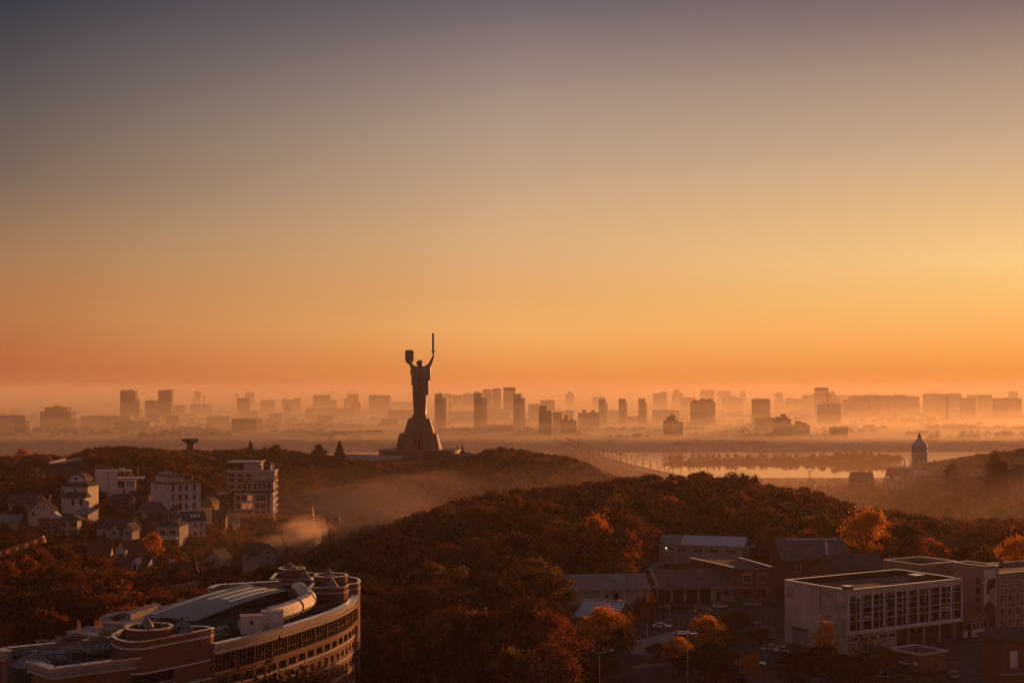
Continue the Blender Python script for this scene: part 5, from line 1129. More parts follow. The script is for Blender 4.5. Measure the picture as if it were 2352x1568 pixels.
gb = thing('garage_row', 'long low brown roofed garages with dark open bays and white piers', 'garages', (gr_.x + 0.1, gr_.y + 0.4, G0), math.atan2(g2.y - gr_.y, g2.x - gr_.x))
L2 = (g2 - gr_).length
gable_shed(gb, 0, L2 + 1.5, 14, 4.1, 3.7, brownbrick, roofbrown)
for k in range(4): part(gb, 'open_bay', glassdark, (0.6 + k * 3.7, 3.6 + k * 3.7, -0.1, 0, 0, 3.3)); part(gb, 'pier', stucco, (3.7 + k * 3.7, 4.2 + k * 3.7, -0.25, 0, 0, 3.6)); part(gb, 'bay_canopy', roofgrey, (0.4 + k * 3.7, 3.8 + k * 3.7, -1.2, 0, 3.65, 3.78))
part(gb, 'end_wall', stucco, (15.4, L2 + 1.4, -0.12, 0, 0, 3.5)); part(gb, 'door', glassdark, (16.4, 17.5, -0.2, -0.12, 0, 2.5)); window(gb, (19.0, -0.12, 2.1), 0, 1.0, 1.4, fm=stucco); part(gb, 'side_canopy', rooftin, (14.8, L2 + 1.6, -1.6, 0, 3.75, 3.9))
part(gb, 'fire_wall', plaster, (-0.35, -0.05, -0.7, 7, 3.9, 4.2)); m = MB(); m.prism([(-0.35, -0.8, 3.9), (0.15, -0.8, 3.9), (0.15, 7, 7.9), (-0.35, 7, 7.9)], [(-0.35, -0.8, 4.4), (0.15, -0.8, 4.4), (0.15, 7, 8.35), (-0.35, 7, 8.35)]); m.build('fire_wall_coping', dimwhite, gb)
# tarpaulin roofed store
tr = onz(1346, 1420, 57.3)
ts = thing('tarpaulin_store', 'store with a pale grey blue sheet gable roof behind the orange trees', 'shed', (tr.x - 3.5, tr.y - 16, G0), R(-26))
part(ts, 'wall', brownbrick, (0.3, 10, 0.3, 12, -1, 3.0)); tarp = M('grey_blue_sheet', (0.40, 0.42, 0.46), 0.5, 0.2, 0.8, 0.2, wave=('Y', 0.9, 0.06))
m = MB(); m.prism([(-0.3, -0.3, 3.0), (10.6, -0.3, 3.0), (10.6, 6.2, 6.2), (-0.3, 6.2, 6.2)], [(-0.3, -0.3, 3.15), (10.6, -0.3, 3.15), (10.6, 6.2, 6.35), (-0.3, 6.2, 6.35)]); m.build('roof', tarp, ts)
m = MB(); m.prism([(-0.3, 6.2, 6.18), (10.6, 6.2, 6.18), (10.6, 12.6, 3.0), (-0.3, 12.6, 3.0)], [(-0.3, 6.2, 6.33), (10.6, 6.2, 6.33), (10.6, 12.6, 3.15), (-0.3, 12.6, 3.15)]); m.build('rear_roof', tarp, ts)
m = MB(); m.beam((-0.4, 6.2, 6.38), (10.7, 6.2, 6.38), 0.3); m.build('ridge_cap', capmetal, ts)
# two storey brick workshop
bw = thing('workshop', 'two storey brick workshop with slanting flat roof beside the open garages', 'workshop', (60.1, 384, G0), math.atan2(1.2, 10))
BH = 8.5
m = MB(); o2 = [(0, 0), (10.4, 0), (7.4, 22), (-6.4, 22.6)]; m.ext(o2, -1, BH); m.build('wall', redbrick, bw)
m = MB(); m.ext([(p[0] * .97 + .1, p[1] * .97 + .3) for p in o2], BH, BH + .12); m.build('roof', bitumen_pale, bw)
m = MB(); m.ribbon([o2[0], o2[3]], -0.6, 0.1, BH, BH + .7); m.build('side_parapet', redbrick, bw); m = MB(); m.ribbon([o2[0], o2[3]], -0.66, 0.16, BH + .7, BH + .8); m.build('coping', capmetal, bw)
m = MB(); m.ribbon([o2[1], o2[2]], -0.2, 0.4, BH, BH + .6); m.build('far_parapet', redbrick, bw); m = MB(); m.ribbon([o2[1], o2[2]], -0.26, 0.46, BH + .6, BH + .7); m.build('coping', capmetal, bw)
part(bw, 'eaves', darkmetal, (-0.3, 10.7, -0.4, 0, BH - .1, BH + .12)); part(bw, 'downpipe', darkmetal, (10.1, 10.25, -0.15, 0, 0, BH))
for x in (3.4, 7.6):
    window(bw, (x, 0, 6.1), 0, 2.0, 1.8); part(bw, 'lintel', plaster, (x - 1.4, x + 1.4, -0.15, 0, 7.3, 7.5))
    window(bw, (x, 0, 2.1), 0, 2.0, 2.0, fm=redbrick); part(bw, 'lintel', plaster, (x - 1.5, x + 1.5, -0.15, 0, 3.6, 3.75))
ly = thing('lean_to', 'small dark lean to roof between the yard and the brick workshop', 'shed', onz(1565, 1319, 57.3).xy.to_3d() + Vector((0, 0, G0)), R(5)); part(ly, 'roof', roofbrown, (-4.5, 9, 0, 6, 3.2, 3.4)); part(ly, 'wall', brownbrick, (-4, 8.5, 0.5, 5.5, -1, 3.2))
# old brick house, second roof, rear
oh = house('old brick house with a big patched roof and pale metal strip behind the glazed hall', 1872, 1332, 404, 18, 18, 6.0, 2, 'gx', 4.9, redbrick, roofbrown, [('F', (-5, 0), (3.2,), 1.4, 1.6)], ov=0.8)
part(oh, 'ridge_sheet', rooftin, (-6.5, 8.5, 7.6, 10.4, 10.55, 11.0)); m = MB(); m.prism([(3.2, -0.4, 6.35), (3.8, -0.4, 6.35), (5.4, 7.4, 10.12), (4.7, 7.4, 10.12)], [(3.2, -0.4, 6.5), (3.8, -0.4, 6.5), (5.4, 7.4, 10.4), (4.7, 7.4, 10.4)]); m.build('metal_strip', rooftin, oh)
part(oh, 'chimney', redbrick, (2, 2.6, 8.7, 9.3, 10.6, 12.4), (7, 7.6, 8.7, 9.3, 10.6, 12.0))
house('low dark gabled roof directly behind the hall', 1985, 1352, 366, 15, 12, 5.0, 24, 'gx', 3.2, brownbrick, roofdark)
sh2 = thing('shed', 'tiny pale shed with painted wall between workshop and hall', 'shed', onz(1783, 1388, 57.3).xy.to_3d() + Vector((0, 14, G0)), R(10)); part(sh2, 'wall', stucco, (-1.6, 1.6, 0, 3, -1, 2.6)); part(sh2, 'roof', dimwhite, (-1.9, 1.9, -0.4, 3.3, 2.6, 2.8)); part(sh2, 'painted_panel', darkmetal, (-1.2, 1.0, -0.06, 0, 0.3, 1.8))
# concrete panel fence by the yard, wire fences, goal, notice board
def post_fence(label, pts, h, mat, step=2.2, panel=False, cat='fence'):
    p0 = Vector((pts[0][0], pts[0][1], 0)); f_ = thing('fence', label, cat, (p0.x, p0.y, gz(p0.x, p0.y)))
    wk = walk(pts, step)
    for k, (p, hd) in enumerate(wk):
        z = gz(p.x, p.y); m = MB(); m.box((p.x, p.y, z + h / 2 - .5), (0.14, 0.14, h + 1.0), hd); m.build('post', mat, f_, True)
        if k + 1 < len(wk):
            q_ = wk[k + 1][0]; zq = gz(q_.x, q_.y); m = MB()
            if panel: m.prism([(p.x, p.y - .05, z - .3), (q_.x, q_.y - .05, zq - .3), (q_.x, q_.y + .05, zq - .3), (p.x, p.y + .05, z - .3)], [(p.x, p.y - .05, z + h - .2), (q_.x, q_.y - .05, zq + h - .2), (q_.x, q_.y + .05, zq + h - .2), (p.x, p.y + .05, z + h - .2)]); m.build('panel', mat, f_, True)
            else:
                for zz_ in (0.2, 0.55, 0.95): m.beam((p.x, p.y, z + h * zz_), (q_.x, q_.y, zq + h * zz_), 0.05)
                m.build('rail', mat, f_, True)
post_fence('pale concrete panel fence running uphill left of the yard', [at(px, 0, d).xy for px, d in ((1452, 445), (1474, 470), (1500, 500))], 2.2, dimwhite, 2.4, True)
post_fence('dark wire fence across the sports pitch', [onz(px, py, 57.3).xy for px, py in ((1524, 1446), (1575, 1452), (1610, 1455))], 3.2, darkmetal, 3.0)
post_fence('dark wire fence beside the end wall of the glazed hall', [onz(px, py, 57.3).xy for px, py in ((1712, 1444), (1750, 1452), (1790, 1456))], 3.4, darkmetal, 3.0)
go = thing('goal_frame', 'thin white football goal frame in front of the dark garages', 'goal', onz(1526, 1410, 57.3).xy.to_3d() + Vector((0, 0, G0)), R(4)); m = MB()
for x in (-1.3, 1.3): m.beam((x, 0, 0), (x, 0, 2.2), 0.1)
m.beam((-1.3, 0, 2.2), (1.3, 0, 2.2), 0.1); m.build('frame', white, go)
nb = thing('painted_board', 'grey board covered in pale scrawls by the fence', 'board', onz(1744, 1462, 57.3).xy.to_3d() + Vector((0, 0, G0)), R(8)); part(nb, 'board', M('board_grey', (0.16, 0.13, 0.12), 0.9, 0.3, 1.0), (-1.3, 1.3, 0, 0.12, 0.1, 3.2))
m = MB(); q_ = random.Random(4)
for k in range(16):
    x, z = q_.uniform(-1.1, .9), q_.uniform(.5, 2.9); m.box((x, -0.03, z), (q_.uniform(.1, .5), 0.02, q_.uniform(.08, .3)))
m.build('scrawl', plaster, nb); part(nb, 'rail', white, (-1.6, 0.4, -0.05, 0.1, 3.3, 3.42))
rk = thing('tyre_rack', 'dark racks stacked with old tyres at the workshop corner', 'rack', onz(1692, 1386, 57.3).xy.to_3d() + Vector((0, 0, G0)), R(6))
m = MB()
for x in (-2.2, -0.8): m.beam((x, 0, 0), (x, 0, 3.4), 0.14)
for z in (.6, 1.5, 2.4, 3.3): m.beam((-2.2, 0, z), (-.8, 0, z), 0.12)
m.build('frame', darkmetal, rk)
for x, z in ((0.4, .4), (0.4, 1.2), (.5, 2.0), (1.6, .4), (1.6, 1.1), (2.4, .5)):
    m = MB(); m.tube([(x + .32 * math.cos(a), 0, z + .32 * math.sin(a)) for a in [2 * math.pi * i / 14 for i in range(15)]], 0.14, 6); m.build('tyre', tyre, rk)
# masts and lamps
def mast(label, px, py, D, h, r, kind, mat=None):
    p = at(px, py, D); t_ = thing('street_lamp' if kind != 'pole' else 'flagpole', label, 'lamp' if kind != 'pole' else 'pole', (p.x, p.y, p.z)); m = MB(); m.tube([(0, 0, -2), (0, 0, h)], [r, r * .6], 8); m.build('pole', mat or steel, t_)
    if kind == 'multi':
        m = MB(); m.beam((-1.6, 0, h), (1.6, 0, h), 0.14); m.beam((0, -1, h - .3), (0, 1, h + .1), 0.14); m.build('crossarm', steel, t_)
        for x, y, z in ((-1.5, 0, .1), (-.7, -.5, .2), (0.1, .6, .3), (.8, -.4, .15), (1.5, .1, .1)):
            m = MB(); m.box((x, y, h + z), (0.75, 0.45, 0.16), 0.3 * x); m.build('floodlight', capmetal, t_)
    if kind == 'arm':
        m = MB(); m.tube([(0, 0, h), (.3, 0, h + .5), (1.2, 0, h + .8), (2.0, 0, h + 1.0)], 0.07, 6); m.build('arm', steel, t_); m = MB(); m.box((2.2, 0, h + 1.0), (0.7, 0.25, 0.14)); m.build('lamp_head', capmetal, t_)
    return t_
mast('tall street mast with five floodlights at the bottom of the picture', 1579, 1600, 262, 11.6, 0.16, 'multi')
mast('curved arm street lamp standing among the dark trees at the bottom', 1377, 1600, 255, 7.4, 0.09, 'arm')
mast('thin white flagpole in front of the willow', 1487, 1514, 302, 7.6, 0.1, 'pole', white)
mast('thin dark wire mast in front of the whitewashed shed', 1440, 1396, 366, 9.6, 0.06, 'pole', darkmetal)
mast('thin grey pole right of the orange tree at the bottom', 1455, 1560, 285, 7.5, 0.06, 'pole', darkmetal)
mast('street lamp on the lane by the dormer cottage', 338, 1372, 375, 7, 0.08, 'arm')
mast('street lamp left of the smoke plume', 466, 1350, 380, 7.5, 0.08, 'arm')
bo = thing('sentry_hut', 'small dark wooden hut under the orange tree', 'hut', onz(1443, 1492, 57.3).xy.to_3d() + Vector((0, 0, G0)), R(15)); part(bo, 'wall', brownbrick, (-1, 1, -1, 1, -.5, 2.4)); m = MB(); m.loft([[(-1.4, -1.4, 2.4), (1.4, -1.4, 2.4), (1.4, 1.4, 2.4), (-1.4, 1.4, 2.4)], [(-.05, -.05, 3.7), (.05, -.05, 3.7), (.05, .05, 3.7), (-.05, .05, 3.7)]]); m.build('roof', roofdark, bo)
pt = thing('canopy_tent', 'pointed dark tent roof at the bottom edge of the picture', 'canopy', onz(1153, 1590, 53).xy.to_3d() + Vector((0, 0, CZ - 58.5)), R(20)); m = MB(); m.loft([[(3.2 * math.cos(a), 3.2 * math.sin(a), 3.6) for a in [math.pi / 3 * k for k in range(6)]], [(.1 * math.cos(a), .1 * math.sin(a), 6.0) for a in [math.pi / 3 * k for k in range(6)]]]); m.build('roof', darkmetal, pt)
m = MB()
for k in range(6):
    a = math.pi / 3 * k; m.beam((3.2 * math.cos(a), 3.2 * math.sin(a), 3.62), (0, 0, 6.05), 0.08); m.beam((3.1 * math.cos(a), 3.1 * math.sin(a), -2), (3.1 * math.cos(a), 3.1 * math.sin(a), 3.6), 0.12)
m.build('frame', steel, pt)

for k, (px, py, dx) in enumerate(((2105, 1560, 12), (2150, 1540, 9), (2225, 1556, 10), (2170, 1520, 14))):
    p = onz(px, py, 57.25); m = MB(); m.box((p.x, p.y, G0 + .026), (dx * .5, .18, .008), R(-10)); o = m.build('lane_marking', concrete); o['kind'] = 'structure'
# ------------------------------------------------------------------ cars
def paint(name, col): return M(name, col, 0.25, 0.06, 0.5, 0.25, spec=0.6)
PAINT = {'silver': paint('silver_paint', (0.34, 0.32, 0.31)), 'white': paint('car_white', (0.66, 0.62, 0.58)), 'dark': paint('dark_paint', (0.025, 0.022, 0.024)), 'grey': paint('grey_paint', (0.16, 0.15, 0.15))}
lampm = M('lamp_glass', (0.55, 0.52, 0.5), 0.15, 0.05, 1, spec=0.7); redlamp = M('tail_glass', (0.25, 0.02, 0.015), 0.2, 0.05, 1)
SHAPE = {'hatch': (1.72, [(-1.95, .32), (1.95, .32), (2.0, .6), (1.82, .8), (1.0, .95), (-1.9, 1.0), (-1.98, .62)], [(1.0, .95), (.3, 1.4), (-1.2, 1.43), (-1.86, 1.0)]),
         'sedan': (1.74, [(-2.2, .32), (2.15, .32), (2.2, .58), (2.05, .76), (1.0, .9), (-1.5, .95), (-2.15, .93), (-2.22, .6)], [(1.0, .9), (.25, 1.35), (-.85, 1.36), (-1.6, .95)]),
         'suv': (1.86, [(-2.2, .42), (2.15, .42), (2.2, .75), (2.05, 1.0), (1.05, 1.1), (-2.15, 1.15), (-2.22, .75)], [(1.05, 1.1), (.45, 1.64), (-1.75, 1.66), (-2.12, 1.15)]),
         'van': (1.9, [(-2.45, .4), (2.35, .4), (2.42, .75), (2.25, 1.0), (1.7, 1.18), (-2.45, 1.2), (-2.48, .75)], [(1.7, 1.18), (.95, 1.8), (-2.25, 1.88), (-2.44, 1.2)])}
CAR = {}
def car(label, kind, col, px, py, yaw, z=57.28):
    w, lo, hi = SHAPE[kind]; p = onz(px, py, z)
    t_ = thing('parked_car' if kind != 'van' else 'parked_van', label, 'car' if kind != 'van' else 'van', (p.x, p.y, G0 + 0.03), R(yaw), 'cars parked in the compound')
    if kind not in CAR:
        d = {}
        m = MB(); m.loft([[(x * k, y, .3 + (z_ - .3) * kz) for x, z_ in lo] for y, k, kz in ((-w / 2, .97, .93), (-w / 2 + .1, 1, 1), (w / 2 - .1, 1, 1), (w / 2, .97, .93))]); d['body'] = m.mesh('body', PAINT['silver'], False)
        cx = sum(x for x, _ in hi) / 4
        m = MB(); m.loft([[(x, y * (1 - .3 * (z_ - hi[0][1]) / .55), z_) for x, z_ in hi] for y in (-w / 2 + .09, w / 2 - .09)]); d['windows'] = m.mesh('windows', glassdark)
        t1, t2 = hi[1], hi[2]; hw = (w / 2 - .09) * .76
        m = MB(); m.prism([(t1[0] - .05, -hw, t1[1]), (t1[0] - .05, hw, t1[1]), (t2[0] - .1, hw, t2[1]), (t2[0] - .1, -hw, t2[1])], [(t1[0] - .15, -hw * .9, t1[1] + .06), (t1[0] - .15, hw * .9, t1[1] + .06), (t2[0], hw * .9, t2[1] + .06), (t2[0], -hw * .9, t2[1] + .06)])
        for s in (-1, 1):
            for xa, za, xb, zb in ((hi[0][0], hi[0][1], t1[0], t1[1]), (cx, hi[0][1], cx, t1[1]), (hi[3][0], hi[3][1], t2[0], t2[1])): m.beam((xa, s * (w / 2 - .08), za), (xb, s * hw, zb), .09)
        d['roof'] = m.mesh('roof', PAINT['silver'])
        m = MB(); m.tube([(0, -.11, 0), (0, .11, 0)], .32, 14); d['wheel'] = m.mesh('wheel', tyre)
        m = MB(); m.tube([(0, -.125, 0), (0, .125, 0)], .19, 10); d['rim'] = m.mesh('rim', steel)
        m = MB(); m.box((0, 0, 0), (.14, .36, .16)); d['headlight'] = m.mesh('headlight', lampm); d['tail_light'] = m.copy_mesh('tail_light', redlamp) if hasattr(m, 'copy_mesh') else m.mesh('tail_light', redlamp)
        CAR[kind] = d
    d = CAR[kind]
    for n_ in ('body', 'roof'):
        o = link(n_, d[n_], t_); o.material_slots[0].link = 'OBJECT'; o.material_slots[0].material = PAINT[col]
    link('windows', d['windows'], t_)
    for x in (-.62 * lo[1][0], .66 * lo[1][0]):
        for y in (-w / 2 + .1, w / 2 - .1):
            o = link('wheel', d['wheel'], t_); o.location = (x, y, .32); link('rim', d['rim'], o)
    for y in (-w / 2 + .3, w / 2 - .3):
        o = link('headlight', d['headlight'], t_); o.location = (lo[2][0] - .06, y, lo[2][1] + .06)
        o = link('tail_light', d['tail_light'], t_); o.location = (lo[-1][0] + .04, y, lo[-1][1] + .18)
car('silver van parked in front of the brick workshop', 'van', 'silver', 1728, 1392, -6)
car('white hatchback parked left of the tyre racks', 'hatch', 'white', 1654, 1396, -4)
car('silver hatchback in the row before the open garages', 'hatch', 'silver', 1612, 1400, -3)
car('dark station car left of the silver hatchback', 'suv', 'dark', 1564, 1401, -3)
car('dark car behind the goal frame', 'sedan', 'dark', 1518, 1404, -4)
car('white old saloon half hidden behind the willow', 'sedan', 'white', 1521, 1443, -8)
car('black off road car behind the floodlight mast', 'suv', 'dark', 1575, 1466, -5)
car('silver saloon at the left end of the row by the end wall', 'sedan', 'silver', 1768, 1494, 205)
car('dark grey saloon second in the row by the end wall', 'sedan', 'grey', 1797, 1498, 205)
car('black hatchback third in the row by the end wall', 'hatch', 'dark', 1823, 1502, 208)
car('grey car at the right end of the row, half under the yellow tree', 'hatch', 'grey', 1848, 1508, 208)
car('pale saloon behind the small golden tree near the bottom', 'sedan', 'silver', 1734, 1529, -15)
car('light van shaped car in shade left of the kiosk', 'suv', 'grey', 2026, 1519, 250)
car('grey saloon in deep shade left of the kiosk', 'sedan', 'grey', 2022, 1546, 245)
car('pale hatchback seen from behind right of the kiosk', 'hatch', 'silver', 2190, 1556, 80)
car('black coupe in the open car park at the bottom right', 'sedan', 'dark', 2274, 1547, -22)
car('small white estate car beside the gate house', 'hatch', 'white', 2330, 1558, 15)
# ------------------------------------------------------------------ the city across the river
fgl = (0.07, 0.06, 0.06)
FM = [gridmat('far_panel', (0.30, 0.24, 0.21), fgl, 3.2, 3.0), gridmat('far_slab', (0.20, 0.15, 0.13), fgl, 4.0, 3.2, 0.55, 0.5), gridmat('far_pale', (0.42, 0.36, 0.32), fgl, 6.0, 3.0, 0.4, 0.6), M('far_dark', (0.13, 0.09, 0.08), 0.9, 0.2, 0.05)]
litm = gridmat('far_balcony_lit_tone', (0.62, 0.54, 0.48), (0.2, 0.15, 0.12), 40, 3.1, 0.99, 0.38)  # balcony bands in a pale tone that paints sun onto right-hand sides
def far(x0, x1, yt, D, label, m=0, tops=(), rz=0.0, depth=None, cat='building', lit=False, cap=None):
    """block between two sight lines with its roof on a third; tops = (from, to, roof line) for raised parts"""
    p = at((x0 + x1) / 2, HOR, D); w = (x1 - x0) / F * D; z0 = 4.5; h = CZ - (yt - HOR) / F * D - z0
    o_ = depth or max(14, min(w * 0.6, 40))
    name = 'tower_block' if h > 55 and h > w else 'city_block'
    b = MB(); b.bx(-w / 2, w / 2, 0, o_, -4, h)
    b.ribbon([(-w / 2, 0), (w / 2, 0), (w / 2, o_), (-w / 2, o_)], -0.5, 0.35, h - 0.01, h + 1.1, True)
    q = random.Random(int(x0 * 7 + yt)); k = q.randint(1, 3)
    for i in range(k):
        x = q.uniform(-w * .35, w * .3); b.bx(x, x + w * q.uniform(.06, .14), o_ * .3, o_ * .6, h, h + q.uniform(2, 4.5))
    for a, c_, y in tops:
        xa, xb = (a - (x0 + x1) / 2) / F * D, (c_ - (x0 + x1) / 2) / F * D; b.bx(xa, xb, 1.2, o_ - 1.2, h - 1, CZ - (y - HOR) / F * D - z0)
    if cap == 'arch':
        n = 8; b.prism([(-w * .5 * math.cos(math.pi * i / n), 1, h + w * .16 * math.sin(math.pi * i / n)) for i in range(n + 1)], [(-w * .5 * math.cos(math.pi * i / n), o_ - 1, h + w * .16 * math.sin(math.pi * i / n)) for i in range(n + 1)])
    if cap == 'peak': b.prism([(-w * .45, 1, h), (w * .45, 1, h), (w * .45, o_ - 1, h), (-w * .45, o_ - 1, h)], [(-.3, o_ / 2 - .3, h + w * .35), (.3, o_ / 2 - .3, h + w * .35), (.3, o_ / 2 + .3, h + w * .35), (-.3, o_ / 2 + .3, h + w * .35)])
    if cap == 'three':
        for i in (-1, 0, 1): b.lathe([(w * .15, -.5), (w * .15, 3 + (i >= 0) * 4), (w * .11, 5.5 + (i >= 0) * 4), (.4, 7 + (i >= 0) * 4)], (i * w * .31, o_ / 2, h), 12)
    if cap == 'frame':
        for i in range(6): b.bx(-w / 2 + i * w / 5.6, -w / 2 + i * w / 5.6 + .8, 0, 1, h, h + 7)
        b.bx(-w / 2, w * .15, 0, 1, h + 7, h + 8)
    if lit is False:
        t_ = b.build(name, FM[m]); tag(t_, label, cat)
    else:
        t_ = thing(name, label, cat); b.build('wall', FM[m], t_)
        wl2 = w * lit; m2 = MB(); m2.bx(w / 2 + .01, w / 2 + wl2, 2, o_ * .8, -4, h - (yt * 0 + w * .5)); m2.build('lit_tone_wing', litm, t_)  # right-hand strip carrying the painted sun tone
    t_.location = (p.x, p.y, z0); t_.rotation_euler = (0, 0, R(rz))
    return t_
B = 'building'; AB = 'apartment block'
far(0, 58, 955, 3350, 'long pale panel block cut by the left edge of the skyline', 2)
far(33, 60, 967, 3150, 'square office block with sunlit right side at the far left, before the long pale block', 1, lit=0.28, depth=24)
far(92, 163, 946, 3600, 'broad stepped brown block standing alone on the left of the skyline', 1, [(102, 154, 935), (122, 134, 932)], cat=AB)
far(185, 300, 956, 3700, 'long pale nine storey panel block left of the bowl monument', 2, cat=AB)
far(262, 344, 968, 3350, 'lower pale panel block in front of the long nine storey one', 2, cat=AB, rz=-4)
far(276, 311, 898, 4300, 'tall rounded top tower, left one of the tower pair on the left', 1, [(277, 298, 896)], cat=AB)
far(310, 318, 916, 4330, 'narrow lower shoulder tower attached to the left tower of the pair', 1, cat=AB)
far(333, 363, 921, 4350, 'shorter tower directly left of the right tower of the pair', 1, cat=AB)
far(363, 394, 897, 4300, 'tall tower with slanting roof, right one of the tower pair on the left', 1, [(376, 393, 895.5)], cat=AB)
far(381, 410, 955, 3800, 'small hazy block at the foot of the right tower of the pair', 0)
far(338, 366, 953, 3900, 'small hazy block under the shorter tower', 0)
far(397, 424, 931, 5000, 'faint low block right of the tower pair', 0)
far(437, 482, 929, 5300, 'long unfinished block under two thin tower cranes', 0)
far(447, 460, 901, 7600, 'very faint far tower above the two thin cranes', 0, cap='arch')
far(475, 525, 957, 3900, 'hazy block with flat roof right above the bowl monument', 0)
far(531, 591, 963, 3300, 'wide glass office block with sunlit corner left of the centre', 1, [(534, 560, 961)], lit=False, rz=-12)
far(546, 572, 915, 4900, 'dark square block with a crane at its left side', 1, cat=AB)
far(563, 583, 903, 7300, 'faint rounded far block behind the dark square block', 0, cap='arch')
far(556, 592, 945, 4500, 'low hazy block below the dark square block', 0)
far(598, 629, 920, 5600, 'grey block with thin chimney box on its roof', 0, [(620, 623, 916)])
far(619, 648, 951, 4100, 'pale hazy slab block left of centre', 2, cat=AB)
far(647, 689, 918, 5700, 'wide hazy block with stepped roof left of centre', 0, [(675, 689, 914)])
far(652, 667, 932, 4900, 'small pointed roof block in front of the stepped one', 1, cap='peak')
far(703, 814, 938, 4900, 'long low dark row behind the pale slabs left of the statue', 3)
far(719, 756, 908, 5900, 'broad flat block with a crane on its right', 0, [(735, 756, 906.5)])
far(756, 773, 918, 5900, 'unfinished open frame block beside the broad flat block', 0, cap='frame')
far(730, 765, 956, 3900, 'pale slab block with dark balconies left of the statue', 2, cat=AB)
far(790, 799, 915, 6100, 'narrow lower wing left of the block with the crane on top', 0)
far(798, 823, 905, 6100, 'square far block with a crane on top left of the statue', 0)
far(806, 827, 925, 5200, 'small block with pointed top left of the statue', 1, cap='peak')
far(847, 896, 908, 5600, 'wide dark block directly left of the statue', 1, cat=AB)
far(875, 914, 963, 3750, 'pale slab block close left of the statue pedestal', 2, cat=AB)
far(892, 947, 943, 4300, 'long hazy block behind the statue on the left', 0)
far(896, 948, 924, 6500, 'faint far block just behind the statue', 0, [(910, 918, 921)])
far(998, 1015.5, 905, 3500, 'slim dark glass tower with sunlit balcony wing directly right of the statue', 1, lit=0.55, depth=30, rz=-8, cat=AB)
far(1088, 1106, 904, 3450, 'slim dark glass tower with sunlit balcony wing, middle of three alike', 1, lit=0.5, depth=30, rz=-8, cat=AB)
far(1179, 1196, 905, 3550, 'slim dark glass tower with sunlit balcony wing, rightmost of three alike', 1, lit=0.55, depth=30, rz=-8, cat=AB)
far(1017, 1038, 905, 6300, 'faint square tower right behind the first slim glass tower', 0)
far(1039, 1062, 908, 6300, 'faint flat block between the first two slim glass towers', 0)
far(1063, 1086, 906, 6100, 'faint block with rounded top left of the middle glass tower', 0, cap='arch')
far(1086, 1105, 902, 5900, 'block with rounded top hidden behind the middle glass tower', 0, cap='arch')
far(1108, 1129, 897, 5300, 'tall block with rounded top right of the middle glass tower', 0, cap='arch', cat=AB)
far(1130, 1151, 895, 5300, 'tallest rounded block between middle and right glass towers', 0, cap='arch', cat=AB)
far(1156, 1184, 890, 4900, 'tall square tower rising over the skyline left of the rightmost glass tower', 1, cat=AB)
far(1030, 1038, 928, 5200, 'small stepped tower low between the first two glass towers', 1)
far(1024, 1088, 946, 4300, 'long slab block spanning between the first two glass towers', 0, cat=AB)
far(1111, 1170, 948, 4300, 'long slab block spanning between the middle and right glass towers', 0, cat=AB)
far(1115, 1163, 941, 4700, 'higher slab block behind the long slab right of the middle glass tower', 0, cat=AB)
far(1111, 1182, 977, 3300, 'flat white roofed hall on the far bank right of the middle glass tower', 2)
far(1003, 1086, 985, 3200, 'low dark hall on the far bank under the first glass tower', 3)
far(1214, 1239, 929, 4300, 'hazy slab tower right of the rightmost glass tower', 0, cat=AB)
far(1241, 1274, 920, 4700, 'wide hazy tower with dark roof rim behind the dark tower', 0, [(1241, 1268, 919)], cat=AB)
far(1238, 1256, 934, 3000, 'dark stepped tower nearest the river with a sunlit edge', 1, [(1240, 1255, 932)], lit=False, cat=AB)
far(1256, 1266, 944, 3020, 'lower right half of the dark stepped tower nearest the river', 1, lit=0.15, cat=AB)
far(1270, 1291, 948, 3300, 'brown block between the dark stepped tower and the small spire tower', 1, cat=AB)
far(1288, 1324, 966, 3050, 'stepped brown block by the river with a raised lift tower', 1, [(1296, 1304, 953), (1310, 1317, 961)], cat=AB)
far(1300, 1316, 943, 4100, 'narrow hazy tower behind the stepped riverside block', 0)
far(1276, 1300, 945, 4500, 'long low hazy block behind the brown block', 0)
far(1329, 1376, 949, 3500, 'long brown block with two roof boxes left of the first slab tower', 1, [(1338, 1346, 941), (1361, 1367, 941)], cat=AB)
far(1299, 1318, 905, 7000, 'faint stepped far tower with a narrow crown', 0, [(1304, 1313, 899)])
far(1362, 1390, 911, 6800, 'faint far block under a crane left of the slab towers', 0)
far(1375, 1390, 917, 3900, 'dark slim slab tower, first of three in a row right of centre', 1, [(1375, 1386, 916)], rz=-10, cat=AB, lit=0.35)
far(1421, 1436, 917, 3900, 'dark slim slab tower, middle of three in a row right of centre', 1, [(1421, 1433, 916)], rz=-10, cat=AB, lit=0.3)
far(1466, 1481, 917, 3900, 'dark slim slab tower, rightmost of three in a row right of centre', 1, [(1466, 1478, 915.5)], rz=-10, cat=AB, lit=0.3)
far(1395, 1421, 943, 4400, 'low slab block between first and middle slab towers', 0, cat=AB)
far(1440, 1486, 957, 4100, 'low dark block between middle and right slab towers', 0)
far(1500, 1516, 906, 6400, 'faint far block, lower half of a stepped pair', 0, cap='arch')
far(1516, 1532, 901, 6400, 'faint far block, higher half of a stepped pair', 0)
far(1545, 1568, 902, 7200, 'faint far tower with narrow top right of the stepped pair', 0, [(1549, 1560, 895)])
far(1501, 1561, 943, 4300, 'long pale slab behind the stepped riverside tower right of centre', 2, cat=AB)
far(1526, 1569, 970, 3000, 'stepped dark tower by the river with one raised core', 1, [(1526, 1558, 965), (1533, 1552, 957), (1541, 1551, 952)], cat=AB)
far(1566, 1597, 913, 6000, 'faint flat block left of the three domed block', 0)
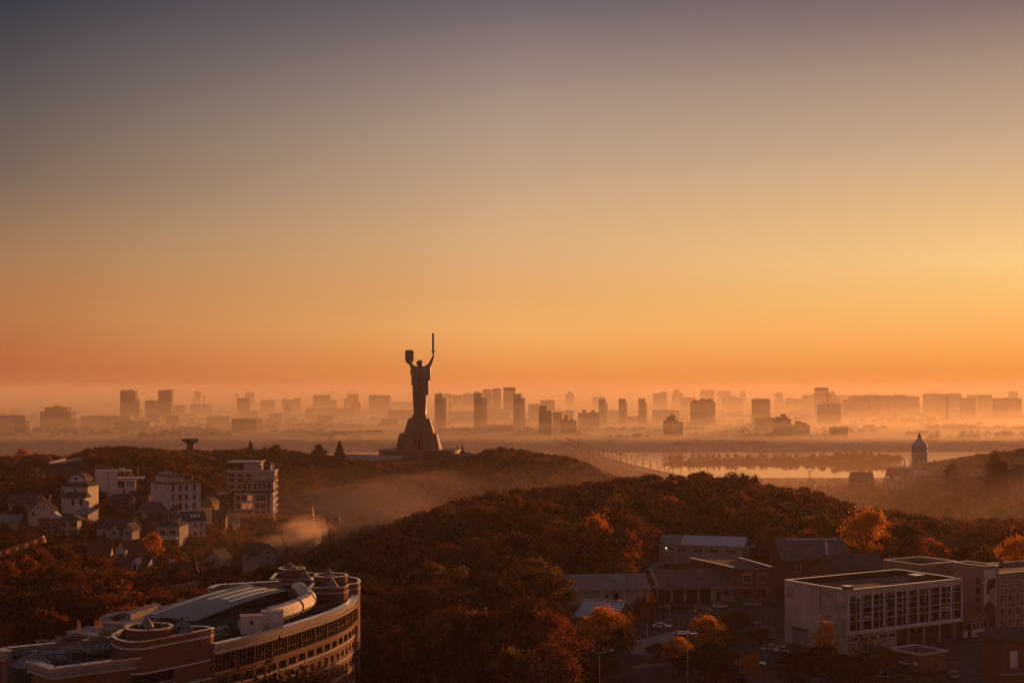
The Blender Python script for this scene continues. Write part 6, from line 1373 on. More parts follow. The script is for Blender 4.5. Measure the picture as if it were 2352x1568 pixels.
far(1589, 1643, 924, 3800, 'massive dark block with three domed roof caps', 1, cap='three', cat=AB)
far(1610, 1641, 896, 8000, 'very faint far block over the three domed block', 0)
far(1651, 1679, 898, 8000, 'very faint far block right of the three domed block', 0)
far(1662, 1706, 914, 6500, 'faint stepped row with a peaked centre', 0, [(1675, 1690, 909)])
far(1701, 1713, 899, 8000, 'very faint narrow far tower left of the dark square tower', 0)
far(1730, 1769, 918, 3900, 'dark square tower with flat roof on the right half of the skyline', 1, [(1733, 1764, 915.5)], cat=AB)
far(1740, 1800, 961, 3300, 'hazy slab at the foot of the dark square tower', 0, cat=AB)
far(1780, 1817, 963, 3050, 'stepped riverside block with a tall raised lift core', 1, [(1785, 1811, 957), (1796, 1806, 951)], cat=AB)
far(1815, 1860, 977, 3000, 'stepped riverside block right of the one with the tall lift core', 1, [(1831, 1853, 970), (1831, 1841, 967)], cat=AB)
far(1781, 1799, 905, 7000, 'faint far block with a narrow upper part', 0, [(1784, 1796, 901)])
far(1808, 1842, 915, 6800, 'faint low row of far blocks right of the dark square tower', 0)
far(1846, 1875, 908, 6600, 'faint stepped block left of the tall crowned tower', 0, [(1855, 1867, 906)])
far(1874, 1903, 891, 5600, 'tall crowned tower, highest of the right skyline', 0, [(1880, 1896, 889.5)], cat=AB)
far(1903, 1919, 901, 5900, 'lower stepped tower attached right of the tall crowned tower', 0)
far(1908, 1930, 915, 5600, 'hazy square block under the stepped tower', 0)
far(1883, 1932, 929, 4000, 'dark unfinished block with open top floor under a crane', 1, cap='frame')
far(1909, 1948, 982, 3000, 'low flat block on the far bank left of the two thin chimneys', 1, [(1917, 1922, 979)])
far(1919, 1950, 908, 7000, 'faint far row right of the stepped tower', 0)
far(1954, 1988, 910, 5300, 'first apartment block from the left in the long even row on the right skyline', 0, [(1965, 1985, 907.5)], cat=AB)
far(1989, 2022, 908.5, 5150, 'second apartment block from the left in the long even row on the right skyline', 0, [(1992, 2020, 906.5)], cat=AB)
far(2023, 2052, 910, 5250, 'third apartment block from the left in the long even row on the right skyline', 0, [(2030, 2044, 907)], cat=AB)
far(2053, 2084, 908, 5180, 'fourth apartment block from the left in the long even row on the right skyline', 0, [(2062, 2078, 906.5)], cat=AB)
far(2085, 2112, 911, 5350, 'rightmost apartment block of the long even row on the right skyline', 0, cat=AB)
far(1940, 2000, 918, 4900, 'long lower wooded row below the left end of the even row', 3)
far(2125, 2156, 904, 5700, 'square block with a crane behind it right of the even row', 0)
far(2156, 2210, 906, 5600, 'stepped long block right of the square block with the crane', 0, [(2156, 2172, 904)])
far(2180, 2207, 903, 7200, 'faint far block behind the stepped long block', 0)
far(2211, 2241, 915, 5000, 'dark square block right of the tall brick chimney', 1)
far(2224, 2245, 907, 6200, 'faint block behind the dark square block on the right', 0)
far(2251, 2279, 907, 5700, 'broad pale block with slightly rounded roof on the right', 0)
far(2320, 2338, 899, 6900, 'faint tall block near the right edge of the skyline', 0)
far(2288, 2347, 915, 5000, 'wide dark block at the right edge of the skyline', 1, [(2300, 2330, 914)])
def chim(label, px, yt, D, r):
    p = at(px, HOR, D); h = CZ - (yt - HOR) / F * D - 4.5; o = thing('chimney', label, 'chimney', (p.x, p.y, 4.5)); m = MB(); m.tube([(0, 0, -4), (0, 0, h)], [r, r * .75], 10); m.build('shaft', FM[1], o); m = MB(); m.tube([(0, 0, h), (0, 0, h + 1.5)], r * .85, 10); m.build('rim', FM[3], o)
chim('tall brick chimney standing free on the right', 2175.5, 911, 4300, 2.6)
chim('thin left chimney of a pair on the far bank', 1953, 965, 3400, 0.8)
chim('thin right chimney of a pair on the far bank', 1963, 965, 3400, 0.8)
chim('slender mast on the roof line of the first glass tower', 1008, 897.5, 3520, 0.5)
def fcrane(label, px, yt, D, h, jl, cj, yaw):
    p = at(px, yt, D); crane(label, px, yt + h * F / D, D, h, jl, cj, yaw, 0.0, FM[3], 4, 2.2, False, None)
fcrane('thin far crane, left one over the unfinished block', 445, 918, 5250, 26, 14, 14, 180)
fcrane('thin far crane, right one over the unfinished block', 468, 911, 5250, 34, 26, 9, 180)
fcrane('thin far crane beside the dark square block', 545, 907, 4950, 40, 12, 5, 170)
fcrane('far crane right of the broad flat block', 757, 901, 5880, 36, 17, 6, 0)
fcrane('far crane on top of the square block left of the statue', 813, 899, 6150, 22, 30, 14, 180)
fcrane('far crane left of the three slab towers', 1374, 902, 6800, 40, 30, 14, 180)
fcrane('far crane over the dark unfinished block', 1901, 907, 3990, 28, 42, 9, 180)
fcrane('far crane behind the square block right of the even row', 2145, 899, 5720, 30, 48, 14, 0)
fcrane('very faint far crane left of the tall crowned tower', 1823, 898, 7400, 40, 28, 16, 0)

# ------------------------------------------------------------------ bridge with lamp posts, boats
bp_ = [at(1560, 0, 1560).xy, at(1515, 0, 1640).xy, at(1490, 0, 1690).xy, at(1440, 0, 1800).xy, at(1390, 0, 1950).xy, at(1340, 0, 2150).xy, at(1304, 0, 2380).xy, at(1286, 0, 2520).xy]
br = thing('bridge', 'long road bridge crossing the river behind the wooded hill', 'bridge', (bp_[0].x, bp_[0].y, 3.4)); BP = [p.xy for p in spline([(p.x, p.y) for p in bp_], 6)]
BZ = 12.0
m = MB(); m.ribbon(BP, -13, 13, BZ - 1.6, BZ); m.build('deck', concrete, br, True)
for s in (-12.8, 12.8):
    m = MB(); m.ribbon(BP, s - .15, s + .15, BZ, BZ + 1.2); m.build('railing', darkmetal, br, True)
for p, hd in walk(BP, 60):
    m = MB(); m.box((p.x, p.y, 5), (4, 22, 14), hd); m.build('pier', concrete, br, True)
for s in (-11.8, 11.8):
    for k, (p, hd) in enumerate(walk(BP, 34 if s > 0 else 38)):
        q = p + Vector((math.sin(hd), -math.cos(hd), 0)) * s
        o = thing('street_lamp', 'slender lamp post on the left side of the long bridge' if s < 0 else 'slender lamp post on the right side of the long bridge', 'lamp', (q.x, q.y, BZ), hd, 'lamp posts along the bridge ' + ('left' if s < 0 else 'right') + ' side')
        if k == 0 and s < 0:
            m = MB(); m.tube([(0, 0, 0), (0, 0, 9.2)], [.5, .42], 6); lp = m.mesh('pole', darkmetal); m = MB(); m.lathe([(.3, 0), (1.0, .4), (.9, 1.8), (.3, 2.4)], (0, 0, 9.2), 8); lh = m.mesh('lantern', darkmetal)
        link('pole', lp, o); link('lantern', lh, o)
for k, (p, hd) in enumerate(walk(BP, 47)):
    o = thing('car', 'small dark car far off on the long bridge', 'car', (p.x + (3 if k % 2 else -5), p.y, BZ), hd, 'cars on the long bridge')
    if k == 0:
        m = MB(); m.prism([(-2.2, -.9, .3), (2.2, -.9, .3), (2.2, .9, .3), (-2.2, .9, .3)], [(-2.2, -.85, .9), (2.2, -.85, .9), (2.2, .85, .9), (-2.2, .85, .9)]); c1 = m.mesh('body', PAINT['grey']); m = MB(); m.prism([(-1.6, -.8, .9), (1, -.8, .9), (1, .8, .9), (-1.6, .8, .9)], [(-1.2, -.65, 1.5), (.4, -.65, 1.5), (.4, .65, 1.5), (-1.2, .65, 1.5)]); c2 = m.mesh('cabin', glassdark)
    link('body', c1, o); link('cabin', c2, o)
for lab, px, py in (('small dark boat, left of two in the near channel', 1891.5, 1075), ('small flat boat, right of two in the near channel', 1930, 1074.5), ('tiny boat far out in the wide channel', 1425, 1042.5), ('tiny boat close to the far bank', 1484, 1043)):
    p = onz(px, py, CZ - 3.4); o = thing('boat', lab, 'boat', (p.x, p.y, 3.4)); m = MB(); m.loft([[(-3.6, 0, .1), (-2.6, -1, .1), (2.4, -1, .1), (3.4, -.6, .1), (3.4, .6, .1), (2.4, 1, .1), (-2.6, 1, .1)], [(-4.2, 0, 1.3), (-2.8, -1.3, 1.0), (2.5, -1.3, .9), (3.6, -.8, .9), (3.6, .8, .9), (2.5, 1.3, .9), (-2.8, 1.3, 1.0)]]); m.build('hull', darkmetal, o); m = MB(); m.bx(-.6, 2.4, -.9, .9, .9, 2.2); m.build('cabin', dimwhite, o)
ph = thing('phone_mast', 'thin antenna mast in front of the river channel', 'mast', at(1860, 1105, 1080)); m = MB(); m.tube([(0, 0, -3), (0, 0, 8.5)], [.35, .25], 6); m.build('pole', steel, ph); m = MB()
for x in (-.8, .8): m.box((x, 0, 7.6), (.4, .4, 2.0))
m.build('antenna', steel, ph)
# ------------------------------------------------------------------ trees
def leafmat(name, cols, trans=0.45):
    m = bpy.data.materials.new(name); m.use_nodes = True; t = m.node_tree; t.nodes.clear()
    out = t.nodes.new('ShaderNodeOutputMaterial'); oi = t.nodes.new('ShaderNodeObjectInfo'); cr = t.nodes.new('ShaderNodeValToRGB')
    e = cr.color_ramp.elements
    while len(e) > 1: e.remove(e[-1])
    for i, c in enumerate(cols):
        el = e[0] if i == 0 else e.new(i / max(1, len(cols) - 1)); el.position = i / max(1, len(cols) - 1); el.color = c + (1,)
    t.links.new(oi.outputs['Random'], cr.inputs[0])
    tcn = t.nodes.new('ShaderNodeTexCoord'); ns = t.nodes.new('ShaderNodeTexNoise'); ns.inputs['Scale'].default_value = 9.0; ns.inputs['Detail'].default_value = 3
    t.links.new(tcn.outputs['Object'], ns.inputs[0])
    mr = t.nodes.new('ShaderNodeMapRange'); t.links.new(ns.outputs[0], mr.inputs[0]); mr.inputs[1].default_value = 0.3; mr.inputs[2].default_value = 0.7; mr.inputs[3].default_value = 0.6; mr.inputs[4].default_value = 1.35
    vm = t.nodes.new('ShaderNodeVectorMath'); vm.operation = 'SCALE'; t.links.new(cr.outputs[0], vm.inputs[0]); t.links.new(mr.outputs[0], vm.inputs['Scale'])
    d = t.nodes.new('ShaderNodeBsdfDiffuse'); tr = t.nodes.new('ShaderNodeBsdfTranslucent'); mx = t.nodes.new('ShaderNodeMixShader'); mx.inputs[0].default_value = trans
    t.links.new(vm.outputs[0], d.inputs[0]); t.links.new(vm.outputs[0], tr.inputs[0]); t.links.new(d.outputs[0], mx.inputs[1]); t.links.new(tr.outputs[0], mx.inputs[2]); t.links.new(mx.outputs[0], out.inputs[0])
    MATS[name] = m
    return m
L_RUST = leafmat('rust_leaves', [(.11, .034, .021), (.15, .045, .025), (.23, .062, .03), (.07, .028, .019), (.17, .058, .03), (.055, .026, .018), (.11, .036, .023), (.08, .032, .021), (.29, .082, .034), (.09, .034, .022)], 0.46)
L_DARK = leafmat('dark_leaves', [(.03, .018, .013), (.042, .022, .015), (.055, .024, .016)], 0.3)
L_GOLD = leafmat('golden_leaves', [(.62, .23, .04), (.56, .19, .035), (.7, .3, .06)], 0.55)
L_OLIVE = leafmat('olive_leaves', [(.25, .125, .045), (.19, .10, .045), (.24, .11, .04)], 0.5)
L_RED = leafmat('red_leaves', [(.25, .065, .025), (.32, .09, .028), (.17, .055, .025), (.10, .04, .024)], 0.55)
L_CON = leafmat('needles', [(.03, .028, .02), (.04, .034, .022)], 0.15)
NP = np.random.default_rng(5)
def quads(P, s, asp=0.7, up=None):
    """leaf cards of random aspect at points P"""
    n = len(P); a = NP.normal(size=(n, 3)); a /= np.linalg.norm(a, axis=1)[:, None]
    if up is not None: a = a * 0.6 + up; a /= np.linalg.norm(a, axis=1)[:, None]
    b = np.cross(a, NP.normal(size=(n, 3))); b /= np.linalg.norm(b, axis=1)[:, None] + 1e-9
    sz = (s * NP.uniform(0.6, 1.35, n))[:, None]
    a = a * sz; b = b * sz * asp
    return np.stack([P - a * .5 - b * .28, P - a * .1 + b * .5, P + a * .55 + b * .1, P + a * .05 - b * .5], 1).reshape(-1, 3)
def card_mesh(name, V, mat):
    n = len(V); me = bpy.data.meshes.new(name); me.vertices.add(n); me.vertices.foreach_set('co', V.astype(np.float32).ravel())
    me.loops.add(n); me.loops.foreach_set('vertex_index', np.arange(n, dtype=np.int32)); me.polygons.add(n // 4); me.polygons.foreach_set('loop_start', np.arange(0, n, 4, dtype=np.int32))
    me.update(calc_edges=True); me.materials.append(mat)
    return me
def crown_points(kind, n, q):
    lobes = []
    if kind == 'broad':
        k = q.randint(26, 34)
        for i in range(k):
            a = 6.283 * i / k * 3 + q.uniform(-.5, .5); t = q.uniform(0, 1); z = .3 + .56 * t; rad = .31 * math.sin(math.pi * (.2 + .7 * t)) * q.uniform(.55, 1.15)
            lobes.append((rad * math.cos(a), rad * math.sin(a), z, q.uniform(.06, .13), q.uniform(.05, .10)))
        lobes.append((0, 0, .82, .16, .14)); lobes.append((0, 0, .6, .22, .2))
    elif kind == 'flat':
        k = q.randint(24, 32)
        for i in range(k):
            a = 6.283 * i / k * 2.4 + q.uniform(-.3, .3); rad = .42 * math.sqrt((i + .5) / k); lobes.append((rad * math.cos(a), rad * math.sin(a), .80 - .38 * (rad / .42) ** 2 + q.uniform(-.05, .05), q.uniform(.06, .12), q.uniform(.045, .08)))
    elif kind == 'oval':
        for i in range(18):
            t = q.uniform(0, 1); a = q.uniform(0, 6.283); rad = .16 * math.sin(math.pi * (.12 + .8 * t)) * q.uniform(.6, 1.1); lobes.append((rad * math.cos(a), rad * math.sin(a), .18 + .72 * t, .085, .13))
    elif kind == 'poplar':
        for i in range(16):
            t = i / 15; a = q.uniform(0, 6.283); rad = .05; lobes.append((rad * math.cos(a), rad * math.sin(a), .12 + .78 * t, .10 * math.sin(math.pi * (.15 + .78 * t)) + .02, .1))
    elif kind == 'open':
        for i in range(64):
            a = q.uniform(0, 6.283); t = q.uniform(0, 1); rad = .3 * math.sin(math.pi * (.18 + .68 * t)) * q.uniform(.35, 1.2); lobes.append((rad * math.cos(a), rad * math.sin(a), .24 + .68 * t, q.uniform(.03, .075), q.uniform(.025, .06)))
    if kind == 'spruce':
        t = NP.uniform(0, 1, n) ** .7; a = NP.uniform(0, 6.283, n); r = (1 - t) * .25 * (1 + .25 * np.sin(t * 55)) * np.sqrt(NP.uniform(.25, 1, n)) + .005
        return np.stack([r * np.cos(a), r * np.sin(a), .08 + .92 * t - r * .25], 1), []
    if kind == 'willow':
        P = []
        cl = [(q.uniform(0, 6.283), .32 * math.sqrt(q.uniform(.02, 1)), q.uniform(-.16, .05)) for _ in range(22)]
        for i in range(int(n / 16)):
            a, r, dz_ = q.choice(cl); a += q.gauss(0, .22); r = abs(r + q.gauss(0, .035)); z = .95 - 2.2 * r * r + dz_ + q.uniform(-.04, .04); ln = q.uniform(.12, .5)
            for j in range(16): P.append((r * math.cos(a) * (1 + .12 * j / 16), r * math.sin(a) * (1 + .12 * j / 16), max(.05, z - ln * j / 16)))
        return np.array(P), []
    w = np.array([l[3] ** 2 for l in lobes]); pick = NP.choice(len(lobes), n, p=w / w.sum()); Lb = np.array(lobes)[pick]
    d = NP.normal(size=(n, 3)); d /= np.linalg.norm(d, axis=1)[:, None]; d[:, 2] = np.where((d[:, 2] < -.25) & (NP.uniform(size=n) < .6), -d[:, 2], d[:, 2])
    rr = NP.uniform(.1, 1, n) ** .5 * (1 + .3 * NP.normal(size=n)); rr = np.where(NP.uniform(size=n) < .12, rr * 1.45, rr)
    P = Lb[:, :3] + d * np.stack([Lb[:, 3], Lb[:, 3], Lb[:, 4]], 1) * rr[:, None]
    return P, lobes
def trunk_mesh(kind, lobes, q, mat, twigs=0):
    m = MB(); top = {'poplar': .85, 'oval': .75, 'spruce': .95}.get(kind, .5)
    m.tube([(0, 0, -.12), (q.uniform(-.01, .01), 0, top * .5), (q.uniform(-.02, .02), q.uniform(-.02, .02), top)], [.024, .017, .007], 6)
    for l in lobes[:10]:
        z0 = q.uniform(.2, .45); p1 = Vector((l[0] * .55, l[1] * .55, (z0 + l[2]) / 2 + .03)); m.tube([(0, 0, z0), p1, (l[0], l[1], l[2] + l[4] * .3)], [.011, .008, .003], 4)
    for k in range(twigs):
        a = q.uniform(0, 6.283); e = q.uniform(.25, 1.35); z0 = q.uniform(.25, .6); ln = q.uniform(.25, .42); d = Vector((math.cos(a) * math.cos(e), math.sin(a) * math.cos(e), math.sin(e))); p0 = Vector((0, 0, z0)) + d * .05; p1 = p0 + d * ln * .6; p2 = p1 + (d + Vector((q.uniform(-.4, .4), q.uniform(-.4, .4), .35))).normalized() * ln * .5
        m.tube([p0, p1, p2], [.008, .005, .0015], 3)
        for j in range(5):
            b0 = p1.lerp(p2, j / 6); m.tube([b0, b0 + (d + Vector((q.uniform(-.9, .9), q.uniform(-.9, .9), q.uniform(0, .7)))).normalized() * ln * .35], [.0035, .001], 3)
    return m.mesh('trunk', mat)
KINDS = [('broad', L_RUST), ('broad', L_RUST), ('flat', L_RUST), ('broad', L_DARK), ('oval', L_RUST), ('open', L_RUST), ('bare', L_RUST), ('spruce', L_CON), ('willow', L_OLIVE), ('poplar', L_DARK), ('open', L_RED), ('flat', L_OLIVE), ('broad', L_RED)]
NEAR, FARP = [], []
pcol = bpy.data.collections.new('tree_kinds')
for i, (k, lm_) in enumerate(KINDS):
    q = random.Random(100 + i); kk = 'open' if k == 'bare' else k
    n = {'open': 9500, 'spruce': 5200, 'willow': 7200, 'bare': 700}.get(k, 7800)
    P, lb = crown_points(kk, n, q)
    s = {'spruce': .036, 'willow': .022}.get(k, .026)
    NEAR.append((card_mesh('crown', quads(P, s), lm_), trunk_mesh(k, lb, q, bark, 60 if k == 'bare' else (14 if k == 'open' else 0))))
    q = random.Random(100 + i); P, lb = crown_points(kk, int(n * .17), q)
    V = quads(P, s * 2.1)
    tm = trunk_mesh(k, lb[:5], q, bark, 40 if k == 'bare' else 0)
    me = card_mesh('kind_%02d' % i, V, lm_)
    o = bpy.data.objects.new('kind_%02d' % i, me); pcol.objects.link(o)
    if k in ('bare', 'open', 'spruce'):
        # trunk and limbs joined into the far version
        tv = np.array([v.co[:] for v in tm.vertices]); base = len(me.vertices)
        me2 = bpy.data.meshes.new(me.name + 't'); me2.from_pydata([tuple(v) for v in V] + [tuple(v) for v in tv], [], [tuple(range(j, j + 4)) for j in range(0, len(V), 4)] + [tuple(x + base for x in p.vertices) for p in tm.polygons])
        me2.materials.append(lm_); me2.materials.append(bark); mi = np.zeros(len(me2.polygons), np.int32); mi[len(V) // 4:] = 1; me2.polygons.foreach_set('material_index', mi); o.data = me2
BROADS = [0, 1, 2, 3, 4, 5, 11, 12]
BIGW = {0: .8, 1: .8, 2: 1.0, 3: .8, 4: .42, 5: .85, 6: .8, 7: .42, 8: .68, 9: .26, 10: .85, 11: 1.0, 12: .8}
def tree(kind, p, h, wf, label, group=None, mat=None, name='tree', rz=None):
    t = thing(name, label, 'tree', p, rng.uniform(0, 6.28) if rz is None else rz, group); t.scale = (1, 1, 1)
    cm, tm = NEAR[kind]
    tk = link('trunk', tm, t); tk.scale = (h * wf, h * wf, h)
    cr = link('crown', cm, t); cr.scale = (h * wf, h * wf, h)
    if mat: cr.material_slots[0].link = 'OBJECT'; cr.material_slots[0].material = mat
    return t
HEROES = []
def hero(kind, px, ptop, D, wpx, label, mat=None, name='tree', base=None):
    """single tree: crown top on the sight line (px, ptop), crown wpx wide, standing on the ground at distance D"""
    x = (px - CX) / F * D; g = gz(x, D) if base is None else base
    h = CZ - (ptop - HOR) / F * D - g; w = wpx / F * D
    HEROES.append((x, D, w * .4)); tree(kind, (x, D, g), h, w / (h * BIGW[kind]), label, None, mat, name)
hero(2, 1240, 1288, 335, 210, 'large dark tree with rust red rim in front of the whitewashed shed', L_RUST)
hero(2, 1130, 1290, 322, 130, 'dark spreading tree left of the large dark tree', L_DARK)
hero(1, 1372, 1176, 428, 96, 'bright golden orange tree in front of the dark wood', L_GOLD)
hero(1, 1412, 1140, 505, 92, 'tall olive yellow open tree behind the golden orange tree', L_OLIVE)
hero(4, 1042, 1172, 455, 66, 'upright olive brown oval tree on the wooded slope', L_OLIVE)
hero(11, 1130, 1166, 520, 110, 'rounded olive green tree in the wood right of the oval tree', L_OLIVE)
hero(1, 1362, 1292, 420, 34, 'small golden bush tree behind the whitewashed shed', L_GOLD)
hero(12, 1385, 1385, 296, 150, 'bright orange open tree in front of the tarpaulin store', L_GOLD)
hero(12, 1290, 1412, 300, 110, 'red orange tree left of the bright orange open tree', L_RED)
hero(8, 1486, 1350, 318, 58, 'brown weeping willow in front of the garages', L_RUST, 'willow_tree')
hero(12, 1625, 1408, 302, 120, 'orange tree leaning over the sports pitch', L_GOLD)
hero(12, 1560, 1458, 285, 96, 'small bright orange tree left of the floodlight mast', L_GOLD)
hero(3, 1640, 1470, 280, 120, 'dark rounded tree right of the floodlight mast', L_DARK)
hero(12, 1690, 1402, 330, 100, 'brown thin hedge tree behind the orange pitch tree', L_RUST)
hero(8, 1718, 1492, 272, 60, 'small golden tree close to the bottom edge', L_GOLD)
hero(12, 1896, 1420, 282, 76, 'golden yellow tree at the near corner of the glazed hall', L_GOLD)
hero(3, 1890, 1476, 272, 150, 'dark bushy tree under the golden yellow tree', L_DARK)
hero(6, 1990, 1452, 284, 105, 'bare branched orange tree in front of the hall front', L_GOLD)
hero(11, 1038, 1504, 252, 150, 'olive tree with drooping rounded crown at the bottom edge', L_OLIVE)
hero(12, 1200, 1476, 268, 110, 'rust orange tree at the bottom right of the drooping olive tree', L_RED)
hero(3, 1310, 1492, 262, 150, 'dark wide tree at the bottom between the orange trees', L_DARK)
hero(1, 1990, 1160, 418, 150, 'big golden brown tree with dark mistletoe balls right of the brick house', L_GOLD)
hero(0, 2085, 1196, 408, 150, 'broad golden brown tree right of the mistletoe tree', L_RUST)
hero(0, 2210, 1252, 392, 100, 'dark rust tree left of the stair tower', L_DARK)
hero(12, 2340, 1222, 385, 120, 'golden tree at the right edge behind the office wing', L_GOLD)
hero(11, 2140, 1226, 455, 80, 'pale orange tree behind the broad golden brown tree', L_GOLD)
hero(4, 1452, 1262, 430, 40, 'small grey green tree at the foot of the panel fence', L_OLIVE)
hero(4, 1480, 1250, 452, 44, 'grey green willow bush beside the panel fence', L_OLIVE)
hero(12, 1525, 1292, 420, 44, 'dark red bush at the left edge of the pale yard', L_DARK, base=CZ - 58)
hero(3, 626, 1512, 178, 400, 'dark tree in front of the curved brick facade', L_DARK, base=CZ - 64)
hero(0, 700, 1532, 186, 300, 'smaller dark tree right in front of the curved brick facade', L_DARK, base=CZ - 58)
hero(0, 620, 1285, 300, 100, 'dark rounded tree right behind the rooftop drums', L_DARK)
hero(11, 612, 1322, 285, 60, 'small olive tree behind the rear rooftop drum', L_OLIVE)
hero(6, 672, 1238, 352, 100, 'bare branched tree against the glowing smoke', L_RUST, 'bare_tree')
hero(6, 765, 1200, 420, 60, 'bare twiggy tree on the left edge of the wooded ridge', L_RUST, 'bare_tree')
hero(2, 52, 1019, 930, 46, 'tall orange tree with flat crown at the left skyline', L_GOLD)
hero(7, 780, 1013, 985, 44, 'dark spruce standing free on the skyline left of the statue', None, 'spruce_tree')
hero(7, 575, 1013, 985, 34, 'dark spruce on the skyline above the white framed block', None, 'spruce_tree')
hero(7, 175, 1043, 930, 14, 'tiny spruce on the left skyline beside the grass bank', None, 'spruce_tree')
hero(7, 1062, 1019, 1075, 12, 'tiny spruce right of the statue terrace', None, 'spruce_tree')
hero(7, 1050, 1022, 1080, 12, 'tiny spruce directly behind the statue terrace edge', None, 'spruce_tree')
hero(0, 732, 1017, 980, 44, 'round dark tree on the skyline left of the dark spruce', L_DARK)
hero(2, 632, 1011, 985, 44, 'open pine like tree on the skyline left of the round tree', L_DARK)
hero(9, 2291, 1034, 900, 50, 'tall dark poplar on the right hill', L_DARK, 'poplar_tree')
hero(9, 2186, 1061, 960, 34, 'shorter dark poplar right of the church house', L_DARK, 'poplar_tree')
hero(12, 90, 1250, 370, 90, 'orange lit tree below the crane boom on the left', L_RED)
hero(12, 140, 1246, 390, 110, 'large orange tree under the striped brick house', L_RED)
hero(12, 352, 1218, 480, 60, 'orange tree in front of the pale balcony house', L_GOLD)
hero(1, 10, 1424, 290, 130, 'orange brown tree at the left edge above the deck', L_RED)
hero(1, 110, 1400, 300, 70, 'tall dark red tree left of the unfinished deck', L_RUST)
hero(2, 230, 1360, 300, 160, 'wide flat topped rust tree behind the unfinished deck', L_RUST)
hero(0, 170, 1312, 335, 100, 'rounded brown tree in the left wood', L_RUST)
hero(12, 20, 1280, 350, 60, 'small orange tree at the left edge under the boom', L_RED)
hero(11, 1545, 1118, 640, 90, 'brown olive crown in the middle of the wood', L_OLIVE)

hero(0, 1245, 1478, 290, 150, 'dark brown tree left of the red orange tree at the bottom', L_DARK)
hero(2, 1330, 1440, 306, 120, 'dark spreading tree under the bright orange tree', L_RUST)
hero(1, 1420, 1438, 296, 100, 'rust coloured tree right of the bright orange tree', L_RUST)
hero(0, 1375, 1500, 276, 120, 'brown round tree under the bright orange tree', L_DARK)
hero(12, 1436, 1392, 312, 60, 'orange leaning branches left of the willow', L_GOLD)
hero(3, 1510, 1475, 300, 70, 'dark small tree at the foot of the willow', L_DARK)
hero(3, 1590, 1490, 280, 120, 'dark tree behind the floodlight mast', L_DARK)
hero(0, 1660, 1432, 306, 110, 'brown bushy tree beside the orange pitch tree', L_RUST)
hero(3, 1745, 1440, 318, 80, 'dark shadowed tree by the scrawled board', L_DARK)
hero(0, 1660, 1520, 262, 140, 'black brown tree at the bottom right of the floodlight mast', L_DARK)
hero(0, 1830, 1490, 268, 130, 'dark tree left of the golden yellow tree', L_DARK)
hero(3, 1960, 1500, 268, 140, 'dark tree under the bare branched orange tree', L_DARK)
hero(12, 2035, 1478, 280, 70, 'thin orange tree left of the kiosk', L_RED)
hero(2, 1170, 1420, 300, 140, 'dark flat topped tree in the near wood below the large dark tree', L_DARK)
hero(0, 930, 1462, 272, 150, 'very dark round tree beside the curved building corner', L_DARK)
hero(1, 1265, 1140, 560, 80, 'rust tree on the ridge left of the olive open tree', L_RUST)
for q_h in ((862, 1440, 236, 110, 'tall dark tree touching the right end of the curved building'), (908, 1424, 247, 130, 'tall dark tree second from the right end of the curved building'), (958, 1414, 258, 140, 'tall dark tree third from the right end of the curved building'), (1012, 1410, 268, 140, 'tall dark tree fourth from the right end of the curved building'), (1068, 1420, 277, 130, 'tall dark tree fifth from the right end of the curved building'), (1062, 1396, 243, 130, 'lofty dark tree in the near wood, leftmost of the lofty four'), (1106, 1388, 248, 140, 'lofty dark tree in the near wood, second of the lofty four'), (1152, 1378, 256, 140, 'lofty dark tree in the near wood, third of the lofty four'), (1198, 1374, 263, 140, 'lofty dark tree in the near wood, rightmost of the lofty four')):
    hero(0 if q_h[0] % 4 else 3, q_h[0], q_h[1], q_h[2], q_h[3], q_h[4], L_DARK)
# outlines the tree tops reach, per distance
def outl(pts):
    a = np.array(pts, float); return lambda x: float(np.interp(x, a[:, 0], a[:, 1]))
O_NEAR = outl([(-400, 1250), (0, 1250), (200, 1250), (400, 1290), (560, 1318), (600, 1292), (700, 1264), (760, 1224), (830, 1202), (900, 1190), (960, 1170), (1050, 1140), (1120, 1122), (1200, 1113), (1300, 1108), (1400, 1094), (1440, 1087), (1490, 1082), (1560, 1086), (1600, 1078), (1640, 1072), (1690, 1072), (1730, 1084), (1760, 1100), (1830, 1108), (1880, 1122), (1920, 1150), (1990, 1165), (2090, 1196), (2130, 1235), (2200, 1255), (2300, 1240), (2352, 1225), (2800, 1230)])
O_MID = outl([(-400, 1040), (0, 1043), (60, 1040), (100, 1036), (150, 1046), (185, 1034), (200, 1024), (260, 1019), (330, 1022), (400, 1030), (480, 1030), (540, 1026), (600, 1023), (650, 1026), (700, 1036), (760, 1042), (790, 1046), (820, 1050), (850, 1054), (880, 1058), (1060, 1056), (1090, 1042), (1110, 1030), (1150, 1021), (1190, 1026), (1230, 1034), (1270, 1040), (1300, 1043), (1330, 1051), (1365, 1066), (1400, 1085), (1450, 1098), (1700, 1110), (1830, 1100), (1862, 1094), (1900, 1082), (1950, 1086), (2000, 1094), (2040, 1112), (2100, 1112), (2130, 1098), (2160, 1098), (2200, 1098), (2250, 1085), (2330, 1082), (2352, 1060), (2800, 1030)])
O_RIGHT = outl([(1850, 1092), (2030, 1092), (2090, 1094), (2135, 1064), (2160, 1054), (2190, 1048), (2220, 1036), (2250, 1027), (2290, 1030), (2320, 1018), (2352, 1014), (2800, 1005)])
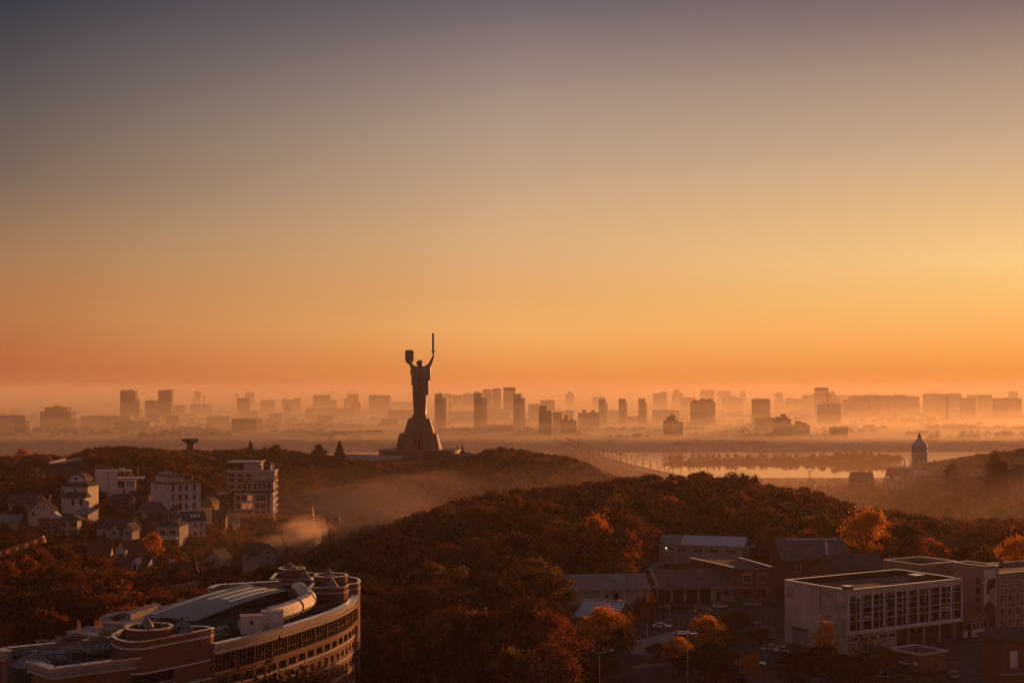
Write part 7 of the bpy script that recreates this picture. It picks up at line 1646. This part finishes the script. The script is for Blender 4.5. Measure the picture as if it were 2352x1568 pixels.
# things that must stay in view: (px0, px1, py where the view may end, distance)
KEEP = [(213, 305, 1105, 640), (335, 452, 1152, 585), (518, 640, 1176, 690), (500, 540, 1135, 760), (132, 206, 1143, 600), (62, 144, 1170, 560), (22, 84, 1146, 620), (88, 180, 1226, 545), (160, 208, 1184, 575), (244, 304, 1156, 600), (298, 342, 1160, 610), (318, 410, 1196, 555), (216, 302, 1220, 500), (420, 490, 1218, 545), (356, 410, 1230, 520), (506, 570, 1188, 625), (454, 490, 1156, 640), (484, 510, 1198, 590), (268, 324, 1308, 420), (386, 460, 1347, 372), (552, 600, 1278, 470), (468, 510, 1278, 480), (210, 240, 1268, 450), (262, 292, 1272, 470),
        (676, 732, 1172, 830), (628, 704, 1175, 760), (760, 900, 1180, 900), (846, 894, 1200, 800), (660, 790, 1236, 640), (530, 720, 1184, 640), (676, 716, 1240, 690), (785, 925, 1055, 1034), (868, 1060, 1050, 1060), (416, 462, 1032, 1010), (112, 214, 1088, 800), (0, 106, 1276, 330),
        (1505, 1725, 1294, 465), (1480, 1660, 1310, 440), (1320, 1510, 1390, 366), (1490, 1700, 1406, 365), (1600, 1775, 1400, 366), (1786, 1925, 1300, 405), (1860, 2040, 1330, 362), (1790, 2352, 1480, 300), (2040, 2140, 1092, 1180), (2134, 2180, 1092, 1180), (1950, 2012, 1106, 1120), (2028, 2082, 1122, 1105), (2235, 2270, 1094, 1090), (2305, 2345, 1072, 1120), (2330, 2352, 1124, 900), (2272, 2310, 1110, 900), (2172, 2200, 1090, 960), (0, 500, 1450, 262), (500, 640, 1345, 262), (640, 830, 1306, 262), (1305, 1440, 1408, 320), (1440, 1530, 1076, 1500)]
NOTREE = [(8, 190, 262, 395), (44, 84, 395, 486), (84, 118, 340, 402), (-75, -24, 160, 268)]
pts, near_pts = [], []
Q = random.Random(11)
def try_tree(x, y, h, kind, layer):
    for x0, x1, y0, y1 in NOTREE:
        if x0 < x < x1 and y0 < y < y1: return
    for hx, hy, hr in HEROES:
        if abs(hx - x) < hr and abs(hy - y) < hr: return
    g = gz(x, y)
    if g < 6.5: return
    px = CX + x / y * F; base = HOR + (CZ - g) / y * F; wp = h * BIGW[kind] * .5 / y * F
    cap = 0
    if layer == 'near': cap = O_NEAR(px)
    elif layer == 'mid': cap = O_MID(px)
    else: cap = O_RIGHT(px)
    cap += Q.random() ** 2 * 16 * 700 / y + 1
    for a, b, yb, D in KEEP:
        if y < D - 1 and px + wp * .8 > a and px - wp * .8 < b and base > yb: cap = max(cap, yb - 2)
        if y < D - 1 and px + wp * .5 > a and px - wp * .5 < b and base <= yb: return
        if D - 1 <= y < D + 14 and px + wp * .4 > a and px - wp * .4 < b and D < 1000: return
    hmax = (base - cap) * y / F
    if hmax < 2.6: return
    h = min(h, hmax)
    wf = Q.uniform(.85, 1.5) * (1.0 if h > 7 else min(1.7, 7.5 / h))
    pts.append((x, y, g - .2, h, wf, kind))
def region(x0, x1, y0, y1, step, hlo, hhi, kinds, layer, keep=1.0, inside=None):
    y = y0
    while y < y1:
        x = x0(y)
        while x < x1(y):
            if Q.random() < keep:
                xx, yy = x + Q.uniform(-.5, .5) * step, y + Q.uniform(-.5, .5) * step
                if inside is None or inside(xx, yy): try_tree(xx, yy, Q.uniform(hlo, hhi), Q.choice(kinds), layer)
            x += step
        y += step
pxl = lambda p: (lambda y: (p - CX) / F * y)
WOOD = [0, 1, 2, 3, 0, 1, 2, 12, 5, 11, 3, 6, 6, 3, 4, 9, 11]
region(pxl(560), lambda y: 9 if y < 395 else 43, 245, 490, 7.4, 9, 19, WOOD, 'near')
region(pxl(560), pxl(2500), 490, 745, 7.2, 8, 17, WOOD, 'near', 1.0, lambda x, y: (CX + x / y * F) > 590 + (y - 490) * 1.5)
region(lambda y: 86, pxl(2560), 398, 500, 6.2, 9, 14, [0, 1, 2, 12, 10, 5], 'near')
region(pxl(-140), pxl(470), 262, 400, 6.4, 7, 14, [0, 1, 2, 3, 12, 5, 10, 0, 1], 'near')
region(pxl(-140), pxl(620), 400, 560, 6.4, 5, 9.5, [0, 1, 2, 3, 12, 5, 11], 'mid', .95)
region(pxl(-140), pxl(700), 560, 800, 7.2, 6, 11, [0, 1, 2, 3, 12, 5, 11, 3], 'mid', .95)
region(pxl(620), pxl(1000), 640, 860, 10, 4, 8, [0, 2, 3, 5], 'mid', .55)
region(pxl(-140), pxl(1460), 800, 1085, 7.6, 8, 14, [0, 1, 2, 3, 3, 12, 5, 11, 0, 6], 'mid')
region(pxl(1820), pxl(2600), 500, 1110, 8.6, 8, 13, [0, 1, 2, 3, 3, 0, 5], 'mid')
region(pxl(2120), pxl(2700), 1110, 1330, 9, 10, 16, [0, 1, 2, 3, 5, 6], 'right')
region(pxl(1380), pxl(2120), 760, 1500, 17, 6, 11, [0, 1, 3, 9], 'mid', .8)
region(pxl(800), pxl(1330), 1085, 1260, 9, 8, 13, [0, 1, 3, 2], 'mid', .9)
pts.sort(key=lambda p: -p[3] / p[1])
IND = 181
LAB = {0: ('rounded brown autumn tree standing in the wood', 'rounded trees of the wood'), 1: ('bushy rust brown autumn tree standing in the wood', 'bushy trees of the wood'), 2: ('wide flat topped autumn tree standing in the wood', 'flat topped trees of the wood'), 3: ('very dark dense tree standing in the wood', 'dark dense trees of the wood'), 4: ('narrow oval autumn tree in the wood', 'oval trees of the wood'), 5: ('open branched autumn tree standing in the wood', 'open trees of the wood'), 6: ('nearly bare twiggy tree standing in the wood', 'bare trees of the wood'), 10: ('open reddish orange tree standing in the wood', 'orange trees of the wood'), 11: ('olive brown flat topped tree standing in the wood', 'olive trees of the wood'), 12: ('bushy dull red tree standing in the wood', 'red trees of the wood'), 9: ('slim poplar tree in the wood', 'poplars of the wood')}
for x, y, g, h, wf, k in pts[:IND]:
    lab, grp = LAB[k]; side = 'left of the curved brick building' if x / y * F + CX < 480 else ('between curved building and garages' if x < 20 else 'behind the sheds on the right')
    tree(k, (x, y, g), h, wf, lab.replace('in the wood', '') .replace('standing ', '').strip() + ' in the wood ' + side, grp + ' ' + side)
def scatter(name, P, kindstuff=True):
    me = bpy.data.meshes.new(name); me.from_pydata([(p[0], p[1], p[2]) for p in P], [], [])
    n = len(P)
    a = me.attributes.new('scl', 'FLOAT_VECTOR', 'POINT'); a.data.foreach_set('vector', np.array([(p[3] * p[4], p[3] * p[4], p[3]) for p in P], np.float32).ravel())
    a = me.attributes.new('rot', 'FLOAT_VECTOR', 'POINT'); a.data.foreach_set('vector', np.array([(0, 0, Q.uniform(0, 6.28)) for p in P], np.float32).ravel())
    a = me.attributes.new('idx', 'INT', 'POINT'); a.data.foreach_set('value', np.array([p[5] for p in P], np.int32))
    o = link(name, me); o['kind'] = 'stuff'
    if 'scatter' not in bpy.data.node_groups:
        g = bpy.data.node_groups.new('scatter', 'GeometryNodeTree')
        g.interface.new_socket('Geometry', in_out='INPUT', socket_type='NodeSocketGeometry'); g.interface.new_socket('Geometry', in_out='OUTPUT', socket_type='NodeSocketGeometry')
        gi, go_ = g.nodes.new('NodeGroupInput'), g.nodes.new('NodeGroupOutput'); ip = g.nodes.new('GeometryNodeInstanceOnPoints'); ci = g.nodes.new('GeometryNodeCollectionInfo')
        ci.inputs[0].default_value = pcol; ci.inputs[1].default_value = True; ci.inputs[2].default_value = True
        def attr(nm, ty):
            a_ = g.nodes.new('GeometryNodeInputNamedAttribute'); a_.data_type = ty; a_.inputs[0].default_value = nm; return a_.outputs[0]
        g.links.new(gi.outputs[0], ip.inputs['Points']); g.links.new(ci.outputs[0], ip.inputs['Instance']); ip.inputs['Pick Instance'].default_value = True
        g.links.new(attr('idx', 'INT'), ip.inputs['Instance Index']); g.links.new(attr('rot', 'FLOAT_VECTOR'), ip.inputs['Rotation']); g.links.new(attr('scl', 'FLOAT_VECTOR'), ip.inputs['Scale'])
        g.links.new(ip.outputs[0], go_.inputs[0])
    md = o.modifiers.new('trees', 'NODES'); md.node_group = bpy.data.node_groups['scatter']
    return o
scatter('woodland', pts[IND:])
# woods on the far bank and over the plain, trees on the island
P = []
for b in range(150):
    D0 = 2560 + 2600 * Q.random() ** 1.4; p0 = Q.uniform(-250, 2600); ln = Q.uniform(20, 120)
    for k in range(Q.randint(12, 30)):
        D = D0 + Q.gauss(0, 14); px = p0 + Q.uniform(-1, 1) * ln; P.append(((px - CX) / F * D, D, 4.5, Q.uniform(7, 16) * (.5 if D < 2850 else 1 if D < 3300 else 1.2), 1.5, Q.choice([0, 1, 2, 3, 3])))
for k in range(1500):
    D = Q.uniform(5000, 11000); px = Q.uniform(-250, 2600); P.append(((px - CX) / F * D, D, 4.5, Q.uniform(14, 24), 2.6, Q.choice([2, 3])))
scatter('far_bank_woods', P)
P = []
def island_tree(px, py, h, k, w=1.1): 
    p = onz(px, py, CZ - 3.4); P.append((p.x, p.y, 4.2, h * .8, w, k))
for k in range(300):
    px = Q.uniform(1516, 2068); lo, hi = 1066.5, 1056 if px < 2000 else 1059
    island_tree(px, Q.uniform(hi, lo), Q.uniform(4, 8) + (4 if 1580 < px < 2000 and Q.random() < .25 else 0) + (6 if px > 1915 else 0), Q.choice([0, 1, 3, 2]), 1.3)
for px, h, k in ((1541, 12, 9), (1559, 11, 0), (1566, 13, 9), (1592, 14, 5), (1606, 13, 0), (1625, 15, 9), (1640, 16, 9), (1652, 16, 9), (1670, 14, 0), (1690, 15, 1), (1720, 14, 0), (1750, 15, 5), (1760, 13, 0), (1800, 14, 1), (1830, 14, 0), (1868, 15, 1), (1890, 17, 5), (1930, 17, 0), (1945, 17, 1), (1965, 17, 0), (1985, 19, 1), (2000, 18, 0), (2020, 16, 1)): island_tree(px, 1060, h, k)
scatter('island_trees', P)
# ------------------------------------------------------------------ air: haze, valley and river mist, smoke
def vol(name, dens, col=(0.94, 0.68, 0.55), an=0.35):
    m = bpy.data.materials.new(name); m.use_nodes = True; t = m.node_tree; t.nodes.clear()
    o = t.nodes.new('ShaderNodeOutputMaterial'); v = t.nodes.new('ShaderNodeVolumePrincipled'); v.inputs['Density'].default_value = dens; v.inputs['Color'].default_value = col + (1,); v.inputs['Anisotropy'].default_value = an
    t.links.new(v.outputs[0], o.inputs['Volume']); return m
m = MB(); m.bx(-56000, 56000, -300, 61000, -80, CZ + 46); hz = m.build('haze', vol('haze_air', HAZE)); hz['kind'] = 'stuff'
for k, (zt, dn) in enumerate(((18, 380), (44, 2400), (76, 6500), (106, 10000), (CZ + 43, 26000))):
    m = MB(); m.bx(-50000 - 40 * k, 50000 + 40 * k, 2200 + 110 * k, 60500 + 20 * k, -70 - .5 * k, zt); mi = m.build('river_mist', vol('mist_air_%d' % k, 1 / dn, (0.99, 0.84, 0.66), 0.52 if k < 2 else 0.34)); mi['kind'] = 'stuff'
m = MB(); m.bx(-3000, 3000, 470, 1500, -68, CZ - 50); mi = m.build('valley_mist', vol('valley_air', 1 / 2300.0)); mi['kind'] = 'stuff'
def puff(m, px, py, D, rx, ry, rz):
    c = at(px, py, D); m.loft([[(c.x + rx * math.sin(f) * math.cos(a), c.y + ry * math.sin(f) * math.sin(a), c.z - rz * math.cos(f)) for a in [2 * math.pi * k / 28 for k in range(28)]] for f in [math.pi * (i + .02) / 14.04 for i in range(15)]])
q_ = random.Random(21)
for i in range(26):
    t = i / 25; px, py, D = 730 + 300 * t, 1206 - 76 * t + q_.uniform(-10, 8), 770 + 160 * t + q_.uniform(-20, 30)
    m = MB(); puff(m, px, py, D, q_.uniform(26, 50), q_.uniform(25, 45), q_.uniform(8, 17)); o = m.build('ravine_mist', vol('ravine_air_%d' % i, 1 / q_.uniform(380, 700), (0.97, 0.64, 0.46))); o['kind'] = 'stuff'
for i in range(22):
    t = i / 21; px, py, D = 598 + 122 * t + q_.uniform(-14, 14), 1292 - 84 * t + q_.uniform(-16, 12), 505 + 90 * t + q_.uniform(-8, 14); r_ = 3.2 + 5 * t
    m = MB(); puff(m, px, py, D, r_ * q_.uniform(.8, 1.9), r_, r_ * q_.uniform(.45, .9)); o = m.build('smoke', vol('smoke_air_%d' % i, 1 / q_.uniform(50, 110), (0.97, 0.66, 0.48))); o['kind'] = 'stuff'
